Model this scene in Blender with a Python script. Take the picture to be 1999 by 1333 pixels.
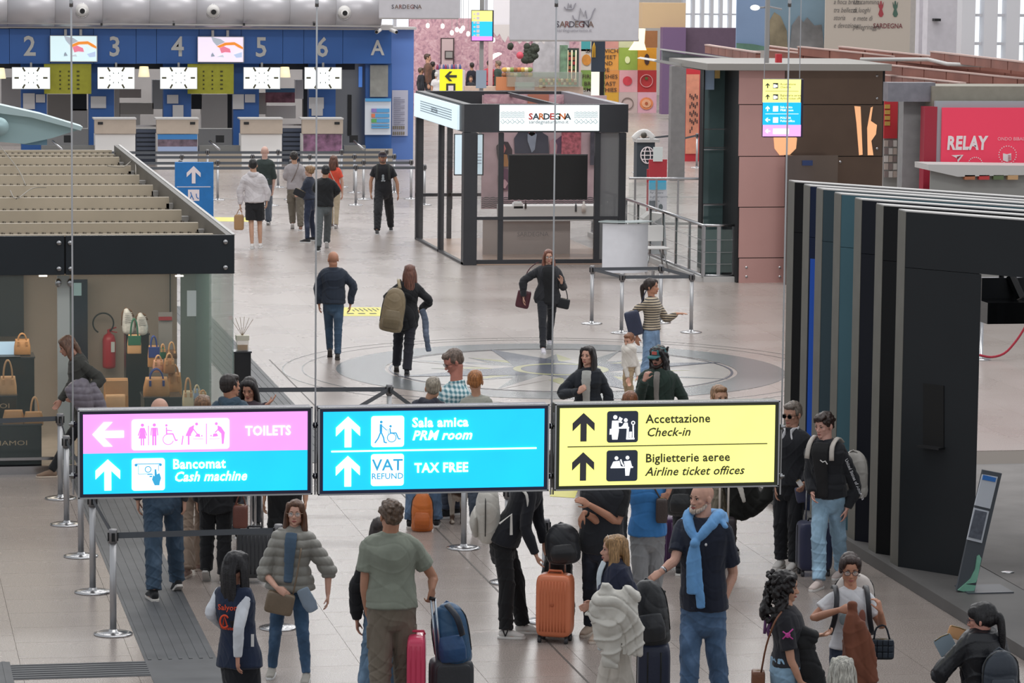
import bpy, bmesh, math, random
import numpy as np
from mathutils import Vector, Matrix
random.seed(7); RNG = np.random.RandomState(11)
for o in list(bpy.data.objects): bpy.data.objects.remove(o)
SC = bpy.context.scene
COL = SC.collection
# ---------------------------------------------------------------- camera
CAM = np.array([0.0, 0.0, 6.6])
FPX, PITCH, YAW, ROLL = 6793.35, 0.1151336, 0.1886778, 0.0103632
_F = np.array([math.sin(YAW), math.cos(YAW), 0.0]); _R = np.array([math.cos(YAW), -math.sin(YAW), 0.0]); _Z = np.array([0, 0, 1.0])
_F2 = _F*math.cos(PITCH)-_Z*math.sin(PITCH); _U2 = _Z*math.cos(PITCH)+_F*math.sin(PITCH)
_r = _R*math.cos(ROLL)+_U2*math.sin(ROLL); _u = _U2*math.cos(ROLL)-_R*math.sin(ROLL)
cd = bpy.data.cameras.new('camera'); cam = bpy.data.objects.new('camera', cd); COL.objects.link(cam)
cam.matrix_world = Matrix(((_r[0], _u[0], -_F2[0], CAM[0]), (_r[1], _u[1], -_F2[1], CAM[1]), (_r[2], _u[2], -_F2[2], CAM[2]), (0, 0, 0, 1)))
cd.sensor_width = 36; cd.lens = FPX*36/1999; cd.clip_start = 0.5; cd.clip_end = 600
SC.camera = cam
# ---------------------------------------------------------------- world (overcast daylight through the hall's glazing and roof lights)
w = bpy.data.worlds.new('overcast'); SC.world = w; w.use_nodes = True
bg = w.node_tree.nodes['Background']; bg.inputs[0].default_value = (0.93, 0.96, 1.0, 1); bg.inputs[1].default_value = 0.66
def area_light(name, loc, rot, sx, sy, power, col=(1, 1, 1)):
    l = bpy.data.lights.new(name, 'AREA'); l.shape = 'RECTANGLE'; l.size = sx; l.size_y = sy; l.energy = power; l.color = col
    o = bpy.data.objects.new(name, l); COL.objects.link(o); o.location = loc; o.rotation_euler = rot; return o
# area lights added overhead as unseen skylights for soft shading, in rows
for k, (y, pw) in enumerate(((33, 560), (48, 800), (63, 1050), (80, 1350), (98, 1650), (122, 2900))):
    area_light('added_skylight_fill', (9 + 0.06*y, y, 14), (0, 0, 0), 18 + .1*y, 2.4, pw*1.35, (1, .975, .95))
SC.view_settings.view_transform = 'Standard'
SC.view_settings.look = 'None'; SC.view_settings.exposure = 0.0; SC.view_settings.gamma = 1.0
SC.view_settings.use_curve_mapping = False
SC.cycles.max_bounces = 6; SC.cycles.transparent_max_bounces = 12; SC.cycles.use_denoising = True
# ---------------------------------------------------------------- geometry of the view: where a ray through the picture meets the hall
def ray(px, py): return _F2 + _r*(px-999.5)/FPX - _u*(py-666.5)/FPX
def fl(px, py, z=0.0):
    d = ray(px, py); t = (z-6.6)/d[2]; return CAM + d*t
def onY(px, py, y):
    d = ray(px, py); return CAM + d*(y/d[1])
def onX(px, py, x):
    d = ray(px, py); return CAM + d*(x/d[0])
def atD(px, py, D):
    d = ray(px, py); return CAM + d*(D/(d @ _F))
# ---------------------------------------------------------------- materials
def lin(c): return c/12.92 if c <= .04045 else ((c+.055)/1.055)**2.4
def rgb(h):
    if isinstance(h, str):
        h = h.lstrip('#'); return tuple(lin(int(h[i:i+2], 16)/255) for i in (0, 2, 4))
    return tuple(h)
MATS = {}
class NT:
    def __init__(s, m): s.m = m; s.t = m.node_tree; s.N = s.t.nodes; s.b = s.N['Principled BSDF']
    def n(s, ty, **kw):
        x = s.N.new(ty)
        for k, v in kw.items():
            if k[0] == '_': x.inputs[int(k[1:])].default_value = v
            else: setattr(x, k, v)
        return x
    def l(s, a, b): s.t.links.new(a, b)
    def ramp(s, fac, stops, interp='LINEAR'):
        r = s.n('ShaderNodeValToRGB'); r.color_ramp.interpolation = interp
        e = r.color_ramp.elements
        while len(e) < len(stops): e.new(0.5)
        for i, (p, c) in enumerate(stops): e[i].position = p; e[i].color = (*rgb(c), 1) if not isinstance(c, float) else (c, c, c, 1)
        s.l(fac, r.inputs[0]); return r
def mat(name, col='#808080', rough=.5, metal=0., bump=0., bscale=40., var=0., vscale=6., emit=0., alpha=1., trans=0., sheen=0., coat=0., sss=0., fn=None, spec=.5, stretch=None):
    if name in MATS: return MATS[name]
    m = bpy.data.materials.new(name); m.use_nodes = True; MATS[name] = m
    t = NT(m); b = t.b; c = (*rgb(col), 1)
    b.inputs['Base Color'].default_value = c; b.inputs['Roughness'].default_value = rough; b.inputs['Metallic'].default_value = metal
    b.inputs['Specular IOR Level'].default_value = spec
    if emit: b.inputs['Emission Color'].default_value = c; b.inputs['Emission Strength'].default_value = emit
    if alpha < 1: b.inputs['Alpha'].default_value = alpha
    if trans: b.inputs['Transmission Weight'].default_value = trans
    if sheen: b.inputs['Sheen Weight'].default_value = sheen
    if coat: b.inputs['Coat Weight'].default_value = coat
    if sss: b.inputs['Subsurface Weight'].default_value = sss; b.inputs['Subsurface Radius'].default_value = (.01, .004, .002)
    tc = t.n('ShaderNodeTexCoord')
    src = tc.outputs['Object']
    if stretch:
        mp = t.n('ShaderNodeMapping'); mp.inputs['Scale'].default_value = stretch; t.l(src, mp.inputs[0]); src = mp.outputs[0]
    if var:
        nz = t.n('ShaderNodeTexNoise'); nz.inputs['Scale'].default_value = vscale; nz.inputs['Detail'].default_value = 4; t.l(src, nz.inputs['Vector'])
        mx = t.n('ShaderNodeMix', data_type='RGBA'); mx.inputs[6].default_value = tuple(x*(1-var) for x in c[:3])+(1,); mx.inputs[7].default_value = tuple(min(1, x*(1+var)) for x in c[:3])+(1,)
        rr = t.ramp(nz.outputs[0], [(.3, 0.0), (.7, 1.0)]); t.l(rr.outputs[0], mx.inputs[0]); t.l(mx.outputs[2], b.inputs['Base Color'])
        if emit: t.l(mx.outputs[2], b.inputs['Emission Color'])
    if bump:
        nb = t.n('ShaderNodeTexNoise'); nb.inputs['Scale'].default_value = bscale; nb.inputs['Detail'].default_value = 3; t.l(src, nb.inputs['Vector'])
        bp = t.n('ShaderNodeBump'); bp.inputs['Strength'].default_value = bump; bp.inputs['Distance'].default_value = .01; t.l(nb.outputs[0], bp.inputs['Height']); t.l(bp.outputs[0], b.inputs['Normal'])
    if fn: fn(t, b, src)
    return m
def emis(name, col, s=1.0, **k): return mat(name, col, rough=.4, emit=s, **k) if s else mat(name, col, rough=.4, **k)
# ---------------------------------------------------------------- meshes
ROOTM = {}
class MB:
    def __init__(s): s.v = []; s.f = []
    def add(s, vs, fs):
        n = len(s.v); s.v.extend(tuple(map(float, v)) for v in vs); s.f.extend(tuple(i+n for i in f) for f in fs); return s
    def box(s, x0, x1, y0, y1, z0, z1):
        v = [(x, y, z) for z in (z0, z1) for y in (y0, y1) for x in (x0, x1)]
        return s.add(v, [(0, 2, 3, 1), (4, 5, 7, 6), (0, 1, 5, 4), (2, 6, 7, 3), (0, 4, 6, 2), (1, 3, 7, 5)])
    def obox(s, c, ax, ay, az):   # centre and three half-axis vectors
        c, ax, ay, az = (np.array(q, float) for q in (c, ax, ay, az))
        v = [c+i*ax+j*ay+k*az for k in (-1, 1) for j in (-1, 1) for i in (-1, 1)]
        return s.add(v, [(0, 2, 3, 1), (4, 5, 7, 6), (0, 1, 5, 4), (2, 6, 7, 3), (0, 4, 6, 2), (1, 3, 7, 5)])
    def prism(s, pts, o, ax, ay, h):   # polygon pts (2D) in plane o+x*ax+y*ay, extruded by vector h
        o, ax, ay, h = (np.array(q, float) for q in (o, ax, ay, h)); n = len(pts)
        a = [o+x*ax+y*ay for x, y in pts]; b = [p+h for p in a]
        return s.add(a+b, [tuple(range(n))[::-1], tuple(range(n, 2*n))]+[(i, (i+1) % n, n+(i+1) % n, n+i) for i in range(n)])
    def quad(s, a, b, c, d): return s.add([a, b, c, d], [(0, 1, 2, 3)])
    def tube(s, pts, r, n=10, cap=True, side=None, rb=None, closed=False):
        pts = [np.array(p, float) for p in pts]; m = len(pts)
        r = [r]*m if np.isscalar(r) else list(r); rb = r if rb is None else ([rb]*m if np.isscalar(rb) else list(rb))
        vs = []; ref = None
        for i, p in enumerate(pts):
            d = pts[min(i+1, m-1)]-pts[max(i-1, 0)] if not closed else pts[(i+1) % m]-pts[i-1]
            d = d/(np.linalg.norm(d)+1e-9)
            sd = np.array(side, float) if side is not None else (ref if ref is not None else (np.array([1, 0, 0]) if abs(d[0]) < .8 else np.array([0, 1, 0])))
            sd = sd-d*(sd @ d); sd /= np.linalg.norm(sd)+1e-9; ref = sd; t = np.cross(d, sd)
            vs += [p+sd*r[i]*math.cos(2*math.pi*k/n)+t*rb[i]*math.sin(2*math.pi*k/n) for k in range(n)]
        fs = [(i*n+k, i*n+(k+1) % n, (i+1)*n+(k+1) % n, (i+1)*n+k) for i in range(m-1) for k in range(n)]
        if closed: fs += [((m-1)*n+k, (m-1)*n+(k+1) % n, (k+1) % n, k) for k in range(n)]
        elif cap: fs += [tuple(range(n))[::-1], tuple(range((m-1)*n, m*n))]
        return s.add(vs, fs)
    def cyl(s, a, b, r, r2=None, n=16): return s.tube([a, b], [r, r if r2 is None else r2], n)
    def ell(s, c, rad, n=10, m=7, R=None):
        c = np.array(c, float); rad = np.array([rad]*3 if np.isscalar(rad) else rad, float); vs = [c+(np.array([0, 0, rad[2]]) if R is None else R @ np.array([0, 0, rad[2]]))]
        for i in range(1, m):
            th = math.pi*i/m
            for k in range(n):
                q = np.array([math.sin(th)*math.cos(2*math.pi*k/n), math.sin(th)*math.sin(2*math.pi*k/n), math.cos(th)])*rad
                vs.append(c+(q if R is None else R @ q))
        q = np.array([0, 0, -rad[2]]); vs.append(c+(q if R is None else R @ q)); L = len(vs)-1
        fs = [(0, 1+k, 1+(k+1) % n) for k in range(n)]
        for i in range(m-2): fs += [(1+i*n+k, 1+(i+1)*n+k, 1+(i+1)*n+(k+1) % n, 1+i*n+(k+1) % n) for k in range(n)]
        fs += [(L, 1+(m-2)*n+(k+1) % n, 1+(m-2)*n+k) for k in range(n)]
        return s.add(vs, fs)
    def lathe(s, prof, o, n=20):   # profile (r, z) about a vertical axis through o
        o = np.array(o, float); vs = [o+np.array([r*math.cos(2*math.pi*k/n), r*math.sin(2*math.pi*k/n), z]) for r, z in prof for k in range(n)]; m = len(prof)
        return s.add(vs, [(i*n+k, i*n+(k+1) % n, (i+1)*n+(k+1) % n, (i+1)*n+k) for i in range(m-1) for k in range(n)]+[tuple(range(n))[::-1], tuple(range((m-1)*n, m*n))])
    def build(s, name, m, parent=None, smooth=False, bevel=0., label=None, cat=None, group=None, kind=None, solid=0.):
        v = s.v
        if parent is not None and parent.name in ROOTM:
            M = np.array(ROOTM[parent.name].inverted()); A = np.array(v); v = (A @ M[:3, :3].T + M[:3, 3]).tolist()
        me = bpy.data.meshes.new(name); me.from_pydata(v, [], s.f); me.update()
        if smooth: me.polygons.foreach_set('use_smooth', [True]*len(me.polygons))
        return link(me, name, m, parent, bevel, label, cat, group, kind, solid)
def link(me, name, m, parent=None, bevel=0., label=None, cat=None, group=None, kind=None, solid=0.):
    o = bpy.data.objects.new(name, me); COL.objects.link(o)
    if m is not None and not me.materials: me.materials.append(m)
    if parent is not None:
        o.parent = parent
        if parent.name in ROOTM: ROOTM[o.name] = ROOTM[parent.name]
    if solid: q = o.modifiers.new('solid', 'SOLIDIFY'); q.thickness = solid; q.offset = 0
    if bevel: q = o.modifiers.new('bevel', 'BEVEL'); q.width = bevel; q.segments = 2; q.limit_method = 'ANGLE'
    tag(o, label, cat, group, kind); return o
def tag(o, label=None, cat=None, group=None, kind=None):
    for k, v in (('label', label), ('category', cat), ('group', group), ('kind', kind)):
        if v: o[k] = v
    return o
def thing(name, label, cat, loc=(0, 0, 0), rz=0., group=None, kind=None):
    o = bpy.data.objects.new(name, None); COL.objects.link(o); o.empty_display_size = .1
    o.location = tuple(map(float, loc)); o.rotation_euler = (0, 0, rz)
    ROOTM[o.name] = Matrix.Translation(tuple(map(float, loc))) @ Matrix.Rotation(rz, 4, 'Z')
    return tag(o, label, cat, group, kind)
def dup(root, loc, rz=0., label=None, group=None):
    ch = {}
    for o in root.children_recursive: ch.setdefault(o.parent.name, []).append(o)
    def cp(o, par):
        c = o.copy(); COL.objects.link(c); c.parent = par
        for k in ch.get(o.name, []): cp(k, c)
        return c
    r = cp(root, None); r.location = tuple(map(float, loc)); r.rotation_euler = (0, 0, rz)
    if label: r['label'] = label
    if group: r['group'] = group
    return r
_fonts = {}
def text(s, m, o, ax, ay, size, parent=None, name='lettering', align='LEFT', bold=0., shear=0., depth=.004, sx=1., label=None, valign='BOTTOM_BASELINE'):
    """flat lettering: o is the baseline start (or centre), ax/ay are unit vectors of the writing plane"""
    cu = bpy.data.curves.new(name, 'FONT'); cu.body = s; cu.size = 1; cu.align_x = align; cu.align_y = valign; cu.offset = bold; cu.space_character = 1+bold*2.0; cu.shear = shear; cu.extrude = 0; cu.resolution_u = 2
    to = bpy.data.objects.new(name, cu); me = bpy.data.meshes.new_from_object(to); bpy.data.objects.remove(to); bpy.data.curves.remove(cu)
    n = len(me.vertices); co = np.empty(n*3); me.vertices.foreach_get('co', co); co = co.reshape(-1, 3)
    ax, ay, o = (np.array(q, float) for q in (ax, ay, o)); nz = np.cross(ax, ay); nz /= np.linalg.norm(nz)
    W = o+co[:, :1]*ax*size*sx+co[:, 1:2]*ay*size+nz*depth
    if parent is not None and parent.name in ROOTM:
        M = np.array(ROOTM[parent.name].inverted()); W = W @ M[:3, :3].T+M[:3, 3]
    me.vertices.foreach_set('co', W.ravel()); me.name = name; me.update()
    me.materials.clear(); me.materials.append(m)
    return link(me, name, m, parent, label=label)
X, Y, Z = np.array([1., 0, 0]), np.array([0, 1., 0]), np.array([0, 0, 1.])
# ================================================================ PEOPLE
PEND = []   # meshes waiting for their modifiers to be evaluated in one go
def catmull(P, k=3):
    P = [np.array(p, float) for p in P]; out = []
    for i in range(len(P)-1):
        a, b, c, d = P[max(i-1, 0)], P[i], P[i+1], P[min(i+2, len(P)-1)]
        for j in range(k):
            t = j/k; out.append(.5*((2*b)+(-a+c)*t+(2*a-5*b+4*c-d)*t*t+(-a+3*b-3*c+d)*t**3))
    out.append(P[-1]); return out
def limb(mb, P, ra, rb=None, side=None, k=3, n=12, capa=.6, capb=.6):
    """smooth closed tapered tube with rounded ends"""
    rb = ra if rb is None else rb; q = catmull([np.concatenate([p, [a, b]]) for p, a, b in zip(P, ra, rb)], k)
    pts = [x[:3] for x in q]; A = [max(.003, x[3]) for x in q]; B = [max(.003, x[4]) for x in q]
    d0 = pts[0]-pts[1]; d0 = d0/(np.linalg.norm(d0)+1e-9); d1 = pts[-1]-pts[-2]; d1 = d1/(np.linalg.norm(d1)+1e-9)
    if capa: 
        for f, s_ in ((capa*.6, .8), (capa, .3)): pts.insert(0, pts[0] if False else (q[0][:3]+d0*min(A[0] if s_ == .8 else q[0][3], q[0][4])*f)); A.insert(0, q[0][3]*s_); B.insert(0, q[0][4]*s_)
    if capb:
        for f, s_ in ((capb*.6, .8), (capb, .3)): pts.append(q[-1][:3]+d1*min(q[-1][3], q[-1][4])*f); A.append(q[-1][3]*s_); B.append(q[-1][4]*s_)
    mb.tube(pts, A, n, True, side, B)
def pend(mb, name, m, parent, voxel, smooth=2, dec=0, fold=None, label=None, strand=None):
    me = bpy.data.meshes.new(name); 
    M = ROOTM[parent.name].translation; v = (np.array(mb.v)-np.array(M)).tolist()
    me.from_pydata(v, [], mb.f); me.update()
    o = bpy.data.objects.new(name, me); COL.objects.link(o)
    r = o.modifiers.new('r', 'REMESH'); r.mode = 'VOXEL'; r.voxel_size = voxel; r.use_smooth_shade = True
    if smooth: s = o.modifiers.new('s', 'SMOOTH'); s.iterations = smooth; s.factor = .5
    if dec: d = o.modifiers.new('d', 'DECIMATE'); d.ratio = dec
    PEND.append((o, name, m, parent, fold, label)); return o
def finish_people():
    dg = bpy.context.evaluated_depsgraph_get(); dg.update()
    rs = np.random.RandomState(5)
    for o, name, m, parent, fold, label in PEND:
        me = bpy.data.meshes.new_from_object(o.evaluated_get(dg), depsgraph=dg)
        me.name = name; n = len(me.vertices)
        if fold and n:
            co = np.empty(n*3, np.float32); me.vertices.foreach_get('co', co); co = co.reshape(-1, 3)
            no = np.empty(n*3, np.float32); me.vertex_normals.foreach_get('vector', no); no = no.reshape(-1, 3)
            kind, amp = fold[0], fold[1]; ph = rs.rand(8)*6.28
            x, y, z = co[:, 0], co[:, 1], co[:, 2]
            wob = np.sin(x*13+ph[0])*.8+np.sin(y*15+ph[1])*.8+np.sin(z*9+ph[2])*.9
            if kind == 'cloth': d = amp*(.6*np.sin(z*17+x*14+wob*2.3+ph[3])+.9*((1-np.abs(np.sin(x*13-z*15+y*7+wob*1.5+ph[4])))**3-.25)-.9*((1-np.abs(np.sin(x*15+z*18-y*9+wob*1.9+ph[5])))**4-.2))
            elif kind == 'leg': g_ = .45+.55*np.exp(-((z-.48)/.14)**2)+.6*np.exp(-((z-.14)/.12)**2)+.3*np.exp(-((z-.85)/.12)**2); d = amp*g_*(1.1*((1-np.abs(np.sin(z*24+x*19+y*12+wob*1.6+ph[3])))**3-.25)-.9*((1-np.abs(np.sin(z*21-x*23+y*15+wob*1.8+ph[4])))**3-.25)+.3*np.sin(x*20+y*17+ph[5]))
            elif kind == 'puff': t = z/fold[2]+.06*wob; d = amp*(np.abs(np.sin(math.pi*t))**.6-.6)+.003*np.sin(x*60+wob*3)*1.0
            elif kind == 'hair': d = amp*(np.sin(x*150+wob*3+z*12+ph[3])*.6+np.sin(y*140+wob*2.5+ph[4])*.6)
            elif kind == 'curl': d = amp*(np.sin(x*95+wob*3)*np.sin(z*90+wob*2+ph[3])+np.sin(y*100+ph[4]+wob)*np.sin(z*70+x*60))
            elif kind == 'knit': d = amp*np.sin(z*fold[2])
            co += no*d[:, None].astype(np.float32); me.vertices.foreach_set('co', co.ravel()); me.update()
        me.materials.clear(); me.materials.append(m)
        old = o.data; bpy.data.objects.remove(o); bpy.data.meshes.remove(old)
        q = bpy.data.objects.new(name, me); COL.objects.link(q); q.parent = parent
        if label: q['label'] = label
    PEND.clear()

STICK = []
def stick_all():
    """lay prints and lettering onto the cloth they belong to"""
    from mathutils.bvhtree import BVHTree
    for o, root, part, off in STICK:
        tg = [c for c in root.children if c.name.split('.')[0] in part]
        vs, ps = [], []
        for t in tg: n0 = len(vs); vs += [v.co.copy() for v in t.data.vertices]; ps += [tuple(i+n0 for i in p.vertices) for p in t.data.polygons]
        if not ps: continue
        bv = BVHTree.FromPolygons(vs, ps); d = Vector(tuple(_F))
        for v in o.data.vertices:
            h = bv.ray_cast(v.co-d*.6, d)
            if h[0] is not None: v.co = h[0]-d*off
def fabric(col, kind='cloth'):
    nm = 'fabric_%s_%s' % (kind, col.strip('#'))
    if kind == 'denim':
        def fn(t, b, src):
            nz = t.n('ShaderNodeTexNoise'); nz.inputs['Scale'].default_value = 5; nz.inputs['Detail'].default_value = 6; t.l(src, nz.inputs[0])
            c = np.array(rgb(col)); c = c*.82+c.mean()*.18; r = t.ramp(nz.outputs[0], [(.33, tuple(c*.8)), (.52, tuple(c*1.08)), (.70, tuple(np.minimum(c*1.7+.03, 1)))]); t.l(r.outputs[0], b.inputs[0])
        return mat(nm, col, .85, bump=.25, bscale=300, fn=fn, sheen=.1)
    if kind == 'leather': return mat(nm, col, .38, bump=.2, bscale=60, var=.12)
    if kind == 'nylon': return mat(nm, col, .42, bump=.15, bscale=50, var=.1, sheen=.2)
    if kind == 'stripe':
        def fn(t, b, src):
            wv = t.n('ShaderNodeTexWave', wave_type='BANDS', bands_direction='Z', wave_profile='SIN'); wv.inputs['Scale'].default_value = 8.6; wv.inputs['Distortion'].default_value = .3; t.l(src, wv.inputs[0])
            r = t.ramp(wv.outputs[0], [(.62, col), (.70, '#2e2c30')]); t.l(r.outputs[0], b.inputs[0])
        return mat(nm, col, .9, fn=fn, sheen=.2)
    if kind == 'plaid':
        def fn(t, b, src):
            outs = []
            for ax, sc in (('X', 7.), ('Z', 6.)):
                wv = t.n('ShaderNodeTexWave', wave_type='BANDS', bands_direction=ax); wv.inputs['Scale'].default_value = sc; t.l(src, wv.inputs[0]); outs.append(wv.outputs[0])
            mx = t.n('ShaderNodeMath', operation='ADD'); t.l(outs[0], mx.inputs[0]); t.l(outs[1], mx.inputs[1])
            m2 = t.n('ShaderNodeMath', operation='MULTIPLY', _1=.5); t.l(mx.outputs[0], m2.inputs[0])
            r = t.ramp(m2.outputs[0], [(.1, '#4f7f8c'), (.4, '#86adb6'), (.62, '#c9dcdd'), (.9, '#e6eeee')]); t.l(r.outputs[0], b.inputs[0])
        return mat(nm, col, .85, fn=fn)
    return mat(nm, col, .88, bump=.18, bscale=220, var=.10, vscale=9, sheen=.15)
def skin(c): return mat('skin_'+c.strip('#'), c, .5, var=.06, vscale=18, sss=.08)
def hairm(c):
    def fn(t, b, src):
        nz = t.n('ShaderNodeTexNoise'); nz.inputs['Scale'].default_value = 30; nz.inputs['Detail'].default_value = 5
        mp = t.n('ShaderNodeMapping'); mp.inputs['Scale'].default_value = (3, 3, .35); t.l(src, mp.inputs[0]); t.l(mp.outputs[0], nz.inputs[0])
        k = np.array(rgb(c)); r = t.ramp(nz.outputs[0], [(.3, tuple(k*.45)), (.52, tuple(k)), (.72, tuple(np.minimum(k*1.9+.01, 1)))]); t.l(r.outputs[0], b.inputs[0])
    return mat('hair_'+c.strip('#'), c, .42, fn=fn, bump=.3, bscale=90)

def unit(v): v = np.array(v, float); return v/(np.linalg.norm(v)+1e-9)
def hand(mb, wr, d, pn, h, side, curl=.5, vox=.006, spread=.1):
    """palm, four fingers of unequal length and a thumb from the side of the palm. d: direction of the hand, pn: where the palm faces, side: towards the thumb"""
    d = unit(d); pn = unit(np.array(pn)-d*(np.array(pn) @ d)); lat = unit(np.cross(d, pn));
    if lat @ side < 0: lat = -lat
    k = h/1.75; r0 = max(.0082*k, vox*.95)
    pl = .088*k
    limb(mb, [wr, wr+d*pl*.35, wr+d*pl*.75, wr+d*pl], [.026*k, .036*k, .041*k, .038*k], [.019*k, .016*k, .014*k, .012*k], side=lat, k=2, n=10)
    for i, (L, off) in enumerate(((.072, .03), (.080, .0105), (.074, -.009), (.058, -.0275))):
        b = wr+d*pl*(.93 if i != 3 else .86)+lat*off*k; dd = unit(d+lat*off*spread*12); P = [b-dd*.02, b]; a = curl*.55+.06*i*curl
        for j, fr in enumerate((.45, .32, .23)):
            a2 = a*(j+1)*.9 if j else a*.75
            P.append(P[-1]+(dd*math.cos(a2)+pn*math.sin(a2))*L*k*fr)
        limb(mb, P, [r0, r0*1.03, r0, r0*.92, r0*.8], k=1, n=7)
    tb = wr+d*pl*.25+lat*.026*k
    td = unit(d*.75+lat*.6+pn*.35); t2 = unit(d*.9+lat*.12+pn*.55*(curl+.3))
    limb(mb, [tb-td*.015, tb, tb+td*.034*k, tb+td*.034*k+t2*.03*k, tb+td*.034*k+t2*.054*k], [r0*1.3, r0*1.35, r0*1.15, r0*1.05, r0*.85], k=1, n=7)

def rotm(axis, a):
    return np.array(Matrix.Rotation(a, 3, Vector(axis)))
def head_prims(mb, c, Rh, s, fem, bald=False, ears=True):
    """skull, jaw, nose, brow, cheeks, chin, lips and ears; face looks along -Y of the head frame"""
    def P(x, y, z): return c+Rh @ (np.array([x, y, z])*s)
    def E(x, y, z, a, b, h, R=None): mb.ell(P(x, y, z), np.array([a, b, h])*s, 14, 10, Rh if R is None else Rh @ R)
    E(0, .012, .028, .075, .094, .086)          # cranium
    E(0, -.030, .02, .062, .058, .07)           # forehead
    E(0, -.028, -.035, .056, .056, .068 if fem else .070)   # face
    E(0, -.035, -.070, .040 if fem else .047, .046, .034)  # jaw
    E(0, -.072, -.092, .018 if fem else .024, .018, .016)  # chin
    for q in (-1, 1):
        E(q*.036, -.055, -.022, .022, .022, .018)   # cheekbone
        E(q*.026, -.076, .016, .022, .010, .007)    # brow
        E(q*.040, -.012, -.060, .018, .040, .030)   # jaw angle
        if ears: E(q*.078, .006, -.012, .009, .018, .030, rotm((0, 0, 1), -q*.35)); E(q*.074, .002, -.03, .007, .010, .014)
        E(q*.011, -.094, -.036, .009, .010, .008)   # nostril wing
        E(q*.027, -.068, -.001, .013, .012, .010)   # eyelids
    limb(mb, [P(0, -.074, .012), P(0, -.088, -.012), P(0, -.104, -.030), P(0, -.096, -.040)], [.008*s, .009*s, .0115*s, .008*s], k=2, n=8)
    E(0, -.084, -.060, .020, .010, .005); E(0, -.082, -.070, .018, .010, .006)
def face_parts(parent, c, Rh, s, fem, eyec='#3a281c', browc='#2c2018', lipc='#a8605a', glasses=None, shades=False, beard=None, eyes=True, hair_c=None):
    def P(x, y, z): return c+Rh @ (np.array([x, y, z])*s)
    if eyes:
        for q in (-1, 1):
            mb = MB(); mb.ell(P(q*.027, -.0725, -.001), np.array([.0125, .009, .0068])*s, 10, 6, Rh); e = mb.build('eye', mat('eye_white', '#d8d2cb', .25), parent, True)
            mb = MB(); mb.ell(P(q*.027, -.0795, -.001), np.array([.0062, .0035, .0060])*s, 8, 5, Rh); mb.build('iris', mat('iris_'+eyec.strip('#'), eyec, .2), e, True)
            mb = MB(); limb(mb, [P(q*.013, -.084, .016), P(q*.027, -.084, .022), P(q*.042, -.074, .017)], [.003*s, .0038*s, .002*s], k=2, n=6); mb.build('eyebrow', hairm(browc), parent, True)
            mb = MB(); limb(mb, [P(q*.014, -.0795, .003), P(q*.027, -.0835, .0075), P(q*.041, -.074, .002)], [.0016*s]*3, k=2, n=5); mb.build('eyelashes', mat('lash', '#1c1512', .6), parent, True)
    mb = MB(); limb(mb, [P(-.021, -.086, -.0645), P(-.008, -.0945, -.0615), P(0, -.0945, -.0625), P(.008, -.0945, -.0615), P(.021, -.086, -.0645)], [.002*s, .0045*s, .004*s, .0045*s, .002*s], k=2, n=8)
    limb(mb, [P(-.017, -.0865, -.067), P(0, -.0935, -.0705), P(.017, -.0865, -.067)], [.002*s, .0052*s, .002*s], k=2, n=8); mb.build('lips', mat('lip_'+lipc.strip('#'), lipc, .4), parent, True)
    if glasses:
        mb = MB(); gm = mat('glasses_frame_'+glasses.strip('#'), glasses, .3, .3)
        for q in (-1, 1):
            pts = [P(q*.031+.023*math.cos(a), -.093, -.003+.019*math.sin(a)) for a in np.linspace(0, 2*math.pi, 15)[:-1]]
            mb.tube(pts, .0018*s, 6, closed=True)
            mb.tube([P(q*.054, -.09, .003), P(q*.078, -.05, .004), P(q*.082, .0, .0)], .0018*s, 6)
        mb.tube([P(-.009, -.094, .0), P(0, -.097, .002), P(.009, -.094, .0)], .0018*s, 6)
        g = mb.build('glasses', gm, parent, True)
        for q in (-1, 1):
            mb = MB(); mb.prism([(.022*math.cos(a), .018*math.sin(a)) for a in np.linspace(0, 2*math.pi, 13)[:-1]], P(q*.031, -.093, -.003), Rh[:, 0]*s, Rh[:, 2]*s, Rh[:, 1]*.001)
            mb.build('lens', mat('dark_lens', '#0c0c0e', .1) if shades else mat('clear_lens', '#e8eef0', .05, alpha=.18), g)

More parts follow.
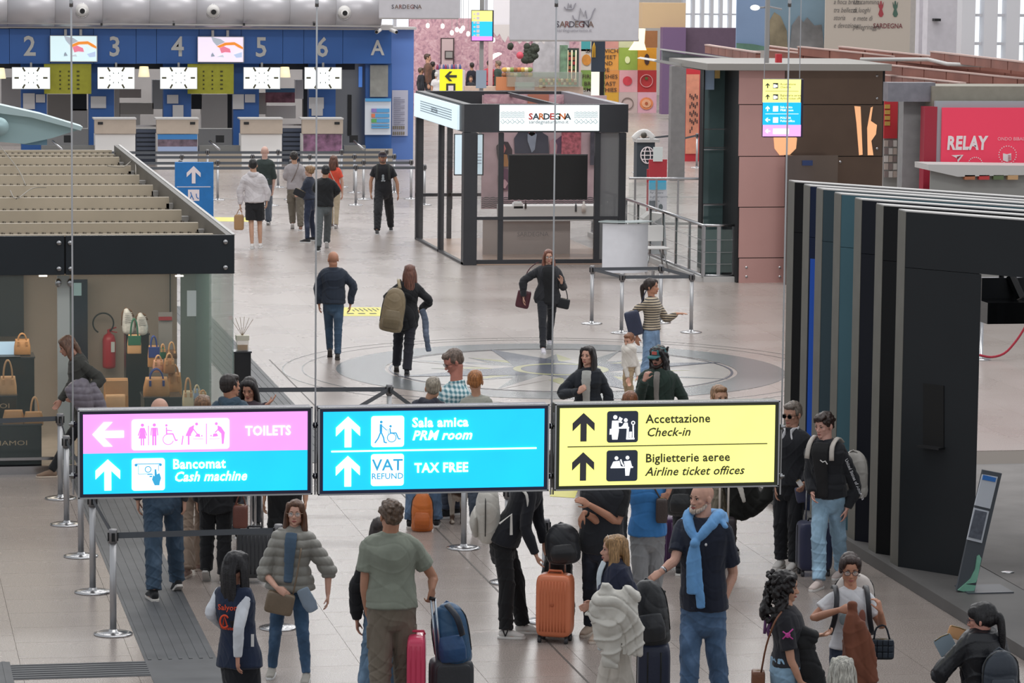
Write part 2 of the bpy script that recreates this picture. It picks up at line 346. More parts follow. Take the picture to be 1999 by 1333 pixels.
def person(x, top, feet, yaw=0, label='', H=None, fem=False, build=1.0, voxel=.0075, sk='#c79a80',
           hip=None, neck=None, hx=None, hyaw=None, hpitch=0, hroll=0, hair='short', hairc='#33261e', face=True,
           aL=None, aR=None, curlL=.6, curlR=.6, gL=None, gR=None, fL=None, fR=None, kL=None, kR=None, fyaw=None, toe=(0, 0),
           topw='tee', topc='#555555', topk='cloth', inner=None, innerw=.05, sleeve=None, hem=None, thick=.02,
           legw='slim', legc='#2c3a52', legk='denim', shoec='#222222', solec='#dddddd', strap=None, collar=None,
           glasses=None, shades=False, beard=None, cap=None, lipc='#a8605a', fold=None, group=None, D=None, torso_fold=None, cuff=None, dec=0, zfeet=0., cat='person', lapel=None, kids=None, puff_h=.085):
    """one figure. Pixel coordinates place the joints on rays into the hall; depths are metres beyond (+) or before (-) the figure's own distance"""
    fx = x if hx is None else hx
    # ground position
    fpx = [(p[0], p[1]) for p in (fL, fR) if p] or [(x, feet)]
    base = fl(np.mean([p[0] for p in fpx]) if hip is None else (hip[0]+np.mean([p[0] for p in fpx]))/2, np.mean([p[1] for p in fpx]) if (fL and fR) else feet)
    base[2] = 0; D = base @ _F
    tp = atD(x, top, D); Ht = tp[2]; H = Ht if H is None else H; k = H/1.75
    root = thing('person', label, cat, base, 0, group); hs = k**.6*(.95 if fem else 1.0)
    if H < 1.3: hs *= 1.12
    yr = math.radians(yaw); fw = lambda a: (math.sin(a)*_R-math.cos(a)*_F)   # facing direction (0 = towards the camera, 90 = to picture right)
    fdir = fw(yr); sd = np.array([-fdir[1], fdir[0], 0.])     # body's lateral axis
    if sd @ _R < 0: sd = -sd
    bx = base+_R*0
    def pix(q, doff=0.): return atD(q[0], q[1], D+doff)
    hcx = (hip[0] if hip else np.mean([p[0] for p in fpx])*.5+x*.5)
    pel = base*0+pix((hcx, 0), hip[2] if hip and len(hip) > 2 else 0); pel[2] = .53*H
    # find x exactly at that height
    pel = np.array([*(base+_R*((pel-base) @ _R)+_F*((pel-base) @ _F))[:2], .53*H])
    pel = fixx(hcx, .53*H, D+(hip[2] if hip and len(hip) > 2 else 0)) if not (hip and hip[1]) else pix(hip, hip[2] if len(hip) > 2 else 0)
    hs *= 1.10; hh = .235*hs
    hy = math.radians(hyaw if hyaw is not None else yaw)
    hdoff = neck[2] if neck and len(neck) > 2 else 0
    htop = pix((fx if hx else x, top), hdoff)
    if neck: chest = pix(neck, hdoff)
    else:
        chest = pel+(htop-pel)*((.815-.53)/(1-.53)); 
    hf = fw(hy); hl = unit(np.array([-hf[1], hf[0], 0.])); hu = unit(_Z)
    Rb = np.column_stack([-hl, -hf, hu]);
    if np.linalg.det(Rb) < 0: Rb[:, 0] *= -1
    Rh = Rb @ rotm((1, 0, 0), math.radians(hpitch)) @ rotm((0, 1, 0), math.radians(hroll))
    hc = htop-np.array([0, 0, .118*hs])-Rh @ np.array([0, 0, .0])+hf*.0
    s = hs; nb = chest+(hc-chest)*.25+np.array([0, 0, .01])
    shw = (.165 if fem else .19)*k*build; hw = (.088 if fem else .085)*k
    if H < 1.3: shw *= .85
    SH = {}
    for q, nm in ((-1, 'L'), (1, 'R')): SH[nm] = chest+sd*q*(shw-.042*k)+np.array([0, 0, -.035*k])
    HP = {nm: pel+sd*q*hw*build**.5+np.array([0, 0, -.02]) for q, nm in ((-1, 'L'), (1, 'R'))}
    # arms
    ARM = {}
    for q, nm, a in ((-1, 'L', aL), (1, 'R', aR)):
        S = SH[nm]
        if a is None:
            e = S+sd*q*.055*k+np.array([0, 0, -.30*k])-fdir*.03; w_ = e+sd*q*.0+fdir*.05+np.array([0, 0, -.25*k])
        elif len(a) == 2: e, w_ = pix(a[0][:2], a[0][2] if len(a[0]) > 2 else 0), pix(a[1][:2], a[1][2] if len(a[1]) > 2 else 0)
        ARM[nm] = (S, e, w_)
    LEG = {}
    for i, (q, nm, f, kn) in enumerate(((-1, 'L', fL, kL), (1, 'R', fR, kR))):
        h0 = HP[nm]
        if f: a_ = fl(f[0], f[1]); lift = f[2] if len(f) > 2 else 0; a_ = np.array([a_[0], a_[1], .085*k]); a_ -= 0
        else: a_ = np.array([base[0], base[1], .085*k])+sd*q*hw*1.05; lift = 0
        a_[2] += lift+zfeet
        kk = (h0+a_)/2+fdir*.025+np.array([0, 0, .01])
        if kn: kk = pix(kn[:2], kn[2] if len(kn) > 2 else 0)
        fy = math.radians((fyaw if fyaw is not None else yaw))
        fd = fw(fy+q*math.radians(8)*(1 if abs(yaw) < 90 else 1)*0)
        LEG[nm] = (h0, kk, a_, fd, lift)
    v = voxel
    # ---------------- body
    mb = MB(); head_prims(mb, hc, Rh, s, fem)
    nr = (.050 if fem else .060)*s*(build**.3)
    limb(mb, [chest+np.array([0, 0, -.05]), nb, hc+Rh @ np.array([0, .02, -.05])*s], [nr*1.25, nr, nr*.95], k=3)
    up_ = unit(chest-pel)
    Lz = np.linalg.norm(chest-pel)
    def torso(mb, add, z0=-.06, z1=1., full=True, addw=None, bell=0.):
        b = build
        if fem: T = [(-.22, .150, .105), (-.05, .172, .118), (.12, .165, .112), (.38, .128, .093), (.55, .132, .098), (.72, .150, .120), (.88, .158, .105), (1.0, .145, .075)]
        else: T = [(-.22, .135, .10), (-.05, .158, .112), (.12, .158, .112), (.38, .148, .105), (.55, .156, .112), (.72, .176, .124), (.88, .188, .112), (1.0, .165, .078)]
        P = []; A = []; B = []
        for t, a, d in T:
            if t < z0-.001: continue
            kk_ = k*b if t > -.3 else k
            P.append(pel+(up_ if t > 0 else _Z)*Lz*t+fdir*(.012*math.sin(t*3)*k)); A.append(a*kk_+add+bell*max(0, .5-t)*.1); B.append(d*kk_*(b**.3)+add+bell*max(0, .5-t)*.08)
        if z0 < -.22: P.insert(0, pel+_Z*Lz*z0); A.insert(0, A[0]+.003+bell*.02); B.insert(0, B[0]+.003+bell*.02)
        limb(mb, P, A, B, side=sd, k=3, n=20, capa=.15 if z0 > -.5 else .05, capb=.5)
    torso(mb, -.012, -.05)
    bf = build**.5*k*(.92 if fem else 1.0)
    for nm, q in (('L', -1), ('R', 1)):
        S, e, w_ = ARM[nm]
        limb(mb, [S-sd*q*.03, S, (S+e)/2, e, e+(w_-e)*.35, w_], [.036*bf, .044*bf, .044*bf, .037*bf, .038*bf, .025*bf], k=2, n=10)
        d = unit(w_-e); g = (gL if nm == 'L' else gR) or {}
        hd = unit(g.get('d', d) if 'd' not in g else (_R*g['d'][0]+_F*g['d'][1]+_Z*g['d'][2]))
        pn = (-sd*q+fdir*.15) if 'pn' not in g else (_R*g['pn'][0]+_F*g['pn'][1]+_Z*g['pn'][2])
        th = fdir+_Z*.2 if 'th' not in g else (_R*g['th'][0]+_F*g['th'][1]+_Z*g['th'][2])
        hand(mb, w_, hd, pn, H*(hs/k if H < 1.3 else 1), th, curlL if nm == 'L' else curlR, v)
        h0, kk, a_, fd, lift = LEG[nm]
        limb(mb, [h0, (h0+kk)/2, kk, kk+(a_-kk)*.4-fdir*.01, a_], [.078*bf, .068*bf, .050*bf, .047*bf, .033*bf], k=3, n=12)
        pt = math.radians(toe[0 if nm == 'L' else 1]); fdv = fd*math.cos(pt)-_Z*math.sin(pt)
        limb(mb, [a_+np.array([0, 0, -.01]), a_+fdv*.03+np.array([0, 0, -.035*k]), a_+fdv*.13*k+np.array([0, 0, -.06*k])], [.034*k, .036*k, .030*k], k=2)
    pend(mb, 'body', skin(sk), root, v, 1, dec)
    # ---------------- face
    if face: face_parts(root, hc, Rh, s, fem, browc=hairc if hair != 'bald' else '#5a4538', lipc=lipc, glasses=glasses, shades=shades)
    if beard:
        mb = MB(); P = lambda a, b, c_: hc+Rh @ (np.array([a, b, c_])*s)
        limb(mb, [P(-.064, -.012, -.045), P(-.052, -.052, -.078), P(0, -.083, -.098), P(.052, -.052, -.078), P(.064, -.012, -.045)], [.012*s, .018*s, .022*s, .018*s, .012*s], k=3)
        limb(mb, [P(-.026, -.083, -.055), P(0, -.096, -.0505), P(.026, -.083, -.055)], [.005*s, .007*s, .005*s], k=2)
        pend(mb, 'beard', hairm(beard), root, v, 1, 0, ('curl', .002))
    do_hair(root, hc, Rh, s, hair, hairc, v, chest, sd, fdir, k)
    if cap:
        mb = MB(); P = lambda a, b, c_: hc+Rh @ (np.array([a, b, c_])*s)
        mb.ell(P(0, .008, .045), np.array([.087, .105, .075])*s, 16, 10, Rh); o = pend(mb, 'cap', fabric(cap), root, v, 1)
        mb = MB(); mb.tube([P(0, -.085, .030), P(0, -.13, .027), P(0, -.165, .016)], [.075*s, .07*s, .045*s], 12, side=Rh[:, 0], rb=[.006*s]*3); mb.build('cap_brim', fabric(cap), root, True)
    # ---------------- clothes
    sl = {'tee': .62, 'polo': .66, 'vest': 0, 'tank': 0}.get(topw, 2.0) if sleeve is None else sleeve     # in units: <1 fraction of upper arm, 2 = to the wrist
    tk = {'tee': .014, 'polo': .020, 'shirt': .018, 'sweat': .024, 'jacket': .032, 'puffer': .045, 'hoodie': .035, 'knit': .02, 'vest': .03}.get(topw, thick)
    hm = {'tee': -.12, 'polo': -.18, 'jacket': -.18, 'puffer': -.10, 'hoodie': -.22, 'sweat': -.05, 'shirt': -.15, 'vest': -.25}.get(topw, -.1) if hem is None else hem
    mb = MB(); torso(mb, tk, hm, bell=(.35 if topw in ('polo', 'puffer', 'hoodie') else .15))
    vq = .6 if topw == 'vest' else 1.; limb(mb, [chest+(SH['L']+Z*.012-chest)*vq, chest+np.array([0, 0, .012]), chest+(SH['R']+Z*.012-chest)*vq], [.034*k+tk*.6, .05*k+tk*.5, .034*k+tk*.6], k=3)
    if topw in ('jacket', 'hoodie', 'puffer', 'shirt', 'polo') or collar:
        limb(mb, [chest+np.array([0, 0, 0]), nb+np.array([0, 0, .0])], [nr+.022+tk*.4, nr+.012+tk*.35], k=2, capb=.05)
    else: limb(mb, [chest+np.array([0, 0, -.02]), chest+np.array([0, 0, .035])], [nr+.03, nr+.014], k=2, capb=.1)
    if topw == 'hoodie':
        limb(mb, [chest+sd*.09-fdir*.03+_Z*.045, chest-fdir*.11+_Z*.01, chest-sd*.09-fdir*.03+_Z*.045], [.045, .06, .045], k=3)
        limb(mb, [chest-fdir*.10+_Z*.02, chest-fdir*.115-_Z*.09], [.06, .03], [.03, .02], side=sd, k=3)
    if sl > 0:
        for nm, q in (('L', -1), ('R', 1)):
            S, e, w_ = ARM[nm]; t_ = tk*.8+(.008 if topw in ('tee', 'polo') else 0)
            if sl < 1: limb(mb, [S-sd*q*.05+Z*.01, S+(e-S)*.06, S+(e-S)*.3, S+(e-S)*sl], [.036*bf+t_, .046*bf+t_, .050*bf+t_, .052*bf+t_*1.15], k=3, capa=.2, capb=.08)
            else:
                end = w_-(w_-e)*.04 if sl >= 2 else e+(w_-e)*(sl-1)
                limb(mb, [S-sd*q*.05+Z*.01, S+(e-S)*.06, S+(e-S)*.3, (S+e)/2, e, (e+end)/2, end], [.034*bf+t_, .045*bf+t_, .050*bf+t_, .047*bf+t_, .043*bf+t_, .038*bf+t_, .028*bf+t_*.8], k=3, capa=.2, capb=.1)
    tf = torso_fold or (('puff', .014, puff_h) if topw == 'puffer' else ('cloth', .008 if topw in ('jacket', 'hoodie', 'shirt') else .005))
    nmz = {'tee': 't_shirt', 'polo': 'polo_shirt', 'shirt': 'shirt', 'sweat': 'sweater', 'jacket': 'jacket', 'puffer': 'puffer_jacket', 'hoodie': 'hoodie', 'knit': 'cardigan', 'vest': 'vest'}.get(topw, 'top')
    pend(mb, nmz, fabric(topc, topk), root, max(v, .008), 2, 0, tf)
    if topw == 'vest' and inner:   # long sleeves under a vest
        mb = MB()
        for nm, q in (('L', -1), ('R', 1)):
            S, e, w_ = ARM[nm]; limb(mb, [S-sd*q*.04, S, (S+e)/2, e, (e+w_)/2, w_], [x_*bf+.012 for x_ in (.05, .052, .046, .039, .036, .026)], k=3, capb=.1)
        torso(mb, .012, .0); pend(mb, 'shirt', fabric(inner), root, max(v, .008), 2, 0, ('cloth', .0025))
    elif inner:
        mb = MB(); wv = innerw; A = [wv*.8, wv*.85, wv, wv*1.15, wv*1.1]; tt = [max(hm+.02, .12) if topw == 'puffer' else hm+.02, .25, .6, .88, 1.05]
        dep = {True: [.112, .093, .108, .105, .062], False: [.108, .100, .114, .11, .062]}[fem]
        P = [pel+up_*Lz*t+fdir*(dd*k*build**1.3+tk*1.12+(.018 if topw == 'puffer' else .012)) for t, dd in zip(tt, dep)]
        limb(mb, P, A, [.014]*5, side=sd, k=3); pend(mb, 'shirt', fabric(inner), root, max(v, .008), 2, 0, ('cloth', .002))
    if collar:
        mb = MB()
        for q in (-1, 1): limb(mb, [chest+_Z*.06-fdir*.03+sd*q*nr, chest+_Z*.05+sd*q*(nr+.012)+fdir*.02, chest+_Z*.025+fdir*(nr+.035)+sd*q*.035, chest-_Z*.05+fdir*(nr+.07)+sd*q*.055], [.018, .022, .034, .010], [.009]*4, side=_Z, k=3)
        pend(mb, 'collar', fabric(collar), root, min(v, .007), 1)
    if legw:
        W = {'slim': (.082, .062, .054, .046), 'straight': (.088, .074, .068, .064), 'wide': (.09, .092, .098, .102), 'cargo': (.096, .086, .074, .062), 'shorts': (.10, .105, .105, .1), 'flare': (.085, .07, .085, .105), 'skinny': (.078, .058, .05, .038)}[legw]
        mb = MB(); torso2 = [(-.30, .12, .10), (-.05, .16, .115), (.14, .16 if fem else .158, .113), (.26, .145 if fem else .155, .108)]
        limb(mb, [pel+(up_ if t > 0 else _Z)*Lz*t for t, a, b_ in torso2], [a*k*build+.010 for t, a, b_ in torso2], [b_*k*build**1.3+.010 for t, a, b_ in torso2], side=sd, k=3, n=18, capb=.05)
        for nm in 'LR':
            h0, kk, a_, fd, lift = LEG[nm]; W_ = [x_*k*build**.5+.006 for x_ in W]
            if legw == 'shorts': limb(mb, [h0, (h0+kk)/2, kk+(h0-kk)*.12], W_[:3], k=3, capb=.05)
            else: limb(mb, [h0, (h0+kk)/2, kk, kk+(a_-kk)*.5-fdir*.008, a_+(kk-a_)*.02+_Z*.0], [W_[0], W_[0]*.93, W_[1], W_[2], W_[3]], k=3, n=14, capb=.08)
            if legw == 'cargo': mb.obox((h0+kk)/2+sd*(-1 if nm == 'L' else 1)*.085*k-_Z*.04, sd*.02, fdir*.065, _Z*.09)
        pend(mb, 'shorts' if legw == 'shorts' else ('jeans' if legk == 'denim' else 'trousers'), fabric(legc, legk), root, max(v, .008), 2, 0, ('leg', .0085 if legw not in ('slim', 'skinny') else .005))
    # ---------------- shoes
    for nm in 'LR':
        h0, kk, a_, fd, lift = LEG[nm]; pt = math.radians(toe[0 if nm == 'L' else 1]); fdv = unit(fd*math.cos(pt)-_Z*math.sin(pt)); un = unit(np.cross(np.cross(fdv, _Z), fdv)); lt = np.cross(fdv, un)
        g = a_-un*.085*k+_Z*0; mb = MB()
        limb(mb, [a_-un*.0, a_-un*.03*k], [.040*k]*2, k=1)
        limb(mb, [g-fdv*.055*k+un*.045*k, g+fdv*.0+un*.055*k, g+fdv*.07*k+un*.05*k, g+fdv*.13*k+un*.035*k, g+fdv*.175*k+un*.03*k], [.034*k, .037*k, .041*k, .043*k, .032*k], [.036*k, .042*k, .036*k, .026*k, .02*k], side=lt, k=3)
        o = pend(mb, 'shoe', fabric(shoec), root, v, 1)
        mb = MB(); mb.prism([(-.085*k, -.025*k), (-.06*k, -.036*k), (.0, -.037*k), (.10*k, -.045*k), (.16*k, -.038*k), (.195*k, -.015*k), (.195*k, .015*k), (.16*k, .038*k), (.10*k, .045*k), (0, .037*k), (-.06*k, .036*k), (-.085*k, .025*k)], g, fdv, lt, un*.024*k)
        mb.build('sole', mat('sole_'+solec.strip('#'), solec, .6), root, False, .004)
    info = dict(root=root, D=D, H=H, k=k, chest=chest, pel=pel, sd=sd, fdir=fdir, ARM=ARM, LEG=LEG, hc=hc, Rh=Rh, s=s, nb=nb, pix=pix, up=up_, Lz=Lz, tk=tk, v=v, base=base, build=build, fem=fem)
    if strap: cross_strap(info, *strap)
    return info
def fixx(px, z, D):
    """point at picture column px, height z, distance D"""
    lo = 0; y = 600.
    for _ in range(6):
        p = atD(px, y, D); p2 = atD(px, y+10, D); y += (z-p[2])/((p2[2]-p[2])/10)
    return atD(px, y, D)
def do_hair(root, hc, Rh, s, hair, col, v, chest, sd, fdir, k):
    if hair == 'bald': return
    P = lambda a, b, c_: hc+Rh @ (np.array([a, b, c_])*s)
    mb = MB(); fold = ('hair', .0022)
    E = lambda x, y, z, a, b, h: mb.ell(P(x, y, z), np.array([a, b, h])*s, 14, 9, Rh)
    if hair == 'fringe':   # bald crown with short hair round the sides
        for q in (-1, 1): limb(mb, [P(q*.074, -.005, .015), P(q*.078, .03, .01), P(q*.062, .07, .0), P(0, .098, -.005)], [.010*s, .014*s, .017*s, .018*s], [.022*s, .03*s, .034*s, .034*s], side=Rh[:, 0], k=3)
        pend(mb, 'hair', hairm(col), root, v, 1, 0, ('hair', .001)); return
    E(0, .024, .038, .081, .098, .088); E(0, .05, .0, .074, .066, .066)
    if hair in ('short', 'tousled', 'crop', 'quiff'):
        E(0, -.035, .082, .062, .055, .034); 
        for q in (-1, 1): E(q*.066, .004, .02, .016, .04, .040)
        if hair in ('tousled', 'quiff'):
            for i in range(40):
                a = random.uniform(-1.6, 1.6); yy_ = random.uniform(-.07, .095); rr_ = math.sqrt(max(.1, 1-((yy_-.015)/.115)**2)); mb.ell(P(.074*math.sin(a)*rr_, yy_, .03+.080*math.cos(a)*rr_+random.uniform(-.006, .006)), np.array([.017, .024, .014])*s, 8, 6, Rh)
            fold = ('curl', .004)
        if hair == 'quiff': E(0, -.072, .082, .055, .034, .03)
    if hair in ('long', 'straight', 'wavy', 'bob', 'ponytail', 'bun', 'curlylong', 'curly'):
        E(0, -.02, .078, .066, .06, .040)
        for q in (-1, 1): E(q*.058, -.035, .055, .026, .045, .048)
        for q in (-1, 1): E(q*.07, .01, .01, .018, .045, .055)
    if hair in ('ponytail', 'bun'):
        E(0, .06, .01, .06, .05, .055)
        if hair == 'bun': E(0, .115, .06, .038, .038, .036)
        else: limb(mb, [P(0, .10, .03), P(0, .135, .0), P(0, .135, -.09), P(0, .125, -.2), P(0, .12, -.27)], [.018*s, .03*s, .03*s, .022*s, .008*s], k=3)
    L = {'long': .34, 'straight': .44, 'wavy': .30, 'bob': .14, 'curlylong': .26, 'curly': .20}.get(hair)
    if L:
        out = .0 if hair != 'curly' else .04
        back = [P(0, .075, .03), P(0, .095, -.05), P(0, .09+out, -.12-L*.3), P(0, .085+out, -.10-L*.75), P(0, .08, -.08-L)]
        limb(mb, back, [.07*s, .078*s, (.085+out)*s, (.08+out)*s, .05*s], [.04*s, .035*s, .035*s, .03*s, .012*s], side=Rh[:, 0], k=3)
        for q in (-1, 1):
            limb(mb, [P(q*.062, -.04, .06), P(q*.078, -.012, -.0), P(q*.082, -.004, -.07), P(q*.085, -.015, -.10-L*.45), P(q*.075, -.03, -.06-L*.9)], [.018*s, .020*s, .026*s, (.032+out*.6)*s, .012*s], [.03*s, .045*s, .045*s, .04*s, .016*s], side=Rh[:, 0], k=3)
        if hair in ('curly', 'curlylong', 'wavy'):
            n = {'curly': 260, 'curlylong': 150, 'wavy': 16}[hair]
            for i in range(n):
                a = random.uniform(-2.6, 2.6); zz = random.uniform(-.08-L, .09); r_ = .088+out
                mb.ell(P(r_*math.sin(a), .03+r_*math.cos(a)*.9, zz), np.array([.015, .015, .017])*s*random.uniform(.7, 1.3), 7, 5)
            fold = ('curl', .004)
    pend(mb, 'hair', hairm(col), root, v, 1, 0, fold)
def cross_strap(I, side, z_end, col, width=.018):
    """strap from the shoulder over the chest and back to the opposite hip"""
    q = side; sd, fd, k, tk = I['sd'], I['fdir'], I['k'], I['tk']; c, pel = I['chest'], I['pel']; r = (.118+tk)*k
    P = [pel+sd*-q*(.17*k+tk)+_Z*z_end, pel*.5+c*.5+fd*r*.95-sd*q*.03, c+sd*q*.08+fd*r*.7+_Z*.0, c+sd*q*.09+_Z*(.055+tk), c+sd*q*.08-fd*r*.7, pel*.5+c*.5-fd*r*.95-sd*q*.03, pel+sd*-q*(.17*k+tk)+_Z*z_end]
    mb = MB(); q_ = catmull(P, 4); mb.tube(q_, [.004]*len(q_), 6, rb=[width]*len(q_), side=None); mb.build('strap', fabric(col, 'leather'), I['root'], True)
# ================================================================ helpers that read positions off a vertical plane of the hall
def prect(mb, x0, y0, x1, y1, v, th=.05, back=0.):
    """box on the plane y = v (thickness th towards the viewer) covering the picture rectangle"""
    a = onY(x0, (y0+y1)/2, v)[0]; b = onY(x1, (y0+y1)/2, v)[0]; t = onY((x0+x1)/2, y0, v)[2]; u = onY((x0+x1)/2, y1, v)[2]
    mb.box(a, b, v-th, v+back, u, t); return (a, b, u, t)
def rectp(name, m, x0, y0, x1, y1, v, th=.05, parent=None, floor=False, back=0., **k):
    mb = MB(); a = onY(x0, (y0+y1)/2, v)[0]; b = onY(x1, (y0+y1)/2, v)[0]; t = onY((x0+x1)/2, y0, v)[2]; u = 0 if floor else onY((x0+x1)/2, y1, v)[2]
    mb.box(a, b, v-th, v+back, u, t); return mb.build(name, m, parent, **k)
def struct(name, mb, m, **k): return mb.build(name, m, kind='structure', **k)
# ---------------------------------------------------------------- materials of the hall
def terrazzo(jx=.9, jy=.6, joints=True, base=('#837974', '#9c928c', '#b5aca6')):
    def fn(t, b, src):
        n1 = t.n('ShaderNodeTexNoise'); n1.inputs['Scale'].default_value = 90; n1.inputs['Detail'].default_value = 2; t.l(src, n1.inputs[0])
        r1 = t.ramp(n1.outputs[0], [(.38, base[0]), (.5, base[1]), (.62, base[2])])
        n2 = t.n('ShaderNodeTexNoise'); n2.inputs['Scale'].default_value = .7; n2.inputs['Detail'].default_value = 5; t.l(src, n2.inputs[0])
        mx = t.n('ShaderNodeMix', data_type='RGBA', blend_type='MULTIPLY'); mx.inputs[0].default_value = .55
        r2 = t.ramp(n2.outputs[0], [(.3, '#ece8e4'), (.7, '#ffffff')]); t.l(r1.outputs[0], mx.inputs[6]); t.l(r2.outputs[0], mx.inputs[7])
        out = mx.outputs[2]
        if joints:
            mp = t.n('ShaderNodeMapping'); mp.inputs['Rotation'].default_value = (0, 0, math.pi/2); t.l(src, mp.inputs[0])
            bk = t.n('ShaderNodeTexBrick'); bk.inputs['Scale'].default_value = 1; bk.inputs['Mortar Size'].default_value = .004; bk.inputs['Brick Width'].default_value = jy*2; bk.inputs['Row Height'].default_value = jx
            bk.inputs['Color1'].default_value = (1, 1, 1, 1); bk.inputs['Color2'].default_value = (.93, .92, .91, 1); bk.inputs['Mortar'].default_value = (.55, .53, .5, 1); t.l(mp.outputs[0], bk.inputs[0])
            m2 = t.n('ShaderNodeMix', data_type='RGBA', blend_type='MULTIPLY'); m2.inputs[0].default_value = .8; t.l(out, m2.inputs[6]); t.l(bk.outputs[0], m2.inputs[7]); out = m2.outputs[2]
        t.l(out, b.inputs[0])
        rr = t.ramp(n2.outputs[0], [(.3, .25), (.7, .31)]); t.l(rr.outputs[0], b.inputs['Roughness'])
    return fn
M_TILE = mat('terrazzo_tile', '#a89c92', .22, fn=terrazzo(joints=False))
M_FLOOR = mat('terrazzo_floor', '#a89c92', .22, fn=terrazzo(base=('#8e847f', '#a59b96', '#b8b0ab')))
M_SUB = mat('joint_mortar', '#6e665f', .8)
M_STEEL = mat('brushed_steel', '#b4b4b6', .24, 1.0); M_DARKMETAL = mat('anthracite_metal', '#3b3c40', .42, .3, var=.08, vscale=2)
M_BLACK = mat('black_gloss', '#08090b', .18, coat=.4); M_BLACKM = mat('black_matt', '#121316', .55); M_WHITE = mat('white_paint', '#e4e2e0', .5); M_BELT = mat('belt_webbing', '#565a60', .8, bump=.3, bscale=400)
M_GLASS = mat('clear_glass', '#9fb4b0', .03, alpha=.14, spec=.4); M_GREENGLASS = mat('green_glass', '#86a8a2', .05, alpha=.42, spec=.6)
M_GREY = mat('grey_paint', '#9a9896', .6); M_LGREY = mat('light_grey', '#bdbbb9', .5)
# ---------------------------------------------------------------- floor
mb = MB(); YT = 43.2
mb.box(-30, 70, YT, 150, -.3, 0)
floor = struct('floor', mb, M_FLOOR); mb = MB(); mb.box(-30, 70, 10, YT, -.3, -.006); mb.build('mortar_bed', M_SUB, floor)
def inpic(p, mx=60):
    d = np.array(p)-CAM; dz = d @ _F2
    if dz < 1: return False
    a = 999.5+FPX*(d @ _r)/dz; b = 666.5-FPX*(d @ _u)/dz; return -mx < a < 1999+mx and -mx < b < 1333+mx
tm = None; n = 0; TX, TY = 1.02, .72
for i in range(0, 12):
    for j in range(0, 24):
        x0 = 10.65-(12-i)*TX; y0 = 28.4+j*TY+(i % 2)*TY/2
        if y0+TY > YT+.01 or x0+TX > 10.67: continue
        if not (inpic((x0+TX/2, y0+TY/2, 0), 110)): continue
        if tm is None:
            mb = MB(); g = .0018; mb.box(g, TX-g, g, TY-g, -.006, 0); t0 = mb.build('floor_tile', M_TILE, floor); tm = t0.data
        else: t0 = bpy.data.objects.new('floor_tile', tm); COL.objects.link(t0); t0.parent = floor
        t0.location = (x0, y0, 0); n += 1
# dark grooved guidance strips
M_STRIP = mat('dark_guidance_strip', '#55575a', .55, var=.15, vscale=3)
def strip(name, x0, x1, y0, y1, along='y', lbl=None):
    mb = MB(); mb.box(x0, x1, y0, y1, 0, .004)
    if along == 'y':
        for k in range(7): c = x0+(x1-x0)*(k+.5)/7; mb.box(c-.016, c+.016, y0, y1, .004, .009)
    else:
        for k in range(7): c = y0+(y1-y0)*(k+.5)/7; mb.box(x0, x1, c-.016, c+.016, .004, .009)
    return struct(name, mb, M_STRIP)
strip('trim_1', 2.6, 3.26, 31.4, 43.2); strip('trim_2', 5.5, 6.17, 44.2, 62); strip('trim_3', 1.38, 2.6, 30.72, 31.36, 'x')
strip('trim_4', .6, 1.38, 28.5, 31.5)
mb = MB(); mb.box(2.6, 3.26, 28.5, 31.4, 0, .004); mb.box(2.6, 6.17, 43.2, 44.2, 0, .004); struct('trim_5', mb, M_STRIP)
mb = MB(); mb.box(6.425, 6.445, 29, 54.0, 0, .002); struct('trim_6', mb, mat('joint_dark', '#5b5652', .6))
mb = MB(); mb.box(4.7, 12.2, 87.55, 87.75, 0, .004); mb.box(12.2, 22, 87.5, 87.7, 0, .004); struct('trim_7', mb, mat('joint_grey', '#85807d', .6))
# ---------------------------------------------------------------- compass rose inlaid in the floor
CX, CY = 10.75, 52.25
rose = thing('compass_rose', 'large inlaid star and grey ring in the polished hall floor', 'floor inlay', (CX, CY, 0))
def ringm(r0, r1, z, n=96):
    mb = MB(); vs = []; 
    for k in range(n):
        a = 2*math.pi*k/n; c, s_ = math.cos(a), math.sin(a)
        vs += [(CX+r1*c, CY+r1*s_, z), (CX+r0*c, CY+r0*s_, z), (CX+r1*c, CY+r1*s_, z-.003), ]
    mb.add(vs, [(3*k, 3*((k+1) % n), 3*((k+1) % n)+1, 3*k+1) for k in range(n)]+[(3*k, 3*k+2, 3*((k+1) % n)+2, 3*((k+1) % n)) for k in range(n)]); return mb
GD = mat('inlay_grey', '#717475', .25, var=.06); GL = mat('inlay_light', '#a29d98', .25, var=.05); GB = mat('inlay_slate', '#4f5460', .25, var=.06); GY = mat('inlay_olive', '#9c9b72', .25, var=.06)
ringm(2.72, 3.47, .004).build('outer_ring', GD, rose)
ringm(3.98, 4.0, .003).build('line', GD, rose); ringm(4.28, 4.30, .003).build('line', GD, rose); ringm(2.62, 2.66, .0045).build('line', GB, rose)
ringm(0.0, 2.6, .0032).build('field', GL, rose)
def star(n, R, r, off, m1, m2, z):
    for k in range(n):
        a = off+2*math.pi*k/n; tip = (CX+R*math.cos(a), CY+R*math.sin(a), z)
        for q, m_ in ((-1, m1), (1, m2)):
            b = a+q*math.pi/n; mb = MB(); p = [(CX, CY, z), tip, (CX+r*math.cos(b), CY+r*math.sin(b), z)]
            if q < 0: p = p[::-1]
            mb.add(p+[(x, y, z_-.004) for x, y, z_ in p], [(0, 1, 2), (0, 3, 4, 1), (1, 4, 5, 2), (2, 5, 3, 0)]); mb.build('star_point', m_, rose)
star(8, 2.0, .95, .62, GY, GD, .006); star(8, 2.72, .95, .62+math.pi/8, GD, GL, .0075); star(4, 2.75, .75, .62+.39+math.pi/4, GB, GB, .009)
